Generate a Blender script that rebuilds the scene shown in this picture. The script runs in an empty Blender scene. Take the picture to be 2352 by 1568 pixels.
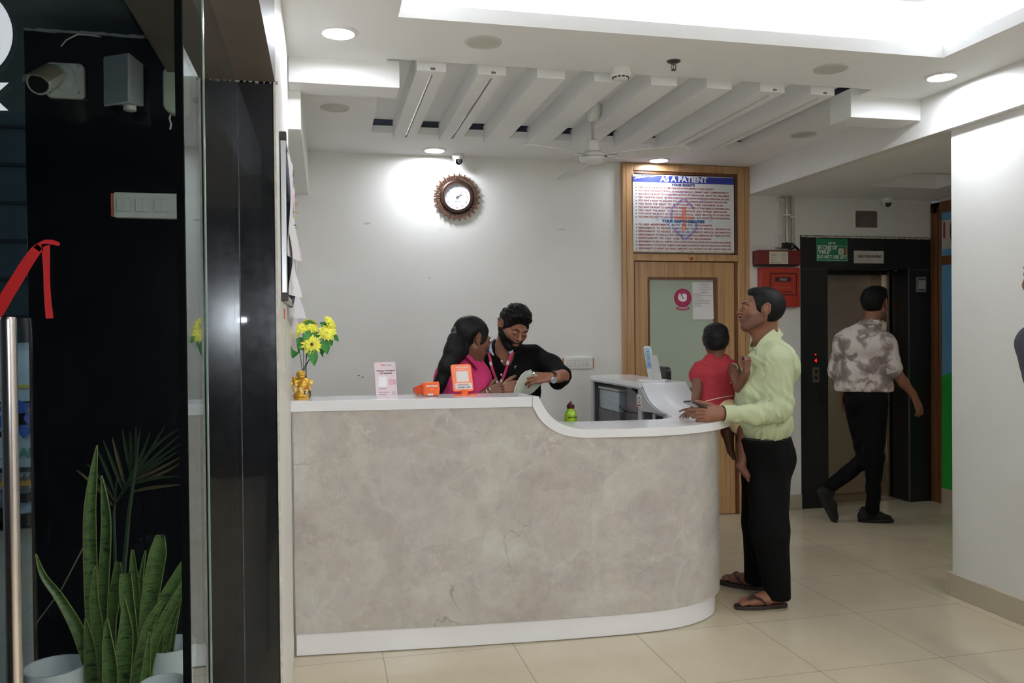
import bpy, bmesh, math, random
import numpy as np
from mathutils import Vector, Matrix, Euler
random.seed(7)
C = bpy.context.scene.collection
SC = bpy.context.scene
PI = math.pi
# ------------------------------------------------------------------ camera
FPX, CX, CY, CAMH = 1898.0, 1176.0, 784.0, 1.47
YAW, PITCH, ROLL = math.radians(12.8), math.radians(-0.62), math.radians(0.54)
fw = np.array([math.sin(YAW)*math.cos(PITCH), math.cos(YAW)*math.cos(PITCH), math.sin(PITCH)])
r0 = np.array([math.cos(YAW), -math.sin(YAW), 0.0]); u0 = np.cross(r0, fw)
cU = math.cos(ROLL)*u0 + math.sin(ROLL)*r0
cR = math.cos(ROLL)*r0 - math.sin(ROLL)*u0
CO = np.array([0.0, 0.0, CAMH])
cam = bpy.data.cameras.new('camera'); camo = bpy.data.objects.new('camera', cam); C.objects.link(camo)
cam.sensor_width = 36.0; cam.lens = 36.0*FPX/2352.0; cam.clip_start = 0.05; cam.clip_end = 200
mw = Matrix.Identity(4)
for i in range(3):
    mw[i][0] = cR[i]; mw[i][1] = cU[i]; mw[i][2] = -fw[i]; mw[i][3] = CO[i]
camo.matrix_world = mw
SC.camera = camo
# ------------------------------------------------------------------ exposure, world
SC.view_settings.view_transform = 'Standard'; SC.view_settings.look = 'None'
SC.view_settings.gamma = 1.0; SC.view_settings.use_curve_mapping = False
SC.view_settings.exposure = 0.34
SC.cycles.use_denoising = True
SC.cycles.max_bounces = 10; SC.cycles.diffuse_bounces = 5; SC.cycles.glossy_bounces = 5
SC.cycles.transparent_max_bounces = 12; SC.cycles.sample_clamp_indirect = 6.0
wd = bpy.data.worlds.new('world'); SC.world = wd; wd.use_nodes = True
wd.node_tree.nodes['Background'].inputs[0].default_value = (0.30, 0.42, 0.50, 1)
wd.node_tree.nodes['Background'].inputs[1].default_value = 0.32
# light levels
COVE_E, DOWN_E, FILL_E, FLASH_W, CORR_FILL_E, OUT_FILL_E = 34.0, 165.0, 50.0, 11.0, 24.0, 12.0
# camera flash (its mirror glint shows on the granite jamb beside the glass)
fl = bpy.data.lights.new('camera_flash', 'AREA'); fl.shape = 'RECTANGLE'; fl.size = 0.05; fl.size_y = 0.03
fl.energy = FLASH_W; fl.color = (0.85, 0.92, 1.0)
flo = bpy.data.objects.new('camera_flash', fl); C.objects.link(flo)
flo.matrix_world = mw.copy(); flo.location = Vector(CO + cU*0.10 - fw*0.05)

def ray(x, y): return fw + cR*(x-CX)/FPX - cU*(y-CY)/FPX
def at(x, y, Y): r = ray(x, y); return Vector(CO + r*(Y/r[1]))      # photo pixel at depth Y -> point
def atX(x, y, X): r = ray(x, y); return Vector(CO + r*(X/r[0]))
def atZ(x, y, z): r = ray(x, y); return Vector(CO + r*((z-CAMH)/r[2]))
# ------------------------------------------------------------------ materials
def lin(c):
    c = c/255.0
    return c/12.92 if c <= 0.04045 else ((c+0.055)/1.055)**2.4
def rgb(t): return (lin(t[0]), lin(t[1]), lin(t[2]), 1.0)
class NT:
    def __init__(s, name):
        s.m = bpy.data.materials.new(name); s.m.use_nodes = True
        s.t = s.m.node_tree; s.n = s.t.nodes; s.b = s.n['Principled BSDF']; s.out = s.n['Material Output']
    def add(s, kind, **kw):
        n = s.n.new(kind)
        for k, v in kw.items():
            if k[0] == '_': setattr(n, k[1:], v)
            else:
                key = k.replace('__', ' ')
                n.inputs[key if key in n.inputs else int(k[1:])].default_value = v
        return n
    def lk(s, a, b): s.t.links.new(a, b)
    def coord(s, which='Object'):
        return s.add('ShaderNodeTexCoord').outputs[which]
    def noise(s, scale, detail=4, rough=.55, dist=0, vec=None, sc=None):
        n = s.add('ShaderNodeTexNoise'); n.inputs['Scale'].default_value = scale; n.inputs['Detail'].default_value = detail
        n.inputs['Roughness'].default_value = rough; n.inputs['Distortion'].default_value = dist
        v = vec or s.coord()
        if sc:
            mp = s.add('ShaderNodeMapping'); mp.inputs['Scale'].default_value = sc; s.lk(v, mp.inputs[0]); v = mp.outputs[0]
        s.lk(v, n.inputs['Vector']); return n.outputs['Fac']
    def ramp(s, fac, stops, interp='LINEAR'):
        r = s.add('ShaderNodeValToRGB'); r.color_ramp.interpolation = interp
        e = r.color_ramp.elements
        while len(e) < len(stops): e.new(0.5)
        for i, (p, c) in enumerate(stops):
            e[i].position = p; e[i].color = c if len(c) == 4 else (*c, 1)
        s.lk(fac, r.inputs[0]); return r.outputs[0]
    def mix(s, f, a, b, blend='MIX'):
        m = s.add('ShaderNodeMix', _data_type='RGBA', _blend_type=blend)
        if isinstance(f, (int, float)): m.inputs[0].default_value = f
        else: s.lk(f, m.inputs[0])
        for v, i in ((a, 6), (b, 7)):
            if isinstance(v, tuple): m.inputs[i].default_value = v
            else: s.lk(v, m.inputs[i])
        return m.outputs[2]
    def math(s, op, a, b=None):
        m = s.add('ShaderNodeMath', _operation=op)
        for v, i in ((a, 0), (b, 1)):
            if v is None: continue
            if isinstance(v, (int, float)): m.inputs[i].default_value = v
            else: s.lk(v, m.inputs[i])
        return m.outputs[0]
    def bump(s, h, strength, dist=0.002):
        b = s.add('ShaderNodeBump'); b.inputs['Strength'].default_value = strength; b.inputs['Distance'].default_value = dist
        s.lk(h, b.inputs['Height']); s.lk(b.outputs[0], s.b.inputs['Normal'])
def mat(name, c, rough=.5, metal=0.0, spec=.5, var=.06, vs=6.0, bump=0.0, bs=60.0, coat=0.0, bd=0.002, sc=None, sss=0.0):
    t = NT(name); col = rgb(c)
    dk = tuple(max(0, v*(1-var)) for v in col[:3])+(1,); lt = tuple(min(1, v*(1+var)) for v in col[:3])+(1,)
    f = t.noise(vs, 4, sc=sc); t.lk(t.ramp(f, [(.3, dk), (.7, lt)]), t.b.inputs['Base Color'])
    t.b.inputs['Roughness'].default_value = rough; t.b.inputs['Metallic'].default_value = metal
    t.b.inputs['Specular IOR Level'].default_value = spec
    if coat: t.b.inputs['Coat Weight'].default_value = coat; t.b.inputs['Coat Roughness'].default_value = .05
    if sss: t.b.inputs['Subsurface Weight'].default_value = sss; t.b.inputs['Subsurface Radius'].default_value = (.012, .005, .003); t.b.inputs['Subsurface Scale'].default_value = .5
    if bump: t.bump(t.noise(bs, 5, sc=sc), bump, bd)
    return t.m
def emis(name, c, e):
    t = NT(name); t.b.inputs['Base Color'].default_value = rgb(c); t.b.inputs['Emission Color'].default_value = rgb(c)
    t.b.inputs['Emission Strength'].default_value = e; return t.m
def glassmat(name, tint, ior=1.5):
    t = NT(name); t.n.remove(t.b)
    tr = t.add('ShaderNodeBsdfTransparent'); tr.inputs[0].default_value = tint
    gl = t.add('ShaderNodeBsdfGlossy'); gl.inputs['Roughness'].default_value = 0.0; gl.inputs[0].default_value = (1, 1, 1, 1)
    g = t.add('ShaderNodeNewGeometry'); fr = t.add('ShaderNodeFresnel')
    iorv = t.math('ADD', t.math('MULTIPLY', g.outputs['Backfacing'], 1/ior-ior), ior); t.lk(iorv, fr.inputs['IOR'])
    mx = t.add('ShaderNodeMixShader'); t.lk(fr.outputs[0], mx.inputs[0]); t.lk(tr.outputs[0], mx.inputs[1]); t.lk(gl.outputs[0], mx.inputs[2])
    t.lk(mx.outputs[0], t.out.inputs['Surface']); return t.m
def m_wall():
    t = NT('painted plaster')
    n = t.noise(1.3, 6); n2 = t.noise(38, 3)
    c = t.ramp(n, [(.3, rgb((227, 226, 221))), (.7, rgb((234, 233, 229)))])
    # scuffs and stains with shapes of their own
    s = t.ramp(t.noise(5.5, 7, .62, 1.2), [(.70, (0, 0, 0)), (.76, (1, 1, 1))])
    s2 = t.math('MULTIPLY', s, .22)
    c = t.mix(s2, c, rgb((168, 158, 138)))
    t.lk(c, t.b.inputs['Base Color']); t.b.inputs['Roughness'].default_value = .42
    t.bump(n2, .08, .001); return t.m
def m_floor():
    t = NT('beige vitrified tiles')
    geo = t.coord(); sep = t.add('ShaderNodeSeparateXYZ'); t.lk(geo, sep.inputs[0])
    def line(o, off):
        v = t.math('DIVIDE', t.math('SUBTRACT', o, off), .607)
        f = t.math('FRACT', v); a = t.math('MINIMUM', f, t.math('SUBTRACT', 1.0, f))
        return t.math('LESS_THAN', a, .0022)
    ln = t.math('MAXIMUM', line(sep.outputs[0], .245-6.07), line(sep.outputs[1], 3.77-9.105))
    c = t.ramp(t.noise(2.2, 8, .65), [(.3, rgb((196, 184, 160))), (.7, rgb((206, 195, 172)))])
    sp = t.ramp(t.noise(160, 2), [(.60, (0, 0, 0)), (.72, (1, 1, 1))])
    c = t.mix(t.math('MULTIPLY', sp, .08), c, rgb((150, 140, 120)))
    sc = t.ramp(t.noise(9, 6, .6, .8), [(.69, (0, 0, 0)), (.75, (1, 1, 1))])
    c = t.mix(t.math('MULTIPLY', sc, .18), c, rgb((140, 128, 106)))
    c = t.mix(t.math('MULTIPLY', ln, .75), c, rgb((92, 82, 66)))
    t.lk(c, t.b.inputs['Base Color'])
    t.b.inputs['Roughness'].default_value = .16
    r = t.ramp(t.noise(3, 5), [(.3, (.13,)*3), (.7, (.24,)*3)]); t.lk(r, t.b.inputs['Roughness'])
    t.bump(ln, .3, -.0008); return t.m
def m_marble():
    t = NT('beige marble laminate')
    co = t.coord()
    n1 = t.noise(1.9, 12, .66, .5); n2 = t.noise(3.2, 10, .68, .6)
    c = t.ramp(n1, [(.32, rgb((166, 160, 155))), (.43, rgb((182, 174, 166))), (.50, rgb((178, 173, 170))), (.57, rgb((190, 184, 176))), (.68, rgb((202, 202, 198)))])
    gr = t.ramp(n2, [(.52, (0, 0, 0)), (.66, (1, 1, 1))]); c = t.mix(t.math('MULTIPLY', gr, .6), c, rgb((198, 199, 194)))
    vv = t.add('ShaderNodeTexVoronoi'); vv.inputs['Scale'].default_value = 5.5
    wv = t.add('ShaderNodeVectorMath', _operation='ADD'); nn = t.add('ShaderNodeTexNoise'); nn.inputs['Scale'].default_value = 4; nn.inputs['Detail'].default_value = 6; t.lk(co, nn.inputs['Vector'])
    ml = t.add('ShaderNodeVectorMath', _operation='SCALE'); ml.inputs['Scale'].default_value = .35; t.lk(nn.outputs['Color'], ml.inputs[0]); t.lk(co, wv.inputs[0]); t.lk(ml.outputs[0], wv.inputs[1]); t.lk(wv.outputs[0], vv.inputs['Vector'])
    bw = t.add('ShaderNodeRGBToBW'); t.lk(vv.outputs['Color'], bw.inputs[0])
    c = t.mix(.16, c, t.ramp(bw.outputs[0], [(.25, rgb((158, 150, 150))), (.5, rgb((184, 178, 168))), (.75, rgb((206, 206, 204)))]))
    def vein(scale, w, dist, det=3):
        n = t.noise(scale, det, .5, dist); a = t.math('ABSOLUTE', t.math('SUBTRACT', n, .5))
        return t.ramp(a, [(0, (1, 1, 1)), (w, (0, 0, 0))])
    m1 = t.ramp(t.noise(2.6, 4), [(.44, (0, 0, 0)), (.58, (1, 1, 1))]); m3 = t.noise(17, 10, .7, .3)
    c = t.mix(t.math('MULTIPLY', t.ramp(m3, [(.45, (0, 0, 0)), (.75, (1, 1, 1))]), .35), c, rgb((206, 204, 198))); c = t.mix(t.math('MULTIPLY', t.ramp(m3, [(.25, (1, 1, 1)), (.5, (0, 0, 0))]), .30), c, rgb((156, 148, 142)))
    def crack(scale, w, amt):
        v = t.add('ShaderNodeTexVoronoi', _feature='DISTANCE_TO_EDGE'); v.inputs['Scale'].default_value = scale
        w2 = t.add('ShaderNodeVectorMath', _operation='SCALE'); w2.inputs['Scale'].default_value = amt; t.lk(nn.outputs['Color'], w2.inputs[0]); w3 = t.add('ShaderNodeVectorMath', _operation='ADD'); t.lk(co, w3.inputs[0]); t.lk(w2.outputs[0], w3.inputs[1]); t.lk(w3.outputs[0], v.inputs['Vector'])
        return t.ramp(v.outputs['Distance'], [(0, (1, 1, 1)), (w, (0, 0, 0))])
    mA = t.ramp(t.noise(5.0, 5, .6), [(.48, (0, 0, 0)), (.60, (1, 1, 1))]); mB = t.ramp(t.noise(8.0, 5, .6), [(.50, (0, 0, 0)), (.60, (1, 1, 1))])
    c = t.mix(t.math('MULTIPLY', t.math('MULTIPLY', crack(5.0, .009, .26), mA), .50), c, rgb((228, 222, 212)))
    c = t.mix(t.math('MULTIPLY', t.math('MULTIPLY', crack(12.0, .018, .18), mB), .38), c, rgb((226, 220, 210)))
    c = t.mix(t.math('MULTIPLY', t.math('MULTIPLY', crack(2.6, .05, .30), m1), .30), c, rgb((212, 211, 206)))
    m2 = t.ramp(t.noise(1.9, 3), [(.55, (0, 0, 0)), (.62, (1, 1, 1))])
    c = t.mix(t.math('MULTIPLY', t.math('MULTIPLY', vein(2.1, .0022, .5, 4), m2), .6), c, rgb((112, 100, 86)))
    t.lk(c, t.b.inputs['Base Color']); t.b.inputs['Roughness'].default_value = .34; return t.m
def m_granite(name, base, fleck, rough, amt=.6, cloud=.12):
    t = NT(name)
    n = t.noise(260, 3, .7); n2 = t.noise(14, 6, .7)
    f = t.ramp(n, [(.60, (0, 0, 0)), (.72, (1, 1, 1))]); f2 = t.ramp(n2, [(.45, (0, 0, 0)), (.75, (1, 1, 1))])
    c = t.mix(t.math('MULTIPLY', f2, cloud), rgb(base), rgb(tuple(v*1.6+8 for v in base)))
    c = t.mix(t.math('MULTIPLY', f, amt), c, rgb(fleck))
    t.lk(c, t.b.inputs['Base Color'])
    r = t.ramp(t.noise(22, 5, .7), [(.35, (rough,)*3), (.7, (rough*1.35,)*3)]); t.lk(r, t.b.inputs['Roughness'])
    t.b.inputs['Specular IOR Level'].default_value = .5
    return t.m
def m_wood(name, a, b, axis=2, rough=.35, scale=1.0):
    t = NT(name)
    sc = [34*scale, 34*scale, 34*scale]; sc[axis] = 1.3*scale
    n = t.noise(1.0, 6, .6, .6, sc=tuple(sc)); sc2 = [120, 120, 120]; sc2[axis] = 4; n2 = t.noise(1.0, 3, .6, sc=tuple(sc2))
    c = t.ramp(n, [(.30, rgb(a)), (.5, rgb(b)), (.72, rgb(tuple(min(255, v*1.09) for v in b)))])
    c = t.mix(t.math('MULTIPLY', n2, .14), c, rgb(tuple(v*.6 for v in a)))
    t.lk(c, t.b.inputs['Base Color']); t.b.inputs['Roughness'].default_value = rough
    t.bump(n2, .1, .0006); return t.m
def m_steel(name, c=(150, 146, 140), rough=.3, axis=2):
    t = NT(name); sc = [6, 6, 6]; sc[axis] = 6
    hz = [3.0, 3.0, 400.0] if axis != 2 else [400.0, 400.0, 2.0]
    n = t.noise(1.0, 3, .6, sc=tuple(hz))
    t.lk(t.ramp(n, [(.3, rgb(tuple(v*.92 for v in c))), (.7, rgb(tuple(min(255, v*1.06) for v in c)))]), t.b.inputs['Base Color'])
    t.b.inputs['Metallic'].default_value = 1.0; t.b.inputs['Roughness'].default_value = rough
    t.bump(n, .05, .0004); return t.m
MW = m_wall(); MCEIL = mat('white ceiling paint', (240, 240, 238), .6, var=.02, vs=2, bump=.04, bs=40)
MFLOOR = m_floor(); MMARB = m_marble()
MLAM = mat('white gloss laminate', (240, 241, 245), .16, var=.015, vs=1.5, coat=.3)
MLAMG = mat('grey laminate', (176, 178, 178), .35, var=.03)
MSKIRT = mat('beige skirting tile', (186, 175, 154), .3, var=.06, vs=5)
MGRAN = m_granite('black granite', (8, 10, 17), (56, 66, 98), .16, .3)
for _l in [l for l in MGRAN.node_tree.links if l.to_socket.name == 'Roughness']: pass
MGRAN.node_tree.nodes['Principled BSDF'].inputs['Coat Weight'].default_value = .8; MGRAN.node_tree.nodes['Principled BSDF'].inputs['Coat Roughness'].default_value = .03
MGRAN2 = m_granite('flamed black granite', (17, 17, 19), (66, 66, 72), .38, .6, .4)
MSOFF = mat('brown stone soffit', (96, 86, 76), .5, var=.12, vs=8, bump=.1)
MWOOD = m_wood('teak door wood', (160, 122, 82), (186, 146, 102))
MWOODH = m_wood('teak rail wood', (160, 122, 82), (186, 146, 102), 0)
MWOODD = m_wood('dark brown bead wood', (84, 50, 28), (108, 68, 40))
MWOODR = m_wood('reddish frame wood', (96, 58, 34), (126, 80, 48))
MSTEEL = m_steel('brushed steel', (196, 178, 162), .52, 0)
MSTEEL.node_tree.nodes['Principled BSDF'].inputs['Metallic'].default_value = .8
MCHROME = mat('polished steel', (200, 198, 196), .12, 1.0, var=.03)
MPOLE = m_steel('satin steel tube', (196, 190, 190), .22)
MBLACK = mat('black plastic', (14, 14, 15), .4, var=.2)
MRUB = mat('black rubber gasket', (4, 4, 5), .8, spec=.05, var=.2)
MWHITE = mat('white plastic', (226, 226, 222), .32, var=.02)
MOFFW = mat('aged white plastic', (196, 196, 188), .45, var=.05)
MGREYP = mat('grey speaker plastic', (150, 154, 158), .5, var=.08)
MORANGE = mat('orange plastic', (234, 104, 48), .3, var=.05)
MGL = glassmat('clear glass', (.93, .96, .95, 1)); MGLD = glassmat('tinted door glass', (.86, .90, .91, 1))
MEDGE = mat('green glass edge', (92, 112, 100), .15, var=.1, spec=.6)
MREDST = mat('red vinyl sticker', (142, 8, 10), .4, var=.03)
MWHST = mat('white vinyl sticker', (225, 232, 240), .5, var=.03)
MPAPER = mat('white paper', (228, 226, 226), .8, var=.03)
MINK = mat('dark ink', (40, 38, 42), .7); MINKR = mat('red print', (160, 52, 56), .6); MINKB = mat('navy print', (44, 40, 100), .6)
MINKO = mat('white print', (235, 235, 235), .6)
MREDB = mat('red enamel', (164, 48, 34), .35, var=.08); MREDD = mat('dark red enamel', (108, 24, 24), .35, var=.08)
# ------------------------------------------------------------------ builders
class MB:
    def __init__(s): s.bm = bmesh.new()
    def box(s, x0, x1, y0, y1, z0, z1, M=None):
        v = [s.bm.verts.new(Vector(p) if M is None else M @ Vector(p)) for p in
             [(x0,y0,z0),(x1,y0,z0),(x1,y1,z0),(x0,y1,z0),(x0,y0,z1),(x1,y0,z1),(x1,y1,z1),(x0,y1,z1)]]
        for f in [(3,2,1,0),(4,5,6,7),(0,1,5,4),(1,2,6,5),(2,3,7,6),(3,0,4,7)]: s.bm.faces.new([v[i] for i in f])
        return s
    def rbox(s, x0, x1, y0, y1, z0, z1, r, axis='y', seg=5, M=None):
        # rounded rectangle prism, rounded in the plane normal to axis
        def rr(a0, a1, b0, b1):
            pts = []
            for (ca, cb, st) in ((a1-r, b1-r, 0), (a0+r, b1-r, 1), (a0+r, b0+r, 2), (a1-r, b0+r, 3)):
                for k in range(seg+1):
                    t = (st + k/seg)*PI/2; pts.append((ca+r*math.cos(t), cb+r*math.sin(t)))
            return pts
        if axis == 'y': P = rr(x0, x1, z0, z1); f = lambda p, w: (p[0], w, p[1]); w0, w1 = y0, y1
        elif axis == 'x': P = rr(y0, y1, z0, z1); f = lambda p, w: (w, p[0], p[1]); w0, w1 = x0, x1
        else: P = rr(x0, x1, y0, y1); f = lambda p, w: (p[0], p[1], w); w0, w1 = z0, z1
        return s.prism([f(p, w0) for p in P], [f(p, w1) for p in P], M)
    def prism(s, A, B, M=None):
        M = M or Matrix.Identity(4)
        a = [s.bm.verts.new(M @ Vector(p)) for p in A]; b = [s.bm.verts.new(M @ Vector(p)) for p in B]; n = len(a)
        s.bm.faces.new(a[::-1]); s.bm.faces.new(b)
        for i in range(n): s.bm.faces.new([a[i], a[(i+1) % n], b[(i+1) % n], b[i]])
        return s
    def poly(s, P, M=None):
        M = M or Matrix.Identity(4); s.bm.faces.new([s.bm.verts.new(M @ Vector(p)) for p in P]); return s
    def lathe(s, prof, M=None, n=32, caps=True):
        M = M or Matrix.Identity(4); rings = []
        for (r, z) in prof:
            rings.append([s.bm.verts.new(M @ Vector((max(r, 1e-5)*math.cos(2*PI*k/n), max(r, 1e-5)*math.sin(2*PI*k/n), z))) for k in range(n)])
        for a, b in zip(rings, rings[1:]):
            for k in range(n): s.bm.faces.new([a[k], a[(k+1) % n], b[(k+1) % n], b[k]])
        if caps: s.bm.faces.new(rings[0][::-1]); s.bm.faces.new(rings[-1])
        return s
    def tube(s, pts, rad, n=8, caps=True, flat=1.0, up=None):
        pts = [Vector(p) for p in pts]; m = len(pts)
        rad = rad if isinstance(rad, (list, tuple)) else [rad]*m
        rings = []; ref = Vector(up) if up else Vector((0.13, .21, 1))
        for i, p in enumerate(pts):
            t = (pts[min(i+1, m-1)] - pts[max(i-1, 0)]).normalized()
            a = t.cross(ref)
            if a.length < 1e-3: a = t.cross(Vector((1, 0, 0)))
            a.normalize(); b = a.cross(t)
            if not up: ref = b
            rings.append([s.bm.verts.new(p + a*rad[i]*math.cos(2*PI*k/n) + b*rad[i]*flat*math.sin(2*PI*k/n)) for k in range(n)])
        for a, b in zip(rings, rings[1:]):
            for k in range(n): s.bm.faces.new([a[k], a[(k+1) % n], b[(k+1) % n], b[k]])
        if caps: s.bm.faces.new(rings[0][::-1]); s.bm.faces.new(rings[-1])
        return s
    def grid(s, P, thick=0.0, closed=False):
        # P: rows of points; thick>0 gives the sheet thickness along its normals
        V = [[Vector(p) for p in r] for r in P]; R = len(V); K = len(V[0])
        def nrm(i, j):
            u = V[min(i+1, R-1)][j]-V[max(i-1, 0)][j]; w = V[i][min(j+1, K-1)]-V[i][max(j-1, 0)]
            n = u.cross(w); return n.normalized() if n.length > 1e-12 else Vector((0, 0, 1))
        A = [[s.bm.verts.new(V[i][j]) for j in range(K)] for i in range(R)]
        B = [[s.bm.verts.new(V[i][j]+nrm(i, j)*thick) for j in range(K)] for i in range(R)] if thick else None
        for i in range(R-1):
            for j in range(K-1):
                s.bm.faces.new([A[i][j], A[i][j+1], A[i+1][j+1], A[i+1][j]])
                if B: s.bm.faces.new([B[i][j], B[i+1][j], B[i+1][j+1], B[i][j+1]])
        if B:
            for i in range(R-1):
                s.bm.faces.new([A[i][0], A[i+1][0], B[i+1][0], B[i][0]]); s.bm.faces.new([A[i][K-1], B[i][K-1], B[i+1][K-1], A[i+1][K-1]])
            for j in range(K-1):
                s.bm.faces.new([A[0][j], B[0][j], B[0][j+1], A[0][j+1]]); s.bm.faces.new([A[R-1][j], A[R-1][j+1], B[R-1][j+1], B[R-1][j]])
        return s
    def obj(s, name, m, parent=None, smooth=False, bevel=0.0, ang=35, seg=2):
        bmesh.ops.recalc_face_normals(s.bm, faces=s.bm.faces)
        me = bpy.data.meshes.new(name); s.bm.to_mesh(me); s.bm.free()
        return mkobj(name, me, m, parent, smooth, bevel, ang, seg)
def mkobj(name, me, m, parent=None, smooth=False, bevel=0.0, ang=35, seg=2):
    o = bpy.data.objects.new(name, me); C.objects.link(o)
    for k in (m if isinstance(m, (list, tuple)) else [m]): me.materials.append(k)
    if parent:
        o.parent = parent
        o.matrix_parent_inverse = PINV.get(parent.name, Matrix.Identity(4))
    if bevel:
        b = o.modifiers.new('bevel', 'BEVEL'); b.width = bevel; b.segments = seg; b.limit_method = 'ANGLE'; b.angle_limit = .6
        smooth = True
    if smooth:
        for p in me.polygons: p.use_smooth = True
        if ang < 180: me.set_sharp_from_angle(angle=math.radians(ang))
    return o
PINV = {}
def thing(name, label, cat, loc=(0, 0, 0), group=None):
    o = bpy.data.objects.new(name, None); C.objects.link(o); o.location = loc; o.empty_display_size = .05
    o['label'] = label; o['category'] = cat
    if group: o['group'] = group
    PINV[o.name] = Matrix.Translation(Vector(loc)).inverted()     # parts are modelled in world coordinates
    return o
def tag(o, label, cat, group=None):
    o['label'] = label; o['category'] = cat
    if group: o['group'] = group
    return o
def struct(o): o['kind'] = 'structure'; return o
def text(body, size, M, m, name='lettering', parent=None, align='CENTER', bold=0.0, ext=.0004, width=None, items=None):
    """lettering as mesh; items: list of (body, size, x, y, align, bold, width) laid out in the plane of M (x right, y up)"""
    items = items or [(body, size, 0, 0, align, bold, width)]
    bm = bmesh.new()
    for (bd, sz, x, y, al, bo, wid) in items:
        cu = bpy.data.curves.new('t', 'FONT'); cu.body = bd; cu.size = sz; cu.align_x = al; cu.align_y = 'CENTER'; cu.offset = bo; cu.extrude = ext; cu.resolution_u = 3
        to = bpy.data.objects.new('t', cu); C.objects.link(to); dg = bpy.context.evaluated_depsgraph_get(); dg.update()
        me = bpy.data.meshes.new_from_object(to.evaluated_get(dg))
        n0 = len(bm.verts); bm.from_mesh(me); bm.verts.ensure_lookup_table(); vs = bm.verts[n0:]
        if wid and vs:
            xs = [v.co.x for v in vs]; w = max(xs)-min(xs); k = wid/w if w > 0 else 1
            for v in vs: v.co.x *= k
        for v in vs: v.co.x += x; v.co.y += y
        bpy.data.objects.remove(to); bpy.data.meshes.remove(me); bpy.data.curves.remove(cu)
    bmesh.ops.transform(bm, matrix=M, verts=bm.verts)
    me = bpy.data.meshes.new(name); bm.to_mesh(me); bm.free()
    return mkobj(name, me, m, parent)
def wordbars(items, M, m, name='print_line', parent=None, seed=1, h=.002):
    """rows of small printed words too fine to read: (x0, x1, y) in the plane of M"""
    rs = random.Random(seed); b = MB()
    for x0, x1, y in items:
        x = x0
        while x < x1-1e-4:
            w = min(rs.uniform(2.5, 7)*h, x1-x); b.box(x, x+w, y-h/2, y+h/2, 0, .0003, M); x += w+h*.8
    return b.obj(name, m, parent)
def frontal(x, y, z):       # text plane facing -Y (towards the camera) : local x->X, y->Z, z->-Y
    return Matrix(((1, 0, 0, x), (0, 0, -1, y), (0, 1, 0, z), (0, 0, 0, 1)))
def basis(o, ex, ey, ez):
    M = Matrix.Identity(4)
    for i in range(3): M[i][0] = ex[i]; M[i][1] = ey[i]; M[i][2] = ez[i]; M[i][3] = o[i]
    return M
def track(o, z, up=(0, 0, 1)):    # matrix whose z axis points along z
    z = Vector(z).normalized(); x = Vector(up).cross(z)
    if x.length < 1e-4: x = Vector((1, 0, 0))
    x.normalize(); return basis(o, x, z.cross(x), z)
# ================================================================== THE SETTING
BACK, CEIL, LOWC = 6.07, 2.776, 2.555
MDARKREF = mat('reflection darkening wall', (38, 40, 42), .6)  # dark tone picked so unseen surfaces stay black in glass and granite reflections
struct(MB().box(-6, 5.4, -3.2, 9.5, -.06, 0).obj('floor', MFLOOR))
# --- main ceiling with cove opening and slatted recess
X0, X1 = -2.6, 3.33
cx0, cx1, cy0, cy1 = .313, 2.928, .35, 3.44       # cove opening
rx0, rx1, ry0, ry1 = .31, 2.93, 3.97, 5.43        # slatted recess
c = MB(); t = CEIL+.02
c.box(-.28, X1, 3.44, ry0, CEIL, t); c.box(X0, cx0, -3.2, cy1, CEIL, t) if False else None
c.box(-.44, cx0, -3.2, 1.5, CEIL, t); c.box(-.28, cx0, 1.5, cy1, CEIL, t)
c.box(cx1, X1, -3.2, cy1, CEIL, t); c.box(cx0, cx1, -3.2, cy0, CEIL, t)
c.box(-.28, rx0, ry0, ry1, CEIL, t); c.box(rx1, X1, ry0, ry1, CEIL, t); c.box(-.28, X1, ry1, 6.1, CEIL, t)
# recess: low side walls, inset slab above
for a in ((rx0-.02, rx0, ry0, ry1, t, 2.85), (rx1, rx1+.02, ry0, ry1, t, 2.838), (rx0, rx1, ry1, ry1+.02, t, 2.822), (rx0, rx1, ry0-.02, ry0, t, 2.9)): c.box(*a)
c.box(rx0-.02, rx1-.05, ry0, ry1-.05, 2.85, 2.87)
# cove: fascia, ledge, upper slab, dropped island
for a in ((cx0-.02, cx0, cy0, cy1, t, 2.838), (cx1, cx1+.02, cy0, cy1, t, 2.838), (cx0, cx1, cy1, cy1+.02, t, 2.838), (cx0, cx1, cy0-.02, cy0, t, 2.838)): c.box(*a)
for a in ((cx0-.2, cx0-.02, cy0-.2, cy1+.2), (cx1+.02, cx1+.2, cy0-.2, cy1+.2), (cx0-.02, cx1+.02, cy1+.02, cy1+.2), (cx0-.02, cx1+.02, cy0-.2, cy0-.02)): c.box(*a, t, CEIL+.03)
for a in ((cx0-.22, cx0-.2, cy0-.2, cy1+.2), (cx1+.2, cx1+.22, cy0-.2, cy1+.2), (cx0-.2, cx1+.2, cy1+.2, cy1+.22), (cx0-.2, cx1+.2, cy0-.22, cy0-.2)): c.box(*a, t, 3.0)
c.box(cx0-.22, cx1+.22, cy0-.22, cy1+.22, 3.0, 3.03)
ceil_o = struct(c.obj('ceiling', MCEIL))
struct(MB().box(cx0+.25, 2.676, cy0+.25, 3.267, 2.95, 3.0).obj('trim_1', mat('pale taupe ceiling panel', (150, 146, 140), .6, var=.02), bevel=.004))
# dark plenum above the recess slots
struct(MB().box(rx0-.05, rx1+.12, ry0-.05, ry1+.12, 3.05, 3.08).box(rx1+.1, rx1+.12, ry0, ry1+.12, CEIL+.02, 3.08).box(rx0, rx1+.1, ry1+.1, ry1+.12, CEIL+.02, 3.08).obj('trim_2', mat('dark plenum board', (120, 120, 134), .9)))
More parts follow.
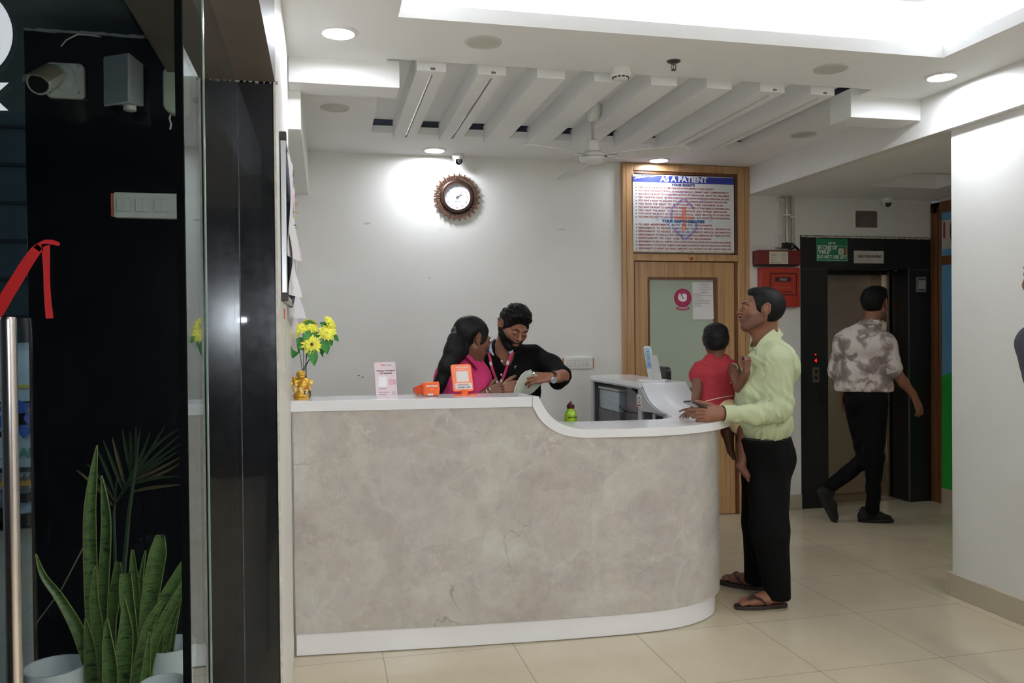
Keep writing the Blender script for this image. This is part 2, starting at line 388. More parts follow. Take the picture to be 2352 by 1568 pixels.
# slats
sl = [.45, .75, 1.05, 1.35, 1.656, 1.966, 2.275, 2.575]
for i, x in enumerate(sl):
    w = .143; b = MB()
    if i in (0, 1, 6, 7):      # slats with a light slot
        m = x + w*(.55 if i < 2 else .6)
        b.box(x, m-.007, 4.0, ry1, 2.739, 2.745); b.box(m+.007, x+w, 4.0, ry1, 2.739, 2.745)
        b.box(m-.007, m+.007, 4.0, 4.06, 2.739, 2.745); b.box(m-.007, m+.007, ry1-.05, ry1, 2.739, 2.745)
        b.box(x, x+w, 4.0, ry1, 2.757, 2.85)
        b.box(x, m-.012, 4.0, ry1, 2.745, 2.757); b.box(m+.012, x+w, 4.0, ry1, 2.745, 2.757)
    else: b.box(x, x+w, 4.0, ry1, 2.739, 2.85)
    if i in (0, 1, 6, 7): struct(MB().box(m-.0068, m+.0068, 4.06, ry1-.05, 2.7475, 2.7505).obj('trim_%d' % (40+i), MCHROME))
    struct(b.obj('trim_%d' % (3+i), MCEIL, bevel=.0015 if i not in (0, 1, 6, 7) else 0))
# drop beams
struct(MB().box(-.15, .369, 4.02, 4.21, 2.655, CEIL+.01).obj('trim_11', MCEIL, bevel=.002))
struct(MB().box(2.882, 3.335, 4.09, 4.285, 2.655, CEIL+.04).obj('trim_12', MCEIL, bevel=.002))
struct(MB().box(-.24, -.098, 4.155, BACK, 2.466, CEIL+.01).obj('trim_13', MW, bevel=.002))
# big beam along the right side and low lift lobby ceiling with its recess
struct(MB().box(3.33, 3.40, -3.2, 6.1, LOWC, CEIL+.25).obj('trim_14', MW, bevel=.003))
lc = MB()
ax0, ax1, ay0, ay1 = 4.03, 4.64, 5.003, 5.53
lc.box(3.40, 5.2, -3.2, ay0, LOWC, LOWC+.03); lc.box(3.40, 5.2, ay1, 6.45, LOWC, LOWC+.03); lc.box(3.40, ax0, ay0, ay1, LOWC, LOWC+.03); lc.box(ax1, 5.2, ay0, ay1, LOWC, LOWC+.03)
lc.box(ax0-.01, ax1+.01, ay0-.01, ay0, LOWC, LOWC+.12); lc.box(ax0-.01, ax1+.01, ay1, ay1+.01, LOWC+.03, LOWC+.12); lc.box(ax0-.01, ax0, ay0, ay1, LOWC+.03, LOWC+.12); lc.box(ax1, ax1+.01, ay0, ay1, LOWC+.03, LOWC+.12)
lc.box(ax0-.01, ax1+.01, ay0-.01, ay1+.01, LOWC+.12, LOWC+.14)
struct(lc.obj('trim_15', MCEIL))
struct(MB().box(-2.6, -.44, -3.2, 1.5, 2.62, 2.66).obj('trim_33', MDARKREF))  # unseen dark ceiling put in to keep its reflection off the door glass
struct(MB().box(-2.6, -.36, -3.2, 1.49, 0, .006).obj('trim_34', mat('reflection darkening floor sheet', (26, 27, 28), .9)))  # unseen dark sheet added so no lit floor mirrors in the door glass
# --- walls
w = MB(); w.box(-.24, 2.254, BACK, BACK+.15, 0, CEIL+.02); w.box(2.254, 3.33, BACK+.10, BACK+.15, 0, CEIL+.02)
w.box(3.327, 3.80, BACK, BACK+.15, 0, CEIL+.02); w.box(3.80, 5.06, BACK+.01, BACK+.15, 2.245, CEIL+.02)
struct(w.obj('wall_back', MW))
struct(MB().box(-.40, -.222, 3.9, 6.2, 0, CEIL+.02).box(-.18, -.15, 2.853, 3.915, 0, CEIL+.02).obj('wall_left', MW, bevel=.004))
struct(MB().box(3.37, 3.62, -3.2, 3.905, 0, LOWC+.01).obj('wall_right', MW, bevel=.006))
struct(MB().box(3.345, 3.372, -3.2, 3.902, 0, .125).box(3.345, 3.64, 3.903, 3.925, 0, .125).obj('baseboard_right', MSKIRT, bevel=.002))
struct(MB().box(3.327, 3.80, BACK-.012, BACK, 0, .125).obj('baseboard_back', MSKIRT, bevel=.002))
struct(MB().box(5.06, 5.2, -3.2, 5.98, 0, LOWC+.02).obj('wall_lobby', MW))
struct(MB().box(-2.75, 5.2, -3.3, -3.2, 0, 3.1).obj('wall_front', MDARKREF))
struct(MB().box(-2.75, -2.6, -3.2, 1.5, 0, 3.1).obj('wall_far_left', MDARKREF))
# --- black granite jamb, column and stone soffit on the glass side
struct(MB().box(-.900, -.156, 2.85, 3.35, 0, 2.425).box(-.16, -.1505, 2.85, 2.856, 0, 2.425).obj('wall_granite', MGRAN, bevel=.0015))
struct(MB().box(-.475, -.149, 1.2, 2.852, 2.305, 2.80).box(-.46, -.149, 2.85, 2.87, 2.3, 2.8).obj('trim_16', MSOFF))
b = MB()
for k in range(16): b.box(-.145-.02*k-.018*random.random(), -.145-.02*k+.004, 2.846, 2.853, 2.298+.004*random.random(), 2.306+.004*random.random())
for k in range(22): b.box(-.90+.018*k, -.90+.018*k+.019, 2.846, 2.853, 2.421+.003*random.random(), 2.428+.005*random.random())
struct(b.obj('trim_17', mat('cement joint', (150, 150, 152), .8)))
# thin white joint lines on the corner
struct(MB().box(-.2678, -.2662, 2.8485, 2.8505, 0, 2.30).obj('trim_18', mat('worn joint', (66, 72, 84), .5, var=.6, vs=14)))
struct(MB().box(-.1545, -.1475, 2.844, 2.853, 0, 2.32).obj('trim_19', mat('chipped plaster edge', (200, 196, 186), .7, var=.2, vs=30)))
# outside
struct(MB().box(-6, -.475, 1.5, 4.2, 2.50, 2.6).obj('trim_20', mat('grey painted soffit', (104, 112, 118), .7, var=.05)))
ow = MB(); ow.box(-9, -.9, 9.2, 9.4, 0, 5)
struct(ow.obj('wall_outside', mat('dark shutter', (70, 82, 84), .7, var=.15)))
b = MB()
for k in range(12): b.box(-9, -.9, 9.17, 9.2, .9+.38*k, .9+.38*k+.03)
struct(b.obj('trim_21', mat('shutter rails', (34, 40, 42), .7)))
struct(MB().box(-2.3, -.40, 1.85, 2.85, 0, .26).obj('trim_22', MGRAN2))
# fixed glass side panel (seen at a grazing angle, it mirrors the lobby) and the glass door leaf
g = MB().box(-.276, -.268, 1.733, 2.848, .01, 2.304).obj('window_1', MGL); struct(g)
struct(MB().box(-.279, -.265, 1.727, 1.740, .005, 2.304).obj('window_frame', MRUB, parent=g))
d = MB().box(-1.25, at(475, 768, 1.5).x, 1.495, 1.505, .01, 2.62).obj('door_2', MGLD); struct(d)
ex = at(475, 768, 1.5).x
MB().box(ex-.001, ex+.0012, 1.4945, 1.5055, .01, 2.62).obj('glass_edge', MEDGE, parent=d)
# --- wooden door with glazed light, transom with board
dr = MB()
FY = 6.03
for a in ((2.254, 2.343, 0, CEIL-.003), (3.226, 3.327, 0, CEIL-.003)): dr.box(a[0], a[1], FY, FY+.12, a[2], a[3])
dr.box(2.343, 3.226, FY, FY+.12, 2.715, CEIL-.003); dr.box(2.343, 3.226, FY, FY+.10, 2.018, 2.072)
door = dr.obj('door_1', MWOOD, bevel=.004); struct(door)
bd = MB()
for (a0, a1, z0, z1) in ((2.343, 2.356, 0.0, 2.715), (3.206, 3.226, 0.0, 2.715)): bd.box(a0, a1, FY+.012, FY+.05, z0, z1)
bd.box(2.356, 3.206, FY+.012, FY+.05, 2.695, 2.715)
for x in (2.285, 3.285): bd.box(x-.0015, x+.0015, FY-.001, FY+.01, 0, CEIL-.003)
bd.obj('frame_bead', MWOODD, door)
lf = MB()
zt, gl0, gl1, gx0, gx1 = 2.012, 1.02, 1.878, 2.468, 3.045
ly0, ly1 = FY+.03, FY+.07
lf.box(2.358, gx0, ly0, ly1, .006, zt); lf.box(gx1, 3.204, ly0, ly1, .006, zt); lf.box(gx0, gx1, ly0, ly1, gl1, zt); lf.box(gx0, gx1, ly0, ly1, .006, gl0)
leaf = lf.obj('door_leaf', MWOOD, door)
b = MB()
for a in ((gx0-.002, gx0+.014, gl0, gl1), (gx1-.018, gx1+.014, gl0, gl1)): b.box(a[0], a[1], ly0-.006, ly0+.02, a[2], a[3])
b.box(gx0-.002, gx1+.014, ly0-.006, ly0+.02, gl1-.006, gl1+.016); b.box(gx0-.002, gx1+.014, ly0-.006, ly0+.02, gl0-.03, gl0)
b.obj('glass_bead', MWOODD, leaf, bevel=.002)
MB().box(gx0, gx1, ly0+.012, ly0+.018, gl0, gl1).obj('glass_pane', mat('pale green frosted glass', (176, 190, 172), .12, var=.02, vs=2), leaf)
MB().box(gx0+.01, gx1-.01, ly0-.001, ly0+.013, gl1-.010, gl1-.004).obj('putty', mat('putty', (200, 200, 190), .8), leaf)
kn = at(1588, 593, FY-.004)
MB().lathe([(.0, 0), (.012, 0), (.014, .003), (.009, .008), (.0, .009)], track(kn, (0, -1, 0)), 20).obj('screw_cap', mat('copper screw cap', (150, 70, 44), .4, .6), door, smooth=True)
# lift: granite surround, steel doors, reveal
gy = 6.075
lift = thing('lift', 'lift with black granite surround and brushed steel two-panel door', 'lift', (4.45, gy, 0))
LX0, LX1, LT = 4.055, 4.826, 1.975
b = MB(); b.box(3.80, LX0, gy, gy+.14, 0, 2.243); b.box(LX1, 5.06, gy, gy+.10, 0, 2.243); b.box(LX0, LX1, gy, gy+.14, LT, 2.243)
b.box(LX0-.02, LX0, gy+.1, 6.56, 0, LT); b.box(LX1, LX1+.02, gy+.1, 6.56, 0, LT)
b.obj('granite_surround', MGRAN2, lift)
MB().box(3.80, 4.05, gy-.001, gy, 1.967, 1.971).box(LX1+.03, 5.06, gy-.001, gy, 1.967, 1.971).box(LX1-.002, LX1+.003, gy-.004, gy+.01, 0, LT).obj('stone_joint', mat('stone joint', (84, 84, 86), .5), lift)
MB().box(LX0, 4.33, 6.47, 6.49, .01, LT+.02).box(4.333, 4.80, 6.50, 6.52, .01, LT+.02).obj('lift_door', MSTEEL, lift)
MB().box(4.775, 4.80, 6.36, 6.50, 0, LT).box(4.80, 4.812, 6.30, 6.50, 0, LT).obj('steel_jamb', mat('jamb steel', (176, 166, 150), .25, 1.0), lift)
MB().box(LX0, LX1, 6.25, 6.56, LT-.0, LT+.02).box(LX0, LX1, 6.36, 6.45, LT-.03, LT).obj('lift_header', mat('dark header steel', (70, 62, 56), .4, .8), lift)
MB().box(LX0, LX1, 6.2, 6.56, 0, .004).obj('sill_plate', MSTEEL, lift)
MB().box(3.9, 5.0, 6.56, 6.6, 0, 2.2).obj('shaft_back', MGRAN2, lift)
# call station
b = at(1874, 861, gy); 
MB().box(b.x-.030, b.x+.030, gy-.004, gy, b.z-.063, b.z+.063).obj('call_plate', mat('call plate steel', (120, 110, 96), .35, .9), lift, bevel=.002)
for dz in (.028, -.024):
    q = MB().lathe([(0, 0), (.014, 0), (.014, .003), (.010, .004), (0, .004)], track((b.x, gy-.004, b.z+dz), (0, -1, 0)), 20).obj('call_button', MBLACK, lift, smooth=True)
MREDE = emis('red display glow', (255, 30, 24), 1.6)
text('4', .040, frontal(b.x-.002, gy-.004, at(1874, 828, gy).z), MREDE, 'floor_digit', lift, bold=.001)
q = at(1873, 814, gy); MB().prism([(q.x-.008, gy-.001, q.z+.004), (q.x+.008, gy-.001, q.z+.004), (q.x, gy-.001, q.z-.006)], [(q.x-.008, gy-.004, q.z+.004), (q.x+.008, gy-.004, q.z+.004), (q.x, gy-.004, q.z-.006)]).obj('down_arrow', MREDE, lift)
# right side wall of the lobby: teak frame with printed vinyl panel
ox = 5.06
fr = MB(); fr.box(ox-.02, ox+.06, 5.965, 6.075, 0, 2.53); fr.box(ox-.02, ox+.06, 4.9, 6.075, 2.44, 2.53); fr.box(ox-.015, ox+.05, 4.9, 5.965, 2.0, 2.075); fr.box(ox-.02, ox+.06, 4.8, 4.9, 0, 2.53)
d3 = fr.obj('door_3', MWOODR, bevel=.004); struct(d3)
MB().box(ox-.026, ox-.019, 5.975, 5.987, 0, 2.50).box(ox-.026, ox-.019, 6.04, 6.048, 0, 2.50).obj('frame_bead', MWOODD, d3)
MB().box(ox-.004, ox+.01, 4.9, 5.965, 1.075, 2.0).box(ox-.004, ox+.01, 4.9, 5.965, 2.075, 2.44).obj('blue_vinyl_panel', mat('sky blue vinyl', (104, 164, 208), .35, var=.04), d3)
gp = []
for k in range(25):
    y = 5.965-1.065*k/24; gp.append((y, 1.075+.05*math.sin(k*.23)))
MB().prism([(ox-.007, y, z) for y, z in gp]+[(ox-.007, 4.9, .13), (ox-.007, 5.965, .13)], [(ox+.006, y, z) for y, z in gp]+[(ox+.006, 4.9, .13), (ox+.006, 5.965, .13)]).obj('green_vinyl_panel', mat('grass green vinyl', (44, 168, 62), .35, var=.04), d3)
MB().box(ox-.012, ox+.005, 4.9, 5.965, 0, .13).obj('skirting', MSKIRT, d3)
side = Matrix(((0, 0, -1, ox-.008), (-1, 0, 0, 5.885), (0, 1, 0, 2.25), (0, 0, 0, 1)))
MB().box(ox-.010, ox-.004, 5.45, 5.955, 2.13, 2.37).obj('number_sign', MOFFW, d3)
text('1', .19, Matrix(((0, 0, -1, ox-.011), (-1, 0, 0, 5.925), (0, 1, 0, 2.28), (0, 0, 0, 1))), mat('magenta print', (176, 30, 70), .5), 'number', d3, bold=.002)
# lens shaped navy emblem partly seen
MB().prism([(ox-.012, 5.70+.16*math.cos(a), 2.27+.22*math.sin(a)) for a in [2*PI*k/28 for k in range(28)]], [(ox-.009, 5.70+.16*math.cos(a), 2.27+.22*math.sin(a)) for a in [2*PI*k/28 for k in range(28)]]).obj('navy_emblem', mat('navy vinyl', (24, 28, 52), .4), d3)
# wall blemishes that belong to the place
def blot(name, x, y, Y, rx, rz, m, n=18, seed=0, th=.0012):
    random.seed(seed); p = at(x, y, Y); P = []
    for k in range(n):
        a = 2*PI*k/n; r = 1+.35*(random.random()-.5); P.append((p.x+rx*r*math.cos(a), Y, p.z+rz*r*math.sin(a)))
    o = MB().prism([(q[0], Y-th, q[2]) for q in P], P).obj(name, m); struct(o); return o
MSM = mat('wall smudge', (208, 204, 194), .7, var=.1)
blot('trim_23', 843, 513, BACK, .028, .008, MSM, seed=3); blot('trim_24', 1290, 527, BACK, .035, .007, MSM, seed=5)
MCR = mat('peeled paint', (96, 84, 76), .7)
blot('trim_25', 824, 862, BACK, .006, .004, MCR, seed=6); blot('trim_26', 833, 866, BACK, .007, .004, MCR, seed=8); blot('trim_27', 986, 638, BACK, .004, .003, MCR, seed=9)
def torn(name, xa, xb, y, Y, h, m, seed, side=-1, th=.003):
    random.seed(seed); a = at(xa, y, Y); bb = at(xb, y, Y); z = (a.z+bb.z)/2; top = []; bot = []
    n = 60
    for k in range(n+1):
        x = a.x+(bb.x-a.x)*k/n; top.append((x, z+h*(.4+.6*random.random()))); bot.append((x, z-h*(.2+.4*random.random())))
    P = top+bot[::-1]; o = MB().prism([(x, Y-th, zz) for x, zz in P], [(x, Y, zz) for x, zz in P]).obj(name, m); struct(o)
torn('trim_28', 1840, 2137, 546, gy, .012, mat('rough plaster edge', (196, 188, 172), .8, var=.2, vs=30), 12)
# ================================================================== LAMPS
MLED = emis('led strip glow', (236, 242, 255), COVE_E)
b = thing('cove_light', 'white strip lighting hidden round the ceiling tray edge', 'light', (1.6, 2, 2.82))
b_ = [(cx0-.10, cx0-.07, cy0-.1, cy1+.1), (cx1+.07, cx1+.10, cy0-.1, cy1+.1), (cx0-.07, cx1+.07, cy1+.07, cy1+.10), (cx0-.07, cx1+.07, cy0-.10, cy0-.07)]
for a in b_: MB().box(*a, CEIL+.033, CEIL+.05).obj('led_strip', MLED, b)
MDL = emis('downlight diffuser glow', (240, 246, 255), DOWN_E)
MOFFL = mat('unlit diffuser', (196, 196, 184), .5, var=.02)
MDL2 = emis('dimmer downlight glow', (240, 246, 255), DOWN_E*.42)
def downlight(x, y, z, on, lab, r=.085):
    t = thing('downlight', lab, 'light', (x, y, z), 'round recessed ceiling lights')
    MB().lathe([(r*.78, -.004), (r*.80, -.009), (r*.97, -.006), (r, 0), (r*.78, 0)], Matrix.Translation((x, y, z)), 40, caps=False).obj('rim', MWHITE if on else MOFFW, t, smooth=True)
    MB().lathe([(0, -.004), (r*.78, -.004), (r*.78, -.001), (0, -.001)], Matrix.Translation((x, y, z)), 40).obj('diffuser', (MDL2 if x > 2.4 and y > 5 else MDL) if on else MOFFL, t)
    return t
for (x, y, px_, py_, on, lab) in [(.075, 3.665, 777, 74, 1, 'lit round recessed light near the stone jamb, left of the ceiling tray'),
        (.782, 5.874, 998, 344, 1, 'lit round recessed light above the gear shaped wall clock'),
        (2.504, 5.91, 1513, 367, 1, 'lit round recessed light just in front of the patient rights board'),
        (3.135, 3.692, 2163, 175, 1, 'lit round recessed light above the white pillar wall'),
        (.712, 3.658, 1110, 96, 0, 'unlit round recessed light between ceiling tray and first slats'),
        (.077, 4.883, 770, 247, 0, 'unlit round recessed light behind the left ceiling beam'),
        (2.487, 3.69, 1908, 157, 0, 'unlit round recessed light between sprinkler and right lit light'),
        (3.143, 4.973, 1845, 309, 0, 'unlit round recessed light behind the right ceiling beam')]:
    downlight(x, y, CEIL, on, lab)
# unseen fill panels added behind the camera and over the corridor
MFILL = emis('added fill panel glow', (255, 252, 246), FILL_E)
for x, y in ((1.6, -1.2), (2.9, -1.2)):
    struct(MB().box(x-.3, x+.3, y-.3, y+.3, CEIL-.012, CEIL-.002).obj('trim_30', MFILL))
struct(MB().box(4.0, 4.3, 2.3, 2.6, LOWC-.012, LOWC-.002).obj('trim_31', emis('added corridor fill glow', (255, 240, 220), CORR_FILL_E)))  # added fill for the lift lobby, no fitting known there
# unseen lamps added outside to lift the soffit and the van
struct(MB().box(-4.5, -3.9, 3.4, 3.7, 2.34, 2.36).obj('trim_32', emis('added outdoor fill glow', (215, 235, 255), OUT_FILL_E)))
struct(MB().box(-3.3, -2.7, 4.9, 5.2, 3.1, 3.12).obj('trim_36', bpy.data.materials['added outdoor fill glow']))  # second added lamp, brightens the side of the van
# ================================================================== RECEPTION DESK
desk = thing('reception_desk', 'curved reception desk with beige marble front, white worktop and raised tiers', 'reception desk', (1.0, 4.0, 0))
plan = [(-.139, 3.884), (.569, 3.816), (1.0, 3.785), (1.314, 3.77), (1.48, 3.769), (1.614, 3.777), (1.70, 3.79), (1.78, 3.817), (1.85, 3.852), (1.922, 3.904), (1.97, 3.955), (2.005, 4.01), (2.03, 4.08), (2.045, 4.17), (2.05, 4.3), (2.05, 4.7), (2.05, 5.65)]
def resample(P, n):
    P = [Vector((*p, 0)) for p in P]; L = [0]
    for a, b2 in zip(P, P[1:]): L.append(L[-1]+(b2-a).length)
    out = []
    for k in range(n):
        s = L[-1]*k/(n-1); i = max(j for j in range(len(L)) if L[j] <= s+1e-9); i = min(i, len(P)-2)
        u = (s-L[i])/(L[i+1]-L[i]); out.append(P[i].lerp(P[i+1], u))
    return out
def smooth(P, it=3):
    for _ in range(it):
        P = [P[0]]+[(P[i-1]+P[i]*2+P[i+1])/4 for i in range(1, len(P)-1)]+[P[-1]]
    return P
def offset(P, d):
    out = []
    for i, p in enumerate(P):
        t = (P[min(i+1, len(P)-1)]-P[max(i-1, 0)]).normalized(); out.append(p+Vector((t.y, -t.x, 0))*d)
    return out
PL = smooth(resample(plan, 160), 4)
# swoosh profile of the worktop (x, z) in the front plane, from the photograph's edge band
sw_t = [(1224, 912.6), (1238.6, 912), (1243, 923.6), (1253, 941), (1266, 957), (1279.5, 968), (1295, 976), (1312.7, 981.5), (1335, 985), (1350, 985.6)]
sw_b = [(1224, 934), (1228, 939), (1233, 952), (1246, 970), (1262, 983), (1279.5, 993), (1299, 1000), (1321.5, 1003.5), (1340, 1005), (1350, 1005)]
fy = 3.752
T = [at(x, y, fy) for x, y in sw_t]; Bq = [at(x, y, fy) for x, y in sw_b]
T = [Vector((p.x, 0, p.z)) for p in T]; Bq = [Vector((p.x, 0, p.z)) for p in Bq]
ZU, ZL = 1.169, T[-1].z
zl_b = Bq[-1].z
def up(P, n):
    L = [0]
    for a, b2 in zip(P, P[1:]): L.append(L[-1]+(b2-a).length)
    out = []
    for k in range(n):
        s = L[-1]*k/(n-1); i = min(max(j for j in range(len(L)) if L[j] <= s+1e-9), len(P)-2)
        u = (s-L[i])/(L[i+1]-L[i]); out.append(P[i].lerp(P[i+1], u))
    return out
Ts, Bs = up(T[1:], 26), up(Bq, 26)
for P_ in (Ts, Bs):
    for _ in range(2): P_[1:-1] = [(P_[i-1]+P_[i]*2+P_[i+1])/4 for i in range(1, len(P_)-1)]
Ts[0] = T[1].copy(); Bs[0] = Bq[0].copy()
def ztop(x, y):                    # underside of the worktop along the front
    if x <= Bs[0].x or y > 5.0: return ZU-.045
    if x < Bs[-1].x and y < 3.9:
        for a, b2 in zip(Bs, Bs[1:]):
            if a.x <= x <= b2.x: return a.z+(b2.z-a.z)*(x-a.x)/max(1e-6, b2.x-a.x)
    if y > 4.6: return zl_b+(ZU-.045-zl_b)*min(1, (y-4.6)/.12)
    return zl_b
PF = offset(PL, .022); PFi = offset(PL, -.02)
b = MB(); rows = [[], [], [], []]
for p, q in zip(PF, PFi):
    zt_ = ztop(p.x, p.y); rows[0].append((q.x, q.y, .112)); rows[1].append((p.x, p.y, .112)); rows[2].append((p.x, p.y, zt_)); rows[3].append((q.x, q.y, zt_))
b.grid(rows+[rows[0]])
b.obj('marble_front_panel', MMARB, desk, smooth=True, ang=40)
# chipped dark base line + white plinth
rows = [[(p.x, p.y, 0.004) for p in PL], [(p.x, p.y, .112) for p in PL], [(p.x, p.y, .112) for p in PFi], [(p.x, p.y, 0.004) for p in PFi]]
MB().grid(rows+[rows[0]]).obj('plinth', MLAM, desk, smooth=True, ang=40)
# worktop: upper tier, swoosh, lower top with rounded end
xe = T[1].x
b = MB()
f0, f1 = Vector((-.150, 3.852)), Vector((xe, 3.752)); dep = .30
b.prism([(f0.x, f0.y, ZU-.047), (f1.x, f1.y, ZU-.047), (f1.x, f1.y+.28, ZU-.047), (-.15, 4.13, ZU-.047)], [(f0.x, f0.y, ZU), (f1.x, f1.y, ZU), (f1.x, f1.y+.28, ZU), (-.15, 4.13, ZU)]) if False else None
A = [(f0.x, f0.y), (T[1].x, 3.752), (T[1].x-.035, 4.032), (-.15, 4.14)]
b.prism([(x, y, ZU-.048) for x, y in A], [(x, y, ZU) for x, y in A])
b.obj('upper_worktop', MLAM, desk, bevel=.0015)
n = len(Ts); b = MB()
def dy(i): return .28+.07*i/(n-1)
rows = [[(p.x, fy, p.z) for p in Ts], [(p.x-.035*(1-i/(n-1)), fy+dy(i), p.z) for i, p in enumerate(Ts)], [(p.x-.035*(1-i/(n-1)), fy+dy(i), p.z) for i, p in enumerate(Bs)], [(p.x, fy, p.z) for p in Bs]]
b.grid(rows+[rows[0]]); 
b.obj('swooping_edge', MLAM, desk, smooth=True, ang=50)
out = [(Ts[-1].x, fy), (1.30, 3.735), (1.403, 3.722), (1.535, 3.716), (1.61, 3.721), (1.675, 3.731), (1.735, 3.748), (1.787, 3.77), (1.85, 3.80), (1.91, 3.835), (1.99, 3.895), (2.06, 3.965), (2.11, 4.03), (2.147, 4.10), (2.165, 4.18), (2.17, 4.3), (2.168, 4.45), (2.16, 4.68)]
inn = [(1.94, 4.68), (1.94, 4.53), (1.935, 4.44), (1.873, 4.355), (1.866, 4.34), (1.862, 4.28), (1.85, 4.21), (1.82, 4.145), (1.78, 4.10), (1.724, 4.07), (1.6, 4.068), (1.45, 4.075), (Ts[-1].x, 4.102)]
O = smooth([Vector((*p, 0)) for p in resample([*out], 90)][:], 2) if False else smooth(resample(out, 90), 3)
I = smooth(resample(inn, 60), 2)
P2 = O+I
MB().prism([(p.x, p.y, zl_b) for p in P2], [(p.x, p.y, ZL) for p in P2]).obj('lower_worktop', MLAM, desk, smooth=True, ang=40)
# raised wing towards the back wall with concave white front
ZW = 1.158
wx0, wx1, wy0, wy1 = 1.876, 2.158, 4.71, 5.66
MB().box(wx0-.016, wx1+.004, wy0, wy1, ZW-.03, ZW).obj('wing_top', MLAM, desk, bevel=.0015)
prof = [atX(x, y, wx0) for x, y in [(1474, 879), (1479, 904), (1488, 926), (1501, 941)]]
pr = [(wy0, ZW), (4.668, 1.11), (4.60, 1.062), (4.52, 1.032), (4.42, 1.014), (4.30, ZL+.001)]
pp = up([Vector((0, y, z)) for y, z in pr], 24)
for _ in range(3): pp[1:-1] = [(pp[i-1]+pp[i]*2+pp[i+1])/4 for i in range(1, len(pp)-1)]
rows = [[(wx0+.0*i, p.y, p.z), (wx1+.03*(i/23)**.5, p.y, p.z)] for i, p in enumerate(pp)]
MB().grid(rows, thick=-.006).obj('concave_apron', mat('white satin laminate', (240, 241, 245), .38, var=.015, vs=1.5), desk, smooth=True, ang=180)
# inner side panel of the wing with open compartments
b = MB(); sx0, sx1 = wx0-.013, wx0-.001
A = [(5.66, .80), (5.66, ZW-.03), (wy0+.02, ZW-.03)]+[(p.y+.012, p.z-.006) for p in pp[:-2]]+[(4.32, .80)]
yo1, yo0, zo1, zo0 = 5.61, 4.745, 1.118, .83           # big opening
b.box(sx0, sx1, yo1, 5.66, .8, ZW-.03); b.box(sx0, sx1, yo0, yo1, zo1, ZW-.03); b.box(sx0, sx1, yo0, yo1, .8, zo0)
S = [(yo0, .80), (yo0, ZW-.03), (wy0+.01, ZW-.03)]+[(p.y+.006, p.z-.005) for p in pp[2:]]
# upper part of that panel above small compartments
S1 = [(yo0, .986)]+S[1:]+[(4.30, .986)]
b.prism([(sx0, y, z) for y, z in S1[:-1]], [(sx1, y, z) for y, z in S1[:-1]])
for y0_, y1_ in ((4.30, 4.36), (4.50, 4.515), (4.69, yo0)): b.box(sx0, sx1, y0_, y1_, .8, .990)
b.obj('wing_side_panel', MLAMG, desk)
b = MB(); b.box(wx1-.02, wx1-.005, 4.3, 5.66, .8, 1.0); b.box(wx1-.02, wx1-.005, 4.7, 5.66, 1.0, ZW-.03); b.box(sx1, wx1-.02, 5.645, 5.66, .8, ZW-.03); b.box(sx1, wx1-.02, 4.7, 5.66, .80, .83); b.box(sx1, wx1-.02, 4.70, 4.715, .8, ZW-.03)
b.obj('compartment_lining', mat('grey compartment board', (104, 104, 106), .6, var=.05), desk)
MB().box(.2, 1.87, 4.12, 4.72, .775, .80).box(.2, .22, 4.12, 4.7, 0, .775).box(.95, .97, 4.12, 4.7, 0, .775).obj('staff_shelf', MLAMG, desk)
# smudge on the band and joint lines
MB().box(1.0-.0008, 1.0+.0008, 3.7525, 3.756, ZU-.048, ZU).obj('band_joint', MINK, desk) if False else None
p = at(1223.5, 925, 3.75); MB().box(p.x-.0006, p.x+.0006, 3.7528, 3.76, ZU-.047, ZU+.0002).obj('band_joint', MINK, desk)
# sticker on the side panel
y0_ = 4.70
M_ = Matrix(((0, 0, -1, wx0-.0155), (-1, 0, 0, 4.722), (0, 1, 0, 1.045), (0, 0, 0, 1)))
stk = thing('logo_sticker', 'small white sticker with red and black round emblem on the grey desk side', 'sticker', (wx0, 4.72, 1.04))
MB().box(wx0-.015, wx0-.013, 4.685, 4.760, 1.010, 1.085).obj('sticker_sheet', MPAPER, stk)
MB().lathe([(.016, 0), (.020, 0), (.020, .001), (.016, .001)], M_ @ Matrix.Translation((0, .008, 0)), 20, caps=False).obj('emblem_ring', MINK, stk)
MB().box(wx0-.0165, wx0-.015, 4.696, 4.750, 1.016, 1.026).obj('red_banner', MINKR, stk)
# things in the big compartment
MPLAS = glassmat('crumpled clear plastic', (.80, .84, .88, 1))
q = thing('storage_bin', 'translucent plastic storage bin inside the open desk compartment', 'bin', (2.0, 5.4, .83))
MB().box(1.90, 2.12, 5.18, 5.58, .93, 1.07).obj('bin_body', mat('translucent plastic', (150, 160, 168), .15, var=.18, vs=30, bump=.5, bs=18, bd=.01), q, bevel=.008)
MB().box(1.895, 2.13, 5.17, 5.59, 1.07, 1.085).obj('bin_rim', MOFFW, q, bevel=.004)
tag(MB().box(1.90, 2.13, 5.17, 5.60, .83, .93).obj('cardboard_box', mat('grey box card', (96, 94, 96), .6, var=.15, vs=12), bevel=.004), 'dark grey box under the translucent bin inside the desk compartment', 'box')
r_ = MB(); M_ = Matrix.Translation((1.93, 4.97, .83)) @ Matrix.Rotation(math.radians(17), 4, 'X')
r_.box(0, .018, -.16, .22, .005, .245, M_); pb = r_.obj('clip_folder', mat('plum grey vinyl', (92, 82, 96), .22, var=.1, vs=8, bump=.25, bs=9, bd=.006), bevel=.003)
tag(pb, 'plum grey vinyl folder leaning inside the open desk compartment', 'folder')
r_ = MB(); M_ = Matrix.Translation((1.955, 5.05, .83)) @ Matrix.Rotation(math.radians(6), 4, 'X')
r_.box(0, .05, .0, .13, .004, .265, M_); bag = r_.obj('laptop_bag', MBLACK, bevel=.01); tag(bag, 'black bag with yellow stripe behind the plum grey folder', 'bag')
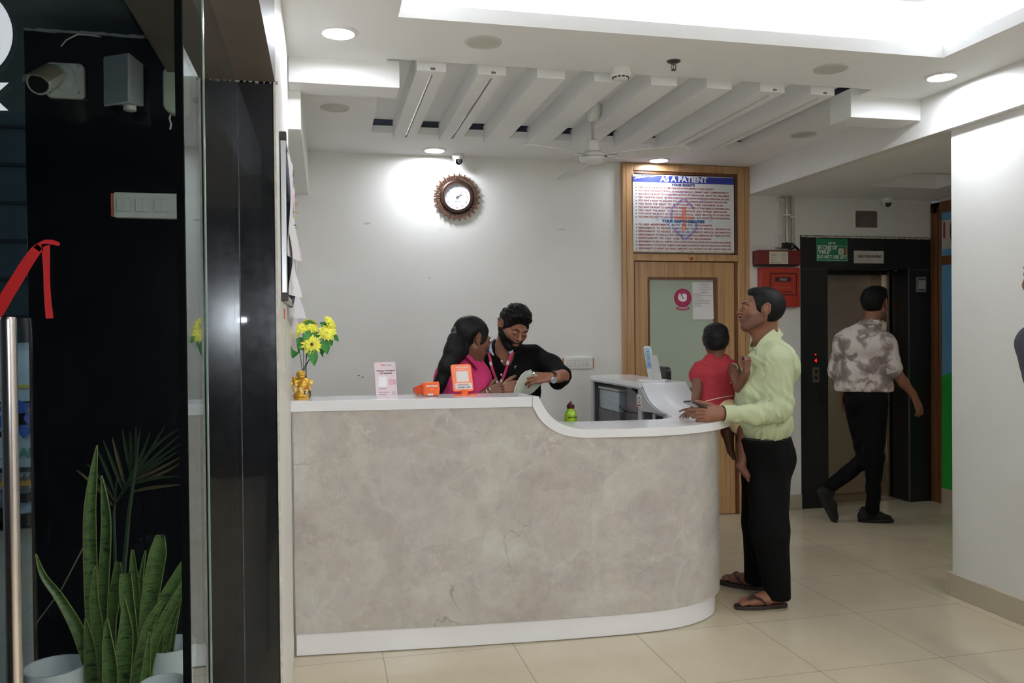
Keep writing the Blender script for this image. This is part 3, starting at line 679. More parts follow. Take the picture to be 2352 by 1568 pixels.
r_ = MB(); r_.box(-.001, .051, -.002, .132, .165, .19, M_); r_.obj('yellow_stripe', mat('yellow tape', (190, 170, 40), .5), bag)
# ------------------------------------------------ green bottle
p = at(1310.5, 940, 4.45); x, y = p.x, 4.45; zt = at(1310, 923, 4.45).z
bt = thing('water_bottle', 'lime green metal water bottle with maroon sports cap', 'bottle', (x, y, .80))
k = zt
MB().lathe([(0, .80), (.031, .80), (.034, .806), (.034, k-.075), (.033, k-.066), (.026, k-.052), (.0195, k-.045), (.0195, k-.034), (0, k-.034)], Matrix.Translation((x, y, 0)), 36).obj('bottle_body', mat('lime green enamel', (150, 190, 34), .2, var=.03, coat=.5), bt, smooth=True)
MB().lathe([(0, k-.036), (.0205, k-.036), (.0215, k-.032), (.0215, k-.016), (.017, k-.012), (0, k-.012)], Matrix.Translation((x, y, 0)), 24).tube([(x-.012, y-.003, k-.013), (x-.002, y-.003, k-.003), (x+.004, y-.003, k+.003)], .005, 8).lathe([(0, k-.013), (.0085, k-.013), (.0075, k-.003), (0, k-.003)], Matrix.Translation((x+.001, y, 0)), 16).obj('sports_cap', mat('maroon plastic', (74, 24, 40), .3), bt, smooth=True)
wordbars([(-.026, .004, 0), (.010, .026, 0)], frontal(x, y-.0343, k-.083), MINK, 'printed_marks', bt, 3, .006)
# ------------------------------------------------ wall switchboards
def switchboard(name, lab, M, w, h, nmod, side_c, knob=False, right_side=True, cat='switchboard'):
    t = thing(name, lab, cat, M.translation)
    MB().rbox(-w/2, w/2, -.022, 0, -h/2, h/2, .007, 'y', M=M).obj('cover_plate', MWHITE if knob else MOFFW, t, bevel=.002)
    MB().rbox(-w/2-.008, -w/2+.002, -.018, 0, -h/2+.003, h/2-.003, .003, 'y', M=M).obj('side_cap', side_c, t)
    if right_side: MB().rbox(w/2-.002, w/2+.008, -.018, 0, -h/2+.003, h/2-.003, .003, 'y', M=M).obj('side_cap', side_c, t)
    pitch = w*.27 if knob else w*.26; s = h*.27
    for i in range(nmod):
        cx = (i-(nmod-1)/2)*pitch+(-.005 if knob else -.02+.0)
        f = MB(); f.rbox(cx-s, cx+s, -.0235, -.021, -s, s, .005, 'y', M=M); fo = f.obj('switch_bezel', mat('bezel line', (168, 168, 164), .4) if i == 0 else bpy.data.materials['bezel line'], t)
        g = MB(); g.rbox(cx-s*.92, cx-.0007, -.0265, -.022, -s*.92, s*.92, .003, 'y', M=M); g.rbox(cx+.0007, cx+s*.92, -.0250, -.022, -s*.92, s*.92, .003, 'y', M=M)
        g.obj('rocker_switch', MWHITE if knob else MOFFW, fo)
        if knob and i == nmod-1: MB().lathe([(0, 0), (.009, 0), (.0085, .008), (0, .009)], M @ track((cx+.003, -.025, 0), (0, -1, 0)), 20).obj('regulator_knob', MWHITE, fo, smooth=True)
    return t
p = at(1327, 833.5, BACK)
MCOP = mat('copper side cap', (178, 112, 80), .35, .2)
switchboard('switchboard', 'white switchboard with copper ends on the wall behind the desk', Matrix.Translation((p.x, BACK, p.z)), .228, .086, 3, MCOP, True)
p = at(340, 474, 2.85)
switchboard('switchboard', 'dusty white switchboard with orange end on the black granite outside', Matrix.Translation((p.x+.008, 2.85, p.z)), .212, .080, 3, mat('orange side cap', (186, 92, 62), .4), False, False)
# ------------------------------------------------ clock
p = at(1049, 453, BACK); ck = thing('wall_clock', 'round bronze gear shaped clock with white dial on the back wall', 'clock', (p.x, BACK, p.z))
MK = frontal(p.x, BACK, p.z); MBRZ = mat('antique bronze', (112, 78, 62), .35, .75, var=.25, vs=30); MBRD = mat('dark bronze', (66, 50, 44), .4, .7, var=.25, vs=30)
def ring(M, r0_, r1_, z0, z1, n=64): return MB().lathe([(r0_, z0), (r1_, z0), (r1_, z1), (r0_, z1), (r0_, z0)], M, n, caps=False)
ring(MK, .149, .158, .008, .022).obj('outer_ring', MBRZ, ck, smooth=True)
MB().lathe([(.098, .0), (.126, .0), (.129, .012), (.128, .024), (.118, .031), (.108, .033), (.098, .028), (.098, 0)], MK, 72, caps=False).obj('inner_ring', MBRD, ck, smooth=True, ang=60)
ring(MK, .0965, .1005, .022, .0335).obj('bezel', MBRZ, ck, smooth=True)
for i in range(26):
    a = 2*PI*i/26; Mq = MK @ Matrix.Rotation(a, 4, 'Z')
    MB().box(.156, .175, -.0048, .0048, .008, .021, Mq).obj('gear_tooth', MBRZ, ck, bevel=.0015)
for i in range(48):
    a = 2*PI*(i+.5)/48; Mq = MK @ Matrix.Rotation(a, 4, 'Z')
    MB().box(.125, .151, -.0046, .0046, .010, .019, Mq).obj('roller_bar', MBRZ, ck, bevel=.001)
MB().lathe([(0, .004), (.0985, .004), (.0985, .014), (0, .014)], MK, 64).obj('dial', mat('clock dial', (224, 230, 242), .35, var=.01), ck)
it = []
for h in range(1, 13):
    a = PI/2-h*PI/6; it.append((str(h), .0225, .077*math.cos(a), .077*math.sin(a)-.001, 'CENTER', .0, None))
text('', 0, MK @ Matrix.Translation((0, 0, .0145)), MINK, 'numerals', ck, items=it)
ring(MK, .0575, .0582, .0141, .0145).obj('dial_line', mat('dial line', (170, 176, 186), .6), ck)
text('Brizlanto', .012, MK @ Matrix.Translation((0, .036, .0145)), mat('dial crest print', (150, 110, 130), .6), 'dial_lettering', ck, width=.05)
text('medicines', .010, MK @ Matrix.Translation((0.002, -.034, .0145)), mat('dial blue print', (90, 140, 190), .6), 'dial_lettering', ck, width=.05)
text('tablets', .008, MK @ Matrix.Translation((-.034, .004, .0145)), MINK, 'dial_lettering', ck, width=.026)
def hand(ang, L, wd, z, m, nm): MB().box(-.012, L, -wd, wd, z, z+.0012, MK @ Matrix.Rotation(ang, 4, 'Z')).obj(nm, m, ck)
hand(math.radians(22), .042, .0018, .0165, MINK, 'hour_hand'); hand(math.radians(44), .062, .0012, .0185, MINK, 'minute_hand'); hand(math.radians(229), .045, .0005, .0205, MINKR, 'second_hand')
MB().lathe([(0, .014), (.004, .014), (.004, .022), (0, .022)], MK, 16).obj('hand_pin', MINK, ck)
# ------------------------------------------------ dome cameras
def dome(x, y, z, look, lab, s=1.0):
    t = thing('dome_camera', lab, 'security camera', (x, y, z))
    Mz = Matrix.Translation((x, y, z)) @ Matrix.Scale(s, 4)
    MB().lathe([(0, 0), (.046, 0), (.047, -.004), (.043, -.022), (.036, -.040), (.028, -.045), (0, -.045)], Mz, 36).obj('camera_base', MWHITE, t, smooth=True)
    MB().lathe([(0, -.001), (.046, -.001), (.046, .001), (0, .001)], Mz, 30).obj('base_gasket', MBLACK, t)
    Mb = Matrix.Translation((x, y, z-.044*s)) @ track((0, 0, 0), look) @ Matrix.Scale(s, 4)
    MB().lathe([(0, -.030), (.018, -.026), (.028, -.014), (.032, 0), (.030, .014), (.026, .022), (0, .022)], Mb, 32).obj('camera_ball', MWHITE, t, smooth=True)
    e = MB().lathe([(0, .021), (.026, .021), (.0255, .026), (.022, .028), (0, .028)], Mb, 32).obj('lens_window', mat('black lens glass', (8, 9, 11), .06, coat=1), t, smooth=True)
    MB().lathe([(.008, .028), (.0105, .028), (.0105, .030), (.008, .030), (.008, .028)], Mb, 24, caps=False).obj('lens_ring', MGREYP, e)
    return t
dome(.97, 5.99, CEIL, (.12, -1, -.5), 'white dome camera on the ceiling edge right above the wall clock')
p = at(2036, 462, 6.02); dome(p.x, 6.015, LOWC, (-.1, -1, -.45), 'white dome camera above the lift beside the grey patch', .95)
# ------------------------------------------------ smoke detector, sprinkler
Mz = Matrix.Translation((1.455, 3.905, CEIL)); sd = thing('smoke_detector', 'white round smoke detector on the ceiling edge before the slats', 'smoke detector', (1.455, 3.905, CEIL))
MB().lathe([(0, 0), (.050, 0), (.050, -.024), (.053, -.026), (.053, -.034), (.046, -.042), (0, -.042)], Mz, 40).obj('detector_base', MWHITE, sd, smooth=True)
MB().lathe([(0, -.041), (.040, -.041), (.036, -.050), (.026, -.054), (0, -.056)], Mz, 40).obj('detector_cap', MWHITE, sd, smooth=True)
b = MB()
for k in range(12):
    b.box(.0375, .0415, -.0065, .0065, -.048, -.042, Mz @ Matrix.Rotation(2*PI*k/12, 4, 'Z'))
b.obj('sensing_slot', MBLACK, sd)
Mz = Matrix.Translation((1.664, 3.737, CEIL)); sp = thing('sprinkler', 'small dark metal fire sprinkler on the ceiling right of the smoke detector', 'sprinkler', (1.664, 3.737, CEIL))
MDM = mat('dull sprinkler metal', (92, 92, 88), .35, .9)
MB().lathe([(0, 0), (.034, 0), (.033, -.004), (.022, -.010), (.012, -.013), (.010, -.018), (0, -.018)], Mz, 32).obj('escutcheon', MDM, sp, smooth=True)
b = MB()
for s_ in (-1, 1): b.tube([Mz @ Vector(q_) for q_ in ((s_*.007, 0, -.016), (s_*.012, 0, -.026), (s_*.010, 0, -.036), (0, 0, -.044))], .0024, 8)
b.tube([Mz @ Vector((0, 0, -.016)), Mz @ Vector((0, 0, -.042))], .002, 8); b.lathe([(0, -.043), (.013, -.043), (.012, -.046), (0, -.046)], Mz, 24)
b.obj('sprinkler_yoke', MDM, sp, smooth=True)
# ------------------------------------------------ ceiling fan
fx, fy_, = 1.607, 4.80
fan = thing('ceiling_fan', 'white three blade ceiling fan hanging below the ceiling slats', 'ceiling fan', (fx, fy_, 2.85))
zc = at(1350, 362, fy_).z
Mf = Matrix.Translation((fx, fy_, zc))
MB().lathe([(0, 2.85-zc), (.05, 2.85-zc), (.05, 2.80-zc), (.03, 2.757-zc), (.012, 2.747-zc), (0, 2.747-zc)], Mf, 32).obj('canopy', MWHITE, fan, smooth=True)
MB().lathe([(0, 2.76-zc), (.0095, 2.76-zc), (.0095, .06), (0, .06)], Mf, 16).obj('down_rod', mat('stained rod', (178, 164, 152), .5, var=.2), fan, smooth=True)
MB().lathe([(0, .108), (.022, .108), (.034, .100), (.042, .082), (.045, .040), (.047, .036), (0, .036)], Mf, 36).obj('lower_canopy', MWHITE, fan, smooth=True)
MB().lathe([(0, .030), (.060, .030), (.074, .022), (.083, .010), (.085, 0), (.083, -.012), (.072, -.024), (.058, -.030), (.054, -.028), (0, -.026)], Mf, 48).obj('motor_housing', MWHITE, fan, smooth=True)
MB().lathe([(.0845, .004), (.0862, .002), (.0862, -.002), (.0845, -.004), (.0845, .004)], Mf, 48, caps=False).obj('chrome_band', MCHROME, fan)
for tx, ty in ((1165, 322), (1570, 346), (1312, 400)):
    v = atZ(tx, ty, zc-.02) - Vector((fx, fy_, zc-.02)); a = math.atan2(v.y, v.x); Lb = .585
    Mq = Mf @ Matrix.Rotation(a, 4, 'Z'); rows = []
    for i in range(13):
        u = i/12; r = .13+(Lb-.13)*u; w = (.040+.030*math.sin(min(1, u*1.25)*PI*.62))*(1 if u < .96 else .8); dz = -.015*u-.004
        rows.append([Mq @ Vector((r+(.012*math.cos(s2*PI/2) if i == 12 else 0), w*s2, dz-.010*s2+.004*(1-s2*s2))) for s2 in (-1, -.6, -.2, .2, .6, 1)])
    bl = MB().grid(rows, thick=.0025).obj('blade', MWHITE, fan, smooth=True)
    MB().prism([Mq @ Vector(q_) for q_ in ((.07, -.014, .002), (.15, -.028, -.004), (.185, -.014, -.004), (.185, .014, -.004), (.15, .028, -.004), (.07, .014, .002))], [Mq @ Vector(q_) for q_ in ((.07, -.014, .008), (.15, -.028, .002), (.185, -.014, .002), (.185, .014, .002), (.15, .028, .002), (.07, .014, .008))]).obj('blade_bracket', MCHROME, bl, bevel=.002)
# ================================================================== WALL THINGS
bY = FY-.003
bx0, bx1, bz0, bz1 = 2.337, 3.188, 2.083, 2.684
bdn = thing('rights_board', 'printed board headed AS A PATIENT mounted above the wooden door', 'notice board', (2.76, FY, 2.08))
MB().box(bx0, bx1, bY-.003, bY, bz0, bz1).obj('board_sheet', mat('board sheet', (218, 220, 221), .7, spec=.2, var=.02, vs=3), bdn)
Yt = bY-.0032
def fl_(P, y, m, nm, par, th=.0006): return MB().prism([(p[0], y-th, p[1]) for p in P], [(p[0], y, p[1]) for p in P]).obj(nm, m, par)
fl_([(bx0, at(1565, 420.5, Yt).z), (bx1, at(1565, 420.5, Yt).z), (bx1, bz1-.004), (bx0+.07, bz1-.006), (bx0, bz1-.02)], Yt, mat('royal blue print', (44, 56, 150), .7, var=.03), 'header_band', bdn)
random.seed(4)
for k in range(5):
    x_ = bx0+.012+.030*k; fl_([(x_, bz1-.040+.006*k), (x_+.045, bz1-.022+.003*k), (x_+.060, bz1-.010), (x_+.012, bz1-.020)], Yt-.0006, bpy.data.materials['white print'], 'scraped_patch', bdn, .0002)
MWB = mat('watermark pale blue', (186, 214, 226), .5, var=.02); MWP = mat('watermark violet', (156, 150, 204), .5, var=.02); MWS = mat('watermark salmon', (226, 158, 138), .5, var=.02)
mx, mz = 2.760, 2.330
fl_([(mx-.20, mz+.02), (mx+.20, mz+.02), (mx, mz-.16)], Yt, MWB, 'watermark_star', bdn, .0002)
def bar(x0_, z0_, x1_, z1_, w_, m, nm='watermark_ring', o=.0004):
    dx, dz = x1_-x0_, z1_-z0_; L = math.hypot(dx, dz); nx, nz = -dz/L*w_/2, dx/L*w_/2
    fl_([(x0_+nx, z0_+nz), (x0_-nx, z0_-nz), (x1_-nx, z1_-nz), (x1_+nx, z1_+nz)], Yt, m, nm, bdn, o)
for q in ((-.005, .175, -.10, .10), (.005, .175, .09, .095), (-.105, .10, -.105, .01), (.105, .0, .105, -.06), (.105, -.06, .01, -.145), (-.085, -.065, .005, -.145)): bar(mx+q[0], mz+q[1], mx+q[2], mz+q[3], .017, MWP)
bar(mx, mz+.11, mx, mz-.075, .036, MWS, 'watermark_cross'); bar(mx-.085, mz+.025, mx+.085, mz+.025, .022, MWS, 'watermark_cross', .0005)
arc = 'SANT NEWAL CARE HOSPITAL'; it_ = []
wm = MB
for k, ch in enumerate(arc):
    a_ = math.radians(196-212*k/(len(arc)-1)); 
    if ch == ' ': continue
    text(ch, .034, frontal(mx+.225*math.cos(a_), Yt-.0001, mz+.03+.195*math.sin(a_)) @ Matrix.Rotation(a_-PI/2, 4, 'Z'), MWP, 'watermark_letter', bdn, ext=.0001)
MT = frontal(0, Yt-.0006, 0)
zz = lambda y_: at(1565, y_, Yt).z
text('AS A PATIENT', .058, MT @ Matrix.Translation((2.762, zz(412.5), .0004)), MINKO, 'title_lettering', bdn, bold=.0022, width=.40)
L1 = ['YOU HAVE THE RIGHT TO BE TREATED WITH RESPECT, AND DIGNITY', 'YOU HAVE THE RIGHT OF FULL CONSIDERATION OF  PRIVACY AND CONFIDENTIALITY.', 'YOU HAVE THE RIGHT TO A CLEAR EXPLANATION BY THE DOCTOR  ABOUT THE  TREATMENT', 'YOU  HAVE THE  RIGHT  TO PARTICIPATE IN DECISIONS INVOLVING YOUR HEALTHCARE', 'YOU HAVE A RIGHT TO REQUEST FOR A SECOND OPINION AND CHANGE THE DOCTOR.', 'YOU  HAVE  THE  RIGHT  TO  BE  INVOLVED  IN  THEIR  DISCHARGE  PLAN.', 'YOU HAVE THE RIGHT TO INSPECT AND REQUEST A COPY OF THEIR MEDICAL INFORMATION.', 'YOU  HAVE  THE  RIGHT  TO  MAKE  SUGGESTIONS  AND  EXPRESS  GRIEVANCES.', 'YOU HAVE THE RIGHT TO DISCUSS THE ETHICAL  ISSUE  RELATED TO YOUR CARE', 'YOU HAVE THE RIGHT TO HAVE AN INTERPRETER IF YOU DO  NOT  UNDERSTAND EXPLANATIONS.']
R1 = [1638, 1673, 1673, 1673, 1669, 1659, 1674, 1668, 1675, 1675]
L2 = ['TO  KEEP  APPOINTMENTS ,  BE  ON  TIME  FOR  APPOINTMENTS.', 'RESPONSIBILITY  TO  PROVIDE  COMPLETE  AND  ACCURATE  PRSONAL  INFORMATION', 'RESPONSIBILITY  TO  PROVIDE  ACCURATE  AND  COMPLETE  MEDICAL  INFORMATION', 'RESPONSIBILITY TO FOLLOW THE TREATMENT PLAN RECOMMENDED BY THEIR DOCTOR.', 'RESPONSIBILITY  TO  TAKE  CARE  OF  THEIR  BELONGINGS.', 'RESPONSIBILITY TO TREAT ALL HOSPITAL STAFF, OTHER PATIENTS AND VISITOR WITH COURTESY AND RESPECT:', 'RESPONSIBILITY TO PROVIDE COMPLETE INFORMATION ABOUTE HEALTH INSURANCE COVERAGE', 'RESPONSIBILITY TO REPORT ANY ISSUES, COMPLAINTS OR CONCERNS THAT MAY AFFECT YOUR CARE']
R2 = [1633, 1675, 1675, 1675, 1630, 1676, 1675, 1677]
def bx(px_): return bx0+(px_-1450)/(1684-1450)*(bx1-bx0)
it_, bu = [], []
def addl(l, z, r):
    x0_ = bx(1462); it_.append((l, .0185, (x0_+bx(r))/2, z, 'CENTER', .0003, bx(r)-x0_)); bu.append((bx(1457), z))
for k, l in enumerate(L1): addl(l, zz(433+7.42*k), R1[k])
for k, l in enumerate(L2): addl(l, zz(517+7.75*k), R2[k])
for row in it_:
    o_ = text('', 0, MT, MINKR, 'text_line', bdn, items=[row])
b = MB()
for x_, z_ in bu: b.lathe([(0, 0), (.0042, 0), (.0042, .0004), (0, .0004)], frontal(x_, Yt-.0004, z_), 12)
b.obj('bullet_marks', MINKR, bdn)
text('YOUR RIGHTS', .027, MT @ Matrix.Translation((2.755, zz(425.3), 0)), MINKB, 'heading', bdn, bold=.0012, width=.20)
text('YOUR RESPONSIBILITIES', .029, MT @ Matrix.Translation((2.755, zz(508.6), 0)), MINKB, 'heading', bdn, bold=.0012, width=.36)
random.seed(8); P = [(bx0+(bx1-bx0)*k/40, bz0+.006+.014*random.random()) for k in range(41)]
fl_(P+[(bx1, bz0), (bx0, bz0)], Yt, mat('tan glue stain', (198, 178, 150), .7, var=.1), 'glue_stain', bdn, .0003)
# things on the door glass
GY = ly0+.012
p0, p1 = at(1590, 648, GY), at(1645, 733, GY)
nt = thing('paper_notice', 'white printed sheet taped to the upper right of the door glass', 'notice', (p0.x, GY, p1.z))
rows = []
for i in range(10):
    v = i/9; rows.append([(p0.x+.004*v+(p1.x-p0.x)*u, GY-.002-(.012*max(0, u-.6)*v*v*2.5), p0.z+(p1.z-p0.z)*v*(1.0 if u < .8 else .985)) for u in [k/8 for k in range(9)]])
MB().grid(rows, thick=-.0006).obj('notice_sheet', MPAPER, nt, smooth=True)
W_ = p1.x-p0.x; cx_ = (p0.x+p1.x)/2; it_ = [('To whom it may concern', .011, cx_, p0.z-.018, 'CENTER', .0003, W_*.34), ('NOTICE FOR VISITORS', .009, cx_, p0.z-.030, 'CENTER', .0003, W_*.28)]
wb = []
for k, (wf, al) in enumerate([(.5, 0), (.5, 0), (.3, 0), (.28, 0), (.38, -1), (.75, -1), (.3, -1), (.4, -1), (.85, -1), (.6, -1), (.7, -1), (.3, -1), (.35, -1)]):
    z_ = p0.z-.044-.0125*k; w_ = W_*wf; wb.append((cx_-w_/2, cx_+w_/2, z_) if al == 0 else (p0.x+.01, p0.x+.01+w_, z_))
wb += [(cx_-W_*.17, cx_+W_*.17, p0.z-.018), (cx_-W_*.14, cx_+W_*.14, p0.z-.030)]
wordbars(wb, frontal(0, GY-.0030, 0), mat('grey print', (126, 124, 128), .7), 'notice_print', nt, 5, .0028)
p = at(1568, 684, GY); R_ = at(1588, 684, GY).x-p.x
st = thing('round_sticker', 'round magenta sticker with white mother and baby emblem on the door glass', 'sticker', p)
MMAG = mat('magenta vinyl', (176, 34, 92), .35, var=.05); Mg = frontal(p.x, GY-.001, p.z)
MB().lathe([(0, 0), (R_, 0), (R_, .0012), (0, .0012)], Mg, 48).obj('sticker_disc', MMAG, st)
MB().lathe([(R_*.84, .0012), (R_*.90, .0012), (R_*.90, .0015), (R_*.84, .0015), (R_*.84, .0012)], Mg, 48, caps=False).obj('sticker_ring', mat('dark magenta print', (110, 40, 66), .4), st)
def disc(M, x_, y_, rx_, ry_, th, m, nm, par, rot=0):
    Mq = M @ Matrix.Translation((x_, y_, 0)) @ Matrix.Rotation(rot, 4, 'Z') @ Matrix.Diagonal((rx_, ry_, 1, 1))
    return MB().lathe([(0, 0), (1, 0), (1, th), (0, th)], Mq, 28).obj(nm, m, par)
Mg2 = Mg @ Matrix.Translation((0, 0, .0013))
em = disc(Mg2, 0, -.006, R_*.46, R_*.32, .0006, MINKO, 'emblem_figure', st)
disc(Mg2, -R_*.34, R_*.30, R_*.16, R_*.17, .0007, MINKO, 'emblem_head', em); disc(Mg2, -R_*.36, R_*.02, R_*.20, R_*.26, .0008, MINKO, 'emblem_shoulder', em, .3)
disc(Mg2, R_*.20, R_*.22, R_*.30, R_*.24, .0009, MINKO, 'emblem_head', em, -.5); disc(Mg2, 0, R_*.05, R_*.05, R_*.22, .0012, MMAG, 'emblem_gap', em, .5)
ribn = [(-1.0, -1.0), (-.78, -1.08), (0, -1.16), (.78, -1.08), (1.0, -1.0), (.92, -1.14), (1.0, -1.28), (.7, -1.34), (0, -1.42), (-.7, -1.34), (-1.0, -1.28), (-.92, -1.14)]
MB().prism([Mg @ Vector((x_*R_*.76, y_*R_*.93, 0)) for x_, y_ in ribn], [Mg @ Vector((x_*R_*.76, y_*R_*.93, .0012)) for x_, y_ in ribn]).obj('ribbon', MMAG, st)
wordbars([(-R_*.55, R_*.55, -R_*1.14)], Mg @ Matrix.Translation((0, 0, .0013)), MINKO, 'ribbon_lettering', st, 7, .004)
# chair beyond the desk wing
chx, chy = 2.38, 5.31
ch = thing('office_chair', 'black office chair behind the raised desk wing before the door', 'chair', (chx, chy, 0))
MB().rbox(5.10, 5.33, 0, .04, .70, 1.232, .04, 'y', M=Matrix(((0, 1, 0, 2.20), (1, 0, 0, 0), (0, 0, 1, 0), (0, 0, 0, 1)))).obj('backrest', MBLACK, ch, bevel=.006)
MB().rbox(2.25, 2.50, 5.11, 5.51, .44, .50, .05, 'z').obj('seat', MBLACK, ch, bevel=.01)
MB().box(2.24, 2.26, 5.18, 5.24, .47, .80).obj('back_bracket', MBLACK, ch)
MB().lathe([(0, .09), (.025, .09), (.025, .44), (0, .44)], Matrix.Translation((2.38, 5.31, 0)), 16).obj('gas_column', MCHROME, ch)
for k in range(5):
    a_ = 2*PI*k/5+.3; e_ = Vector((2.38+.16*math.cos(a_), 5.31+.16*math.sin(a_), .06))
    l_ = MB().tube([(2.38, 5.31, .11), e_], [.022, .016], 8).obj('base_arm', MBLACK, ch); MB().lathe([(0, -.012), (.026, -.012), (.026, .012), (0, .012)], Matrix.Translation((e_.x, e_.y, .026)) @ Matrix.Rotation(PI/2, 4, 'X'), 14).obj('caster', MBLACK, l_)
# card stands on the wing
W0 = at(1503, 872, 4.93); sy = 4.93
cs = thing('leaflet_stand', 'tall white and pale blue leaflet stand on the raised desk wing', 'leaflet stand', (W0.x, sy, ZW))
def quad(pts, y, dy_, m, nm, par, th=.004): 
    Q = [at(x_, y_, y+dy_*((872-y_)/76)) for x_, y_ in pts]; n_ = Vector((.25, -1, 0)).normalized()*th
    return MB().prism([q for q in Q], [q+n_ for q in Q]).obj(nm, m, par)
quad([(1489, 870), (1504, 871), (1495, 800), (1492, 795), (1482, 794), (1478, 798)], sy, .03, MWHITE, 'leaflet_card', cs)
quad([(1485.5, 846), (1497.5, 846), (1493, 799.5), (1480, 798)], sy-.0045, .03, mat('pale blue print', (150, 190, 214), .4, var=.05), 'blue_panel', cs, .0008)
for (yy, w_, m_) in ((806.5, 5, MINKB), (814, 4, MINKB), (821, 5, MINKB), (834, 5, MINKR), (838, 4, MINKB)):
    quad([(1484+(yy-800)*.14, yy+1.5), (1484+w_+(yy-800)*.14, yy+1.5), (1484+w_+(yy-800)*.14, yy), (1484+(yy-800)*.14, yy)], sy-.0056, .03, m_, 'print_line', cs, .0006)
h2 = thing('card_holder', 'small clear acrylic card holder beside the leaflet stand on the wing', 'card holder', (W0.x+.05, sy, ZW))
quad([(1502, 870), (1520, 872), (1509, 815), (1491, 815)], sy-.03, -.02, mat('frosted acrylic', (206, 206, 204), .15, var=.02), 'holder_front', h2, .003)
MB().box(W0.x-.02, W0.x+.08, sy-.02, sy+.05, ZW, ZW+.004).obj('holder_base', MWHITE, h2)
tag(MB().prism([(W0.x-.12, sy-.08, ZW), (W0.x+.03, sy-.10, ZW), (W0.x+.04, sy+.02, ZW), (W0.x-.10, sy+.03, ZW)], [(W0.x-.12, sy-.08, ZW+.006), (W0.x+.03, sy-.10, ZW+.006), (W0.x+.04, sy+.02, ZW+.006), (W0.x-.10, sy+.03, ZW+.006)]).obj('leaflet_pile', MPAPER), 'low pile of white leaflets lying at the foot of the leaflet stand', 'leaflets')
# ------------------------------------------------ fire panel, pipes
f0, f1 = at(1745, 614, BACK-.04), at(1835, 705, BACK-.04)
fp = thing('fire_alarm_panel', 'red fire alarm panel with display window on the wall left of the lift', 'fire alarm panel', (f0.x, BACK, f1.z))
MB().box(f0.x, f1.x, BACK-.06, BACK, f1.z, f0.z).obj('panel_body', MREDB, fp, bevel=.003)
pw, ph = f1.x-f0.x, f0.z-f1.z; fz = lambda v: f0.z-ph*v; fxx = lambda u: f0.x+pw*u
b = MB(); y_ = BACK-.0615; u0_, u1_, v0_, v1_ = .24, .90, .155, .69; e_ = .006
for a in ((u0_, u1_, v0_, None), (u0_, u1_, v1_, None)): b.box(fxx(a[0]), fxx(a[1]), y_-.001, y_+.002, fz(a[2])-e_/2, fz(a[2])+e_/2)
for u in (u0_, u1_): b.box(fxx(u)-e_/2, fxx(u)+e_/2, y_-.001, y_+.002, fz(v1_), fz(v0_))
b.obj('door_outline', mat('black seal', (30, 16, 14), .5), fp)
d_ = MB().box(fxx(.36), fxx(.76), y_-.002, y_+.002, fz(.36), fz(.25)).obj('display_bezel', mat('dark maroon bezel', (60, 20, 18), .3), fp)
MB().box(fxx(.46), fxx(.65), y_-.004, y_-.001, fz(.335), fz(.275)).obj('lcd_display', mat('grey lcd', (130, 130, 118), .2), d_)
MSL = mat('dark key', (40, 16, 14), .4)
for k in range(6): MB().lathe([(0, 0), (.0065, 0), (.006, .003), (0, .003)], frontal(fxx(.38+.072*k), y_, fz(.615)), 12).obj('panel_key', MSL, fp)
for k in range(8): MB().lathe([(0, 0), (.0025, 0), (.002, .002), (0, .002)], frontal(fxx(.37+.052*k), y_, fz(.50)), 8).obj('led_lamp', MOFFW, fp)
g0, g1 = at(1738, 574, BACK-.07), at(1837, 608, BACK-.07)
fb = thing('fire_box', 'dark red enamel box with paper list above the fire alarm panel', 'fire box', (g0.x, BACK, g1.z))
MB().rbox(g0.x, g1.x, BACK-.085, BACK, g1.z, g0.z, .012, 'y').obj('box_body', MREDD, fb, bevel=.003)
MB().box(g0.x+.004, g1.x-.004, BACK-.075, BACK, g1.z-.010, g1.z).obj('bottom_gap', MBLACK, fb)
h0, h1 = at(1767, 577, BACK-.087), at(1810, 606, BACK-.087)
pp_ = MB().box(h0.x, h1.x, BACK-.0885, BACK-.087, h1.z, h0.z).obj('paper_list', mat('cream paper', (206, 200, 182), .8, var=.03), fb)
wb = []
for k in range(6):
    z_ = h0.z-.022-.0135*k; wb.append((h0.x+.012, h0.x+(.060 if k < 5 else .11), z_))
    if k < 5: wb.append((h1.x-.055, h1.x-.018, z_))
wordbars(wb, frontal(0, BACK-.0888, 0), mat('brown print', (116, 104, 98), .7), 'list_print', fb, 9, .004)
MPIPE = mat('aged pvc conduit', (186, 180, 164), .5, var=.08, vs=9)
def conduit(x0, x1, y1, r, lab, zc_=()):
    Y_ = BACK-.03; a, c_ = at(x0, 451, Y_), at(x1, y1, Y_)
    o = thing('conduit_pipe', lab, 'pipe', (a.x, Y_, c_.z), 'pipes above the fire box')
    MB().tube([(a.x, Y_, LOWC+.0), (c_.x, Y_, c_.z)], r, 14).obj('pipe', MPIPE, o, smooth=True)
    for yy in zc_:
        z_ = at(x0, yy, Y_).z; MB().box(a.x-r*1.9, a.x+r*1.9, Y_-r*1.15, BACK, z_-.006, z_+.006).obj('pipe_clamp', MWHITE, o, bevel=.002)
    return o
conduit(1796, 1796, 552, .008, 'thin white conduit pipe, leftmost of the three above the fire box', (459,))
conduit(1807.5, 1808.5, 557, .0145, 'thick cream conduit pipe in the middle above the fire box', (493.5,))
conduit(1819.5, 1821.5, 561, .0135, 'grey cream conduit pipe nearest the lift above the fire box', (498,))
jb = at(1788, 557, BACK); tag(MB().rbox(jb.x-.035, jb.x+.04, BACK-.04, BACK, jb.z-.045, jb.z+.045, .008, 'y').obj('junction_box', MOFFW, bevel=.003), 'small aged white junction box at the foot of the pipes', 'junction box')
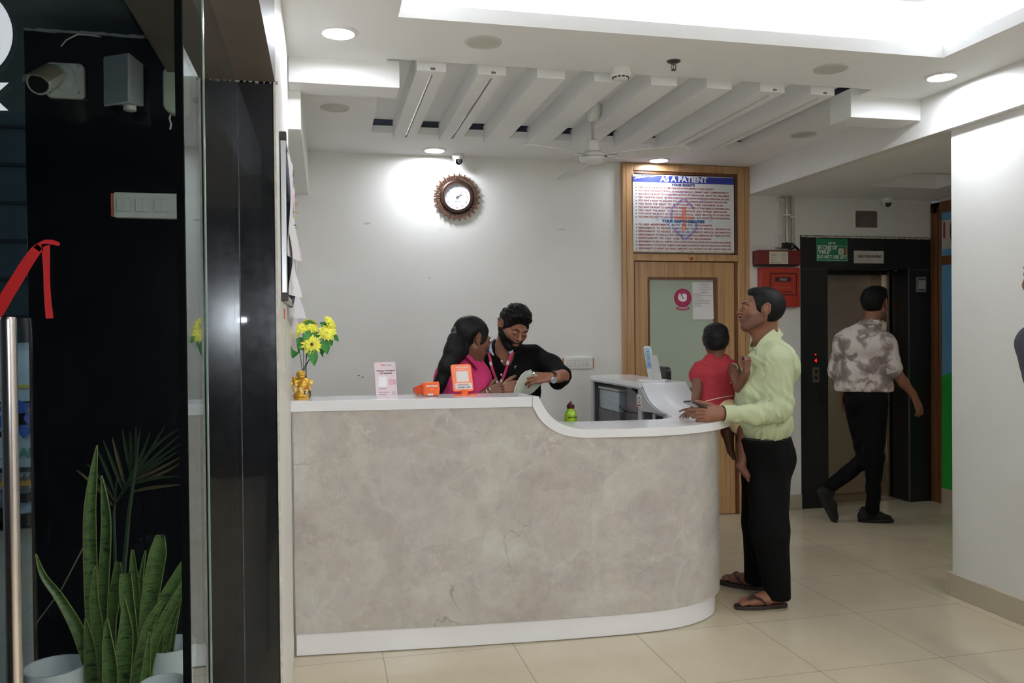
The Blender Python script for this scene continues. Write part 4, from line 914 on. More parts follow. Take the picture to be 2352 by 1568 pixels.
tag(MB().box(at(1789, 565, BACK).x, at(1810, 565, BACK).x, BACK-.055, BACK-.012, at(1789, 571, BACK).z, at(1789, 559, BACK).z).obj('power_adapter', MBLACK, bevel=.004), 'black power adapter plugged in just above the fire box', 'adapter')
b = MB()
for (xs) in (((1806, 556), (1812, 563), (1822, 566), (1832, 572)), ((1818, 558), (1826, 564), (1834, 572), (1839, 578)), ((1808, 568), (1816, 573), (1826, 568), (1834, 574))): b.tube([at(x_, y2, BACK-.05+.006*i) for i, (x_, y2) in enumerate(xs)], .006, 8)
tag(b.obj('black_cable', MBLACK, smooth=True), 'black cables spilling from the pipes over the fire box', 'cable')
p0, p1 = at(1965, 484, BACK+.01), at(2014, 523, BACK+.01)
tag(MB().rbox(p0.x, p1.x, BACK+.004, BACK+.011, p1.z, p0.z, .01, 'y').obj('blank_plate', mat('painted grey brown plate', (104, 92, 90), .6, var=.2, vs=7, bump=.1), bevel=.001), 'grey brown square plate on the wall above the lift', 'wall plate')
# signs on the lift surround
sY = gy-.001
p0, p1 = at(1873.5, 547.5, sY), at(1947, 601, sY); W_, H_ = p1.x-p0.x, p0.z-p1.z
sg = thing('fire_lift_sign', 'green sign IN CASE OF FIRE DO NOT USE LIFT above the lift', 'sign', (p0.x, sY, p1.z))
MB().box(p0.x, p1.x, sY-.004, sY, p1.z, p0.z).obj('sign_plate', mat('signal green', (22, 122, 78), .35, var=.03), sg)
Ms = frontal(p0.x, sY-.0043, p0.z)
b = MB(); 
for (a0, a1, c0, c1) in ((.04, .97, .30, .315), (.04, .97, .93, .945)): b.box(p0.x+W_*a0, p0.x+W_*a1, sY-.005, sY-.004, p0.z-H_*c1, p0.z-H_*c0)
for u in (.04, .96): b.box(p0.x+W_*u, p0.x+W_*(u+.008), sY-.005, sY-.004, p0.z-H_*.945, p0.z-H_*.30)
b.obj('white_border', MINKO, sg)
text('', 0, Ms, MINKO, 'lettering', sg, items=[('SATYA', .026, W_*.5, -H_*.20, 'CENTER', .0006, W_*.24), ('IN CASE OF', .038, W_*.36, -H_*.41, 'CENTER', .0012, W_*.58), ("'FIRE'", .044, W_*.26, -H_*.60, 'CENTER', .0012, W_*.38), ('DO NOT USE LIFT', .038, W_*.50, -H_*.80, 'CENTER', .0012, W_*.88)])
MB().rbox(p0.x+W_*.70, p0.x+W_*.86, sY-.0052, sY-.004, p0.z-H_*.70, p0.z-H_*.42, .008, 'y').obj('lift_symbol', mat('symbol white', (196, 206, 200), .5), sg)
b = MB(); cxs, czs = p0.x+W_*.78, p0.z-H_*.56
for s_ in (-1, 1): b.prism([(cxs-.014*s_-.001, sY-.006, czs+.018), (cxs-.014*s_+.002, sY-.006, czs+.018), (cxs+.014*s_+.002, sY-.006, czs-.018), (cxs+.014*s_-.001, sY-.006, czs-.018)], [(cxs-.014*s_-.001, sY-.005, czs+.018), (cxs-.014*s_+.002, sY-.005, czs+.018), (cxs+.014*s_+.002, sY-.005, czs-.018), (cxs+.014*s_-.001, sY-.005, czs-.018)])
b.obj('symbol_cross', mat('symbol grey', (70, 80, 78), .6), sg)
fl_([(p0.x+W_*.86, p0.z-H_*.55), (p0.x+W_*.90, p0.z-H_*.40), (p0.x+W_*.955, p0.z-H_*.42), (p0.x+W_*.955, p0.z-H_*.68), (p0.x+W_*.89, p0.z-H_*.70)], sY-.004, mat('flame print', (170, 70, 44), .5), 'flame_symbol', sg)
p0, p1 = at(1961, 575.5, sY), at(2029.5, 605, sY); W_, H_ = p1.x-p0.x, p0.z-p1.z
sg = thing('patient_sign', 'white paper sign ONLY FOR PATIENT above the lift door', 'sign', (p0.x, sY, p1.z))
MB().box(p0.x, p1.x, sY-.002, sY, p1.z, p0.z).obj('sign_sheet', mat('off white sheet', (206, 200, 192), .7), sg)
text('ONLY FOR PATIENT', .03, frontal(p0.x+W_*.53, sY-.0024, p0.z-H_*.46), MINK, 'lettering', sg, bold=.001, width=W_*.82)
p0, p1 = at(2103.5, 636, sY), at(2124, 671, sY)
fs = thing('fire_switch', 'small grey emergency switch on the granite right of the lift', 'switch', (p0.x, sY, p1.z))
MB().box(p0.x, p1.x, sY-.02, sY, p1.z, p0.z).obj('switch_box', mat('grey switch casing', (120, 122, 120), .5), fs, bevel=.002)
MB().box(p0.x+.012, p1.x-.012, sY-.024, sY-.02, p1.z+.03, p0.z-.03).obj('glass_window', mat('pale switch face', (160, 162, 156), .2), fs); MB().box(p0.x+.010, p1.x-.010, sY-.0215, sY-.02, p0.z-.024, p0.z-.016).box(p0.x+.010, p1.x-.010, sY-.0215, sY-.02, p1.z+.014, p1.z+.022).obj('switch_label', MINK, fs)
# ================================================================== COUNTER THINGS
# pink laminated card
def tilted(pl, Y0, tilt=.0):    # quad corner pixels at depth Y0 leaning back with height
    zb = min(at(x_, y_, Y0).z for x_, y_ in pl)
    out = []
    for x_, y_ in pl:
        z_ = at(x_, y_, Y0).z; out.append(at(x_, y_, Y0+(z_-zb)*tilt))
    return out
def sheet(Q, th, m, nm, par):
    n_ = (Q[1]-Q[0]).cross(Q[2]-Q[0]).normalized(); n_ = n_ if n_.y < 0 else -n_
    return MB().prism(Q, [q+n_*th for q in Q]).obj(nm, m, par), n_
def qmat(Q):   # Q: bottom-left, bottom-right, top-right, top-left  -> local frame in metres
    ex_ = (Q[1]-Q[0]).normalized(); n_ = ex_.cross(Q[3]-Q[0]).normalized(); ey_ = n_.cross(ex_)
    return basis(Q[0], ex_, ey_, n_), (Q[1]-Q[0]).length, (Q[3]-Q[0]).dot(ey_), (Q[3]-Q[0]).dot(ex_)
Q = tilted([(864.5, 907.5), (913, 906), (907.5, 831), (859, 832.5)], 3.96, .10)
Q[0].z = Q[1].z = ZU+.001
pc = thing('laminated_card', 'pale pink laminated card standing on the counter left of the orange machine', 'card', Q[0])
o_, n_ = sheet(Q, .0018, mat('pink laminated card', (226, 206, 212), .25, var=.02, coat=.3), 'card_sheet', pc)
Mc, w_, h_, sk = qmat(Q); Mc = Mc @ Matrix.Translation((0, 0, .0020))
def tl(items, m, nm, par, M_=None):
    return text('', 0, (M_ or Mc), m, nm, par, items=[(b_, s_, w_*u+sk*v, h_*v, 'CENTER', .0003, w_*wf) for b_, s_, u, v, wf in items])
tl([('Nest', .011, .42, .925, .22)], mat('card red print', (200, 90, 110), .6), 'red_lettering', pc)
tl([('saiya', .011, .70, .925, .25)], mat('card blue print', (130, 160, 205), .6), 'blue_lettering', pc)
tl([('WhatsApp से OPD बुक करें', .008, .52, .755, .86), ('घर बैठे, ऑनलाइन बुकिंग करें', .006, .52, .68, .60)], MINK, 'dark_lettering', pc)
tl([('WhatsApp', .008, .80, .485, .34), ('पर "Hello"', .008, .80, .425, .32), ('Send करें', .008, .80, .37, .32)], mat('card pink print', (206, 110, 140), .6), 'pink_lettering', pc)
wordbars([(w_*.16+sk*.24, w_*.50+sk*.24, h_*.24), (w_*.12, w_*.62, h_*.135), (w_*.72, w_*.95, h_*.135), (w_*.12, w_*.48, h_*.075), (w_*.74, w_*.93, h_*.075)], Mc, mat('card grey print', (110, 96, 102), .6), 'fine_print', pc, 4, .0022)
MB().box(0, w_*.40, 0, h_*.29, 0, .0003, Mc @ Matrix.Translation((w_*.11, h_*.30, 0))).obj('blank_code_panel', mat('code panel white', (232, 230, 234), .4), pc)
# orange QR stand with speaker foot
Q = tilted([(1043, 903), (1090, 903), (1076, 836.5), (1035, 836.5)], 3.95, .30)
Q = [Vector(q) for q in Q]
sd = thing('payment_stand', 'orange upright payment stand with white panels on the counter', 'payment stand', (at(1064, 908, 3.95).x, 3.95, ZU))
Mq, w_, h_, sk = qmat([at(1041, 900, 3.95), at(1091, 898, 3.95), at(1076, 836.5, 3.97), at(1034.5, 837, 3.97)])
shear = Matrix.Identity(4); shear[0][1] = sk/h_
wt = (at(1076, 836.5, 3.97)-at(1034.5, 837, 3.97)).length
Msq = Mq @ shear
MB().rbox(0, w_*.95, 0, h_, -.012, .002, .012, 'z', M=Msq).obj('display_body', MORANGE, sd, bevel=.003)
Mc = Mq @ Matrix.Translation((0, 0, .0026)); w_ *= .95
MB().box(w_*.22, w_*.80, h_*.36, h_*.74, 0, .0004, Mq @ Matrix.Translation((0, 0, .0022)) @ shear).obj('blank_code_panel', mat('code panel paper', (226, 224, 222), .4), sd)
MB().rbox(w_*.12, w_*.93, h_*.085, h_*.31, 0, .0004, .006, 'z', M=Mq @ Matrix.Translation((0, 0, .0022)) @ shear).obj('white_panel', MPAPER, sd)
tl([('ICICI Bank', .009, .54, .885, .62), ('Scan and pay with any UPI App', .004, .52, .80, .62)], MINKO, 'lettering', sd)
tl([('BHIM  UPI', .010, .55, .15, .58)], mat('grey blue print', (84, 84, 110), .6), 'lettering', sd)
wordbars([(w_*.22, w_*.80, h_*.262), (w_*.28, w_*.74, h_*.232)], Mc @ Matrix.Translation((0, 0, .0002)), MINKR, 'fine_print', sd, 6, .0018)
c0 = at(1066, 907, 3.95)
MB().box(c0.x-.013, c0.x+.018, 3.940, 3.965, ZU+.003, ZU+.026).obj('stand_neck', MORANGE, sd, bevel=.002)
MB().prism([(c0.x-.052, 3.93, ZU), (c0.x-.02, 3.905, ZU), (c0.x+.058, 3.915, ZU), (c0.x+.055, 3.985, ZU), (c0.x-.045, 3.985, ZU)], [(c0.x-.052, 3.93, ZU+.006), (c0.x-.02, 3.905, ZU+.006), (c0.x+.058, 3.915, ZU+.006), (c0.x+.055, 3.985, ZU+.006), (c0.x-.045, 3.985, ZU+.006)]).obj('stand_foot', MORANGE, sd, bevel=.0015)
# orange card machine (seen from its back end)
a0 = at(988, 909, 3.93); k_ = a0.x
em = thing('card_machine', 'orange card payment machine lying on the counter with its printer end forward', 'card machine', (k_, 3.93, ZU))
MORD = mat('deep orange plastic', (206, 70, 30), .35, var=.08)
S_ = [(-.034, .010), (-.030, .003), (.058, .003), (.062, .012), (.066, .036), (.060, .071), (-.028, .069), (-.036, .060)]
F_ = [Vector((k_+.0+x_*.78-.004, 3.925, ZU+z_)) for x_, z_ in S_]; G_ = [Vector((k_+x_*.74-.012, 3.99, ZU+z_*.92)) for x_, z_ in S_]
MB().prism(F_, G_).obj('machine_body', MORANGE, em, bevel=.004)
b = MB(); b.prism([(k_-.068, 3.965, ZU+.012), (k_-.030, 3.945, ZU+.010), (k_-.030, 3.950, ZU+.062), (k_-.068, 3.975, ZU+.044)], [(k_-.066, 4.10, ZU+.012), (k_-.0, 4.10, ZU+.010), (k_-.0, 4.10, ZU+.045), (k_-.066, 4.10, ZU+.032)]); b.obj('keypad_end', MORD, em, bevel=.003)
MB().tube([(k_-.058, 3.97, ZU+.014), (k_-.055, 3.965, ZU)], .003, 8).obj('machine_foot', MORD, em)
Mm = frontal(k_+.008, 3.924, ZU+.050)
text('ICICI Bank', .010, Mm, MINKO, 'lettering', em, bold=.0006, width=.056); text('c))', .007, Mm @ Matrix.Translation((0, -.015, 0)), MINKO, 'lettering', em, width=.012)
MB().box(k_+.0-.012, k_+.014, 3.9225, 3.9250, ZU+.005, ZU+.014).obj('white_label', MPAPER, em)
# ================================================================== ORGANIC SURFACES (signed distance fields + surface nets)
def _n(v): v = np.array(v, float); return v/np.linalg.norm(v)
def cap(a, b, ra, rb=None, k=.02, fl=None, f=1.0, op='u'):
    return dict(t='c', a=np.array(a, float), b=np.array(b, float), ra=ra, rb=ra if rb is None else rb, k=k, fl=None if fl is None else _n(fl), f=f, op=op)
def ell(c, r, k=.02, R=None, op='u'):
    return dict(t='e', c=np.array(c, float), r=np.array(r if hasattr(r, '__len__') else (r, r, r), float), k=k, R=np.eye(3) if R is None else np.array(R, float), op=op)
def _d(p, P):
    if p['t'] == 'c':
        v = P-p['a']; ba = p['b']-p['a']
        if p['fl'] is not None:
            g = 1/p['f']-1; v = v+g*(v@p['fl'])[..., None]*p['fl']; ba = ba+g*(ba@p['fl'])*p['fl']
        L = max(ba@ba, 1e-12); t = np.clip((v@ba)/L, 0, 1)
        return np.linalg.norm(v-t[..., None]*ba, axis=-1)-(p['ra']+(p['rb']-p['ra'])*t)
    q = (P-p['c'])@p['R']; k0 = np.linalg.norm(q/p['r'], axis=-1); k1 = np.linalg.norm(q/p['r']**2, axis=-1)
    return k0*(k0-1)/np.maximum(k1, 1e-9)
def _bb(p, pad):
    if p['t'] == 'c': m = max(p['ra'], p['rb'])*max(1, p['f'])+pad; return np.minimum(p['a'], p['b'])-m, np.maximum(p['a'], p['b'])+m
    m = p['r'].max()+pad; return p['c']-m, p['c']+m
class Grid:
    def __init__(s, lo, hi, h):
        s.h = h; s.lo = np.array(lo, float); n = np.ceil((np.array(hi)-s.lo)/h).astype(int)+1
        s.ax = [s.lo[i]+h*np.arange(n[i]) for i in range(3)]; s.n = n
    def P(s, sl=(slice(None),)*3):
        X, Y_, Z = np.meshgrid(s.ax[0][sl[0]], s.ax[1][sl[1]], s.ax[2][sl[2]], indexing='ij'); return np.stack([X, Y_, Z], -1)
    def eval(s, prims):
        D = np.full(tuple(s.n), .08)
        for p in prims:
            lo, hi = _bb(p, max(p['k'], .0)*1.5+3*s.h)
            sl = []
            for i in range(3):
                a = int(np.clip(np.floor((lo[i]-s.lo[i])/s.h), 0, s.n[i])); b_ = int(np.clip(np.ceil((hi[i]-s.lo[i])/s.h)+1, 0, s.n[i])); sl.append(slice(a, b_))
            if any(q.stop <= q.start for q in sl): continue
            sl = tuple(sl); d = _d(p, s.P(sl)); A = D[sl]; k = max(p['k'], 1e-6)
            if p['op'] == 'u':
                h_ = np.clip(.5+.5*(A-d)/k, 0, 1); D[sl] = A*(1-h_)+d*h_-k*h_*(1-h_)
            else:
                h_ = np.clip(.5-.5*(A+d)/k, 0, 1); D[sl] = A*(1-h_)-d*h_+k*h_*(1-h_)
        return D
def bounds(prims, pad=.02):
    L = [_bb(p, pad) for p in prims if p['op'] == 'u']; return np.min([l for l, _ in L], 0), np.max([u for _, u in L], 0)
def nets(D, g):
    s = D < 0; nx, ny, nz = D.shape; c = lambda A, i, j, k: A[i:nx-1+i, j:ny-1+j, k:nz-1+k]
    cnt = sum(c(s, i, j, k).astype(np.int8) for i in (0, 1) for j in (0, 1) for k in (0, 1)); act = (cnt > 0) & (cnt < 8)
    I = np.argwhere(act)
    if len(I) == 0: return np.zeros((0, 3)), []
    acc = np.zeros((len(I), 3)); w = np.zeros(len(I))
    val = {(i, j, k): D[I[:, 0]+i, I[:, 1]+j, I[:, 2]+k] for i in (0, 1) for j in (0, 1) for k in (0, 1)}
    for a in val:
        for ax in range(3):
            if a[ax] == 0:
                b_ = list(a); b_[ax] = 1; b_ = tuple(b_); va, vb = val[a], val[b_]; m = (va < 0) != (vb < 0)
                t = np.where(m, va/np.where(m, va-vb, 1), 0); p = np.array(a, float)[None]+np.zeros((len(I), 3)); p[:, ax] = t
                acc[m] += p[m]; w[m] += 1
    V = g.lo+(I+acc/w[:, None])*g.h
    idx = -np.ones(act.shape, int); idx[tuple(I.T)] = np.arange(len(I)); F = []
    for ax in range(3):
        o = [(1, 2), (2, 0), (0, 1)][ax]
        sh = [slice(1, -1)]*3; sh[ax] = slice(0, D.shape[ax]-1); s0 = s[tuple(sh)]; sh2 = list(sh); sh2[ax] = slice(1, D.shape[ax]); s1 = s[tuple(sh2)]
        E_ = np.argwhere(s0 != s1)
        if len(E_) == 0: continue
        flip = s0[tuple(E_.T)]; base = E_.copy(); base[:, o[0]] += 1; base[:, o[1]] += 1
        def at_(d0, d1): q = base.copy(); q[:, o[0]] -= d0; q[:, o[1]] -= d1; return idx[q[:, 0], q[:, 1], q[:, 2]]
        Q_ = np.stack([at_(1, 1), at_(0, 1), at_(0, 0), at_(1, 0)], 1); Q_[~flip] = Q_[~flip][:, ::-1]; F.append(Q_)
    return V, np.concatenate(F)
def npmesh(name, V, F, m, parent=None, relax=1):
    F = F[(F >= 0).all(1)]
    if relax:
        e = np.concatenate([F[:, [0, 1]], F[:, [1, 2]], F[:, [2, 3]], F[:, [3, 0]]]); 
        for _ in range(relax):
            S_ = np.zeros_like(V); n_ = np.zeros(len(V)); np.add.at(S_, e[:, 0], V[e[:, 1]]); np.add.at(n_, e[:, 0], 1); np.add.at(S_, e[:, 1], V[e[:, 0]]); np.add.at(n_, e[:, 1], 1)
            V = V*.5+.5*S_/np.maximum(n_, 1)[:, None]
    me = bpy.data.meshes.new(name); me.vertices.add(len(V)); me.vertices.foreach_set('co', V.astype(np.float32).ravel())
    me.loops.add(4*len(F)); me.loops.foreach_set('vertex_index', F.astype(np.int32).ravel()); me.polygons.add(len(F))
    me.polygons.foreach_set('loop_start', np.arange(0, 4*len(F), 4, dtype=np.int32))
    try: me.polygons.foreach_set('loop_total', np.full(len(F), 4, dtype=np.int32))
    except Exception: pass
    me.update(calc_edges=True); me.validate()
    o = mkobj(name, me, m, parent)
    me.polygons.foreach_set('use_smooth', [True]*len(me.polygons)); return o
def fbm(P, sc, seed=0, oct_=3):
    rs = np.random.RandomState(seed); out = 0; a = 1
    for _ in range(oct_):
        k1, k2, k3 = rs.randn(3, 3)*sc; out = out+a*np.sin(P@k1+2*np.sin(P@k2+rs.rand()*6)+rs.rand()*6)*np.cos(P@k3+rs.rand()*6); a *= .5; sc *= 2
    return out
def sdf(name, prims, h, m, parent=None, noise=None, post=None, relax=1, pad=.02):
    lo, hi = bounds(prims, pad); g = Grid(lo, hi, h); D = g.eval(prims)
    if noise or post:
        P = g.P()
        if noise: D = D+noise(P)
        if post: D = post(D, P)
    V, F = nets(D, g); return npmesh(name, V, F, m, parent, relax)
def chain(pts, rads, k=.02, fl=None, f=1.0): return [cap(pts[i], pts[i+1], rads[i], rads[i+1], k, fl, f) for i in range(len(pts)-1)]
hb0 = thing('hand_bag', 'slouched black leather handbag lying in the desk compartment', 'bag', (1.94, 4.95, .83))
MLEA = mat('black leatherette', (16, 16, 16), .3, var=.2)
sdf('bag_body', [cap((1.935, 4.80, .895), (1.935, 5.02, .905), .058, .050, .03, (1, 0, 0), .7), cap((1.935, 5.02, .90), (1.93, 5.12, .945), .045, .012, .02, (1, 0, 0), .7), cap((1.935, 4.78, .93), (1.935, 4.84, .965), .030, .018, .02, (1, 0, 0), .7)], .005, MLEA, hb0, noise=lambda P: .004*fbm(P, 25, 4, 2))
MB().tube([(1.91, 5.10, .95), (1.905, 5.16, .968), (1.905, 5.20, .985)], [.006, .005, .003], 8).obj('bag_strap', MLEA, hb0, smooth=True)
# ------------------------------------------------ laughing figurine, flowers
MGOLD = mat('antique gold paint', (206, 160, 58), .28, .55, var=.18, vs=40, bump=.15, bs=60)
MGOLD2 = mat('pale gold paint', (222, 190, 110), .3, .45, var=.18, vs=40)
bY_ = 3.97
def bp(u, v, dy=0.0):   # u,v pixels in the 1568 crop of the figurine
    return np.array(at(655+u*90/1568, 840+v*90/1568, bY_+dy))
bu_ = thing('golden_figurine', 'small laughing round bellied golden figurine on the counter before the flowers', 'figurine', Vector(bp(640, 1320)))
S1 = .0026   # metres per 60 crop units
def R(n_): return n_*.1241/1000*1.0
sdf('figure_body', [ell(bp(730, 770), (R(225), R(190), R(190)), .006), ell(bp(700, 570, .004), (R(210), R(130), R(110)), .008), ell(bp(640, 1180), (R(300), R(230), R(140)), .012), ell(bp(660, 1010), (R(250), R(200), R(190)), .012),
    cap(bp(500, 600), bp(400, 690, -.004), R(90), R(70), .008), cap(bp(400, 690, -.004), bp(360, 520, -.008), R(75), R(65), .006), ell(bp(360, 480, -.010), (R(70), R(60), R(60)), .004),
    cap(bp(900, 600), bp(990, 720, -.002), R(90), R(75), .008), cap(bp(990, 720, -.002), bp(1030, 640, -.010), R(75), R(70), .006),
    cap(bp(560, 1270, -.012), bp(680, 1275, -.016), R(50), R(40), .005), cap(bp(780, 1270, -.012), bp(900, 1275, -.014), R(50), R(40), .005), cap(bp(640, 1290), bp(640, 1318), R(300), R(300), .004, (0, 0, 1), .15)], .0011, MGOLD, bu_,
    noise=lambda P: .0004*np.sin(P[..., 0]*900+np.sin(P[..., 2]*500)*2)*(P[..., 2] < bp(0, 900)[2]))
hd_ = sdf('figure_head', [ell(bp(620, 340, -.004), (R(165), R(150), R(155)), .004), ell(bp(650, 420, -.012), (R(130), R(80), R(75)), .006), ell(bp(690, 350, -.024), (R(26), R(26), R(24)), .003), ell(bp(610, 370, -.020), (R(55), R(30), R(36)), .004), ell(bp(745, 350, -.018), (R(45), R(30), R(36)), .004),
    ell(bp(800, 310), (R(30), R(30), R(80)), .004), ell(bp(480, 330), (R(25), R(30), R(85)), .004), cap(bp(640, 405, -.023), bp(715, 402, -.023), R(14), R(14), .002, op='s'), cap(bp(565, 260, -.018), bp(625, 255, -.021), R(10), R(10), .002, op='s'), cap(bp(700, 265, -.021), bp(745, 275, -.019), R(10), R(10), .002, op='s')], .0008, MGOLD, bu_)
sdf('robe', [cap(bp(480, 520, .002), bp(540, 780, -.004), R(45), R(50), .006), cap(bp(540, 780, -.004), bp(600, 930, -.012), R(50), R(40), .006), cap(bp(600, 930, -.018), bp(760, 1190, -.020), R(100), R(60), .008), cap(bp(860, 960, -.016), bp(800, 1180, -.018), R(60), R(50), .008), cap(bp(960, 820, -.006), bp(1000, 960, -.004), R(60), R(40), .006),
    ell(bp(250, 720, .002), (R(60), R(60), R(150)), .006), ell(bp(420, 780, -.010), (R(70), R(50), R(70)), .004), ell(bp(415, 970, -.012), (R(105), R(60), R(105)), .005), ell(bp(330, 640, .002), (R(60), R(50), R(120)), .006)], .0011, MGOLD2, bu_, noise=lambda P: .0005*np.sin(P[..., 2]*1100+np.sin(P[..., 0]*600)*2))
sdf('ingot', [ell(bp(1030, 690, -.014), (R(90), R(60), R(60)), .004), cap(bp(960, 600, -.014), bp(965, 660, -.014), R(26), R(30), .004), cap(bp(1105, 590, -.014), bp(1095, 660, -.014), R(24), R(30), .004)], .0011, MGOLD2, bu_)
MB().tube([bp(u, v, -.0245) for u, v in ((520, 800), (600, 880), (720, 935), (860, 915), (945, 830))], R(14), 6).obj('red_cord', mat('red bead paint', (130, 30, 30), .4), bu_, smooth=True)
MB().tube([bp(u, v, -.031) for u, v in ((740, 1010), (800, 1010), (840, 1015))], R(16), 6).tube([bp(u, v, -.031) for u, v in ((795, 1020), (780, 1150))], [R(22), R(26)], 6).obj('blue_motif', mat('steel blue paint', (46, 84, 104), .4), bu_)
# mesh pot behind
pot_x, pot_y = at(704, 900, 4.03).x, 4.035
vz = thing('mesh_pot', 'small silver beaded holder behind the golden figurine', 'pot', (pot_x, pot_y, ZU))
ptop = at(712, 884, 4.03).z
MB().lathe([(0, ZU+.006), (.020, ZU+.006), (.020, ptop), (.018, ptop), (.018, ZU+.01), (0, ZU+.01)], Matrix.Translation((pot_x, pot_y, 0)), 24).obj('pot_cup', mat('dark pot liner', (60, 56, 58), .5), vz)
b = MB()
for i in range(28):
    for j in range(9):
        a_ = 2*PI*(i+.5*(j % 2))/28; b.lathe([(0, -.0016), (.0016, 0), (0, .0016)], Matrix.Translation((pot_x+.0205*math.cos(a_), pot_y+.0205*math.sin(a_), ZU+.009+(ptop-ZU-.01)*j/8)), 5, caps=False)
b.obj('bead_net', mat('silver bead', (206, 204, 204), .2, .8), vz, smooth=True)
MB().box(pot_x+.004, pot_x+.016, pot_y-.018, pot_y-.006, ZU, ZU+.008).box(pot_x-.016, pot_x-.004, pot_y-.018, pot_y-.006, ZU, ZU+.008).box(pot_x-.006, pot_x+.006, pot_y+.006, pot_y+.018, ZU, ZU+.008).obj('pot_foot', mat('maroon foot', (96, 34, 30), .4), vz)
# bouquet
fb_ = thing('flower_bouquet', 'bunch of yellow artificial daisies with green leaves standing in the beaded holder', 'artificial flowers', (pot_x, pot_y, ZU+.01))
MYEL = mat('yellow petal fabric', (240, 236, 84), .6, var=.10, vs=30); MLEAF = mat('green fabric leaf', (46, 128, 48), .45, var=.15, vs=30); MSTEM = mat('green stem', (28, 58, 34), .5)
def fp_(x, y, dy=0): return at(x, y, pot_y+dy)
random.seed(3)
def daisy(c, nrm, r, dark=True, n=17):
    Mq = track(c, nrm)
    b = MB()
    for ring_, (rr, zz, nn) in enumerate(((r, .000, n), (r*.74, .005, n-4))):
        for k in range(nn):
            a_ = 2*PI*k/nn+ring_*.2+random.uniform(-.06, .06); L = rr*random.uniform(.82, 1.1); w = r*.15
            Mp = Mq @ Matrix.Rotation(a_, 4, 'Z'); rows = []
            for i in range(5):
                u = i/4; ww = w*math.sin(PI*min(.96, .18+.72*u))**.8*(.25 if i == 4 else 1); x_ = L*(.10+.90*u); z_ = zz+.010*u-.016*u*u*random.uniform(.6, 1.2)
                rows.append([Mp @ Vector((x_, -ww, z_+.002)), Mp @ Vector((x_, 0, z_)), Mp @ Vector((x_, ww, z_+.002))])
            b.grid(rows, thick=.0005)
    o = b.obj('flower_head', MYEL, fb_, smooth=True)
    MB().lathe([(0, .004), (r*.16, .004), (r*.15, .011), (r*.08, .014), (0, .014)], Mq, 12).obj('flower_eye', mat('brown flower eye', (92, 64, 30), .7) if dark else MYEL, o, smooth=True)
    return o
fls = [((675, 762), (-.5, -1, .25), .036, 1), ((696, 753), (.1, -.7, .9), .040, 0), ((716, 753), (.2, -.8, .7), .030, 0), ((711, 742), (.1, .5, .9), .034, 0), ((759, 742), (.75, -.45, .5), .042, 0), ((751, 764), (.1, -.9, .5), .042, 0), ((716, 791), (.05, -1, .18), .044, 1)]
base = Vector((pot_x-.002, pot_y, ptop-.03)); b = MB(); cs_ = []
for k, ((x_, y_), nm, r_, dk) in enumerate(fls):
    dy_ = [-.01, .0, -.005, .03, .02, -.01, -.035][k]; c_ = fp_(x_, y_, dy_); cs_.append(c_); daisy(c_, nm, r_*1.13, bool(dk))
    s0 = base+Vector(((-.008 if x_ < 700 else .004)+.003*(k % 3-1), .003*(k % 2), 0))
    mid = s0.lerp(c_, .5)+Vector((0, 0, .01)); st_ = MB().tube([s0, Vector(fp_(694+3.2*(k % 4), 850)), mid.lerp(Vector(fp_(697+(x_-697)*.25, 812)), .7), c_-Vector(nm).normalized()*.006], .0016, 6).obj('stem', MSTEM, fb_, smooth=True)
def leafm(c, d, nrm, L, w):
    d = Vector(d).normalized(); nrm = Vector(nrm).normalized(); s_ = d.cross(nrm).normalized(); nrm = s_.cross(d); rows = []
    for i in range(8):
        u = i/7; ww = w*math.sin(PI*min(.985, .08+.9*u**.85)); rows.append([c+d*L*u+s_*ww*v+nrm*(-.012*u*u+.004*abs(v)) for v in (-1, -.5, 0, .5, 1)])
    return MB().grid(rows, thick=.0006).obj('leaf', MLEAF, fb_, smooth=True)
for (x_, y_, tx, ty, w_, dy_) in [(699, 766, 712, 773, 13, -.03), (703, 778, 738, 764, 9, -.012), (684, 776, 695, 800, 15, -.02), (690, 786, 703, 800, 13, -.026), (682, 790, 673, 818, 11, -.01), (716, 798, 722, 834, 11, -.04), (744, 778, 751, 808, 11, -.02), (739, 790, 741, 812, 6, .0), (752, 750, 738, 742, 8, .02), (764, 768, 776, 781, 6, .01), (702, 742, 722, 745, 8, .01), (757, 780, 762, 791, 6, .015), (734, 804, 742, 818, 2.5, .0)]:
    a_, e_ = fp_(x_, y_, dy_), fp_(tx, ty, dy_-.006); leafm(a_, e_-a_, (.1, -1, .25), (e_-a_).length*1.15, w_*.0021)
# ------------------------------------------------ notice board on the left wall
nb = thing('pin_board', 'aluminium framed notice board with pinned papers on the left wall', 'notice board', (-.15, 3.4, 1.6))
YA, YB, ZA, ZB = 3.10, 3.82, 1.595, 2.20
MALU = mat('aluminium frame', (206, 208, 214), .3, .6, var=.05); 
MB().box(-.150, -.146, YA, YB, ZA, ZB).obj('board_back', MBLACK, nb)
b = MB(); b.box(-.148, -.128, YA, YA+.02, ZA+.02, ZB-.02).box(-.148, -.128, YB-.02, YB, ZA+.02, ZB-.02).box(-.148, -.128, YA+.02, YB-.02, ZA, ZA+.02).box(-.148, -.128, YA+.02, YB-.02, ZB-.02, ZB)
b.obj('frame', MALU, nb, bevel=.003)
MCAP = mat('brown black corner cap', (46, 38, 34), .5)
for y_a, y_b in ((YA-.003, YA+.024), (YB-.024, YB+.003)):
    for z_a, z_b in ((ZA-.004, ZA+.028), (ZB-.028, ZB+.004)): MB().box(-.1505, -.125, y_a, y_b, z_a, z_b).obj('corner_cap', MCAP, nb, bevel=.003)
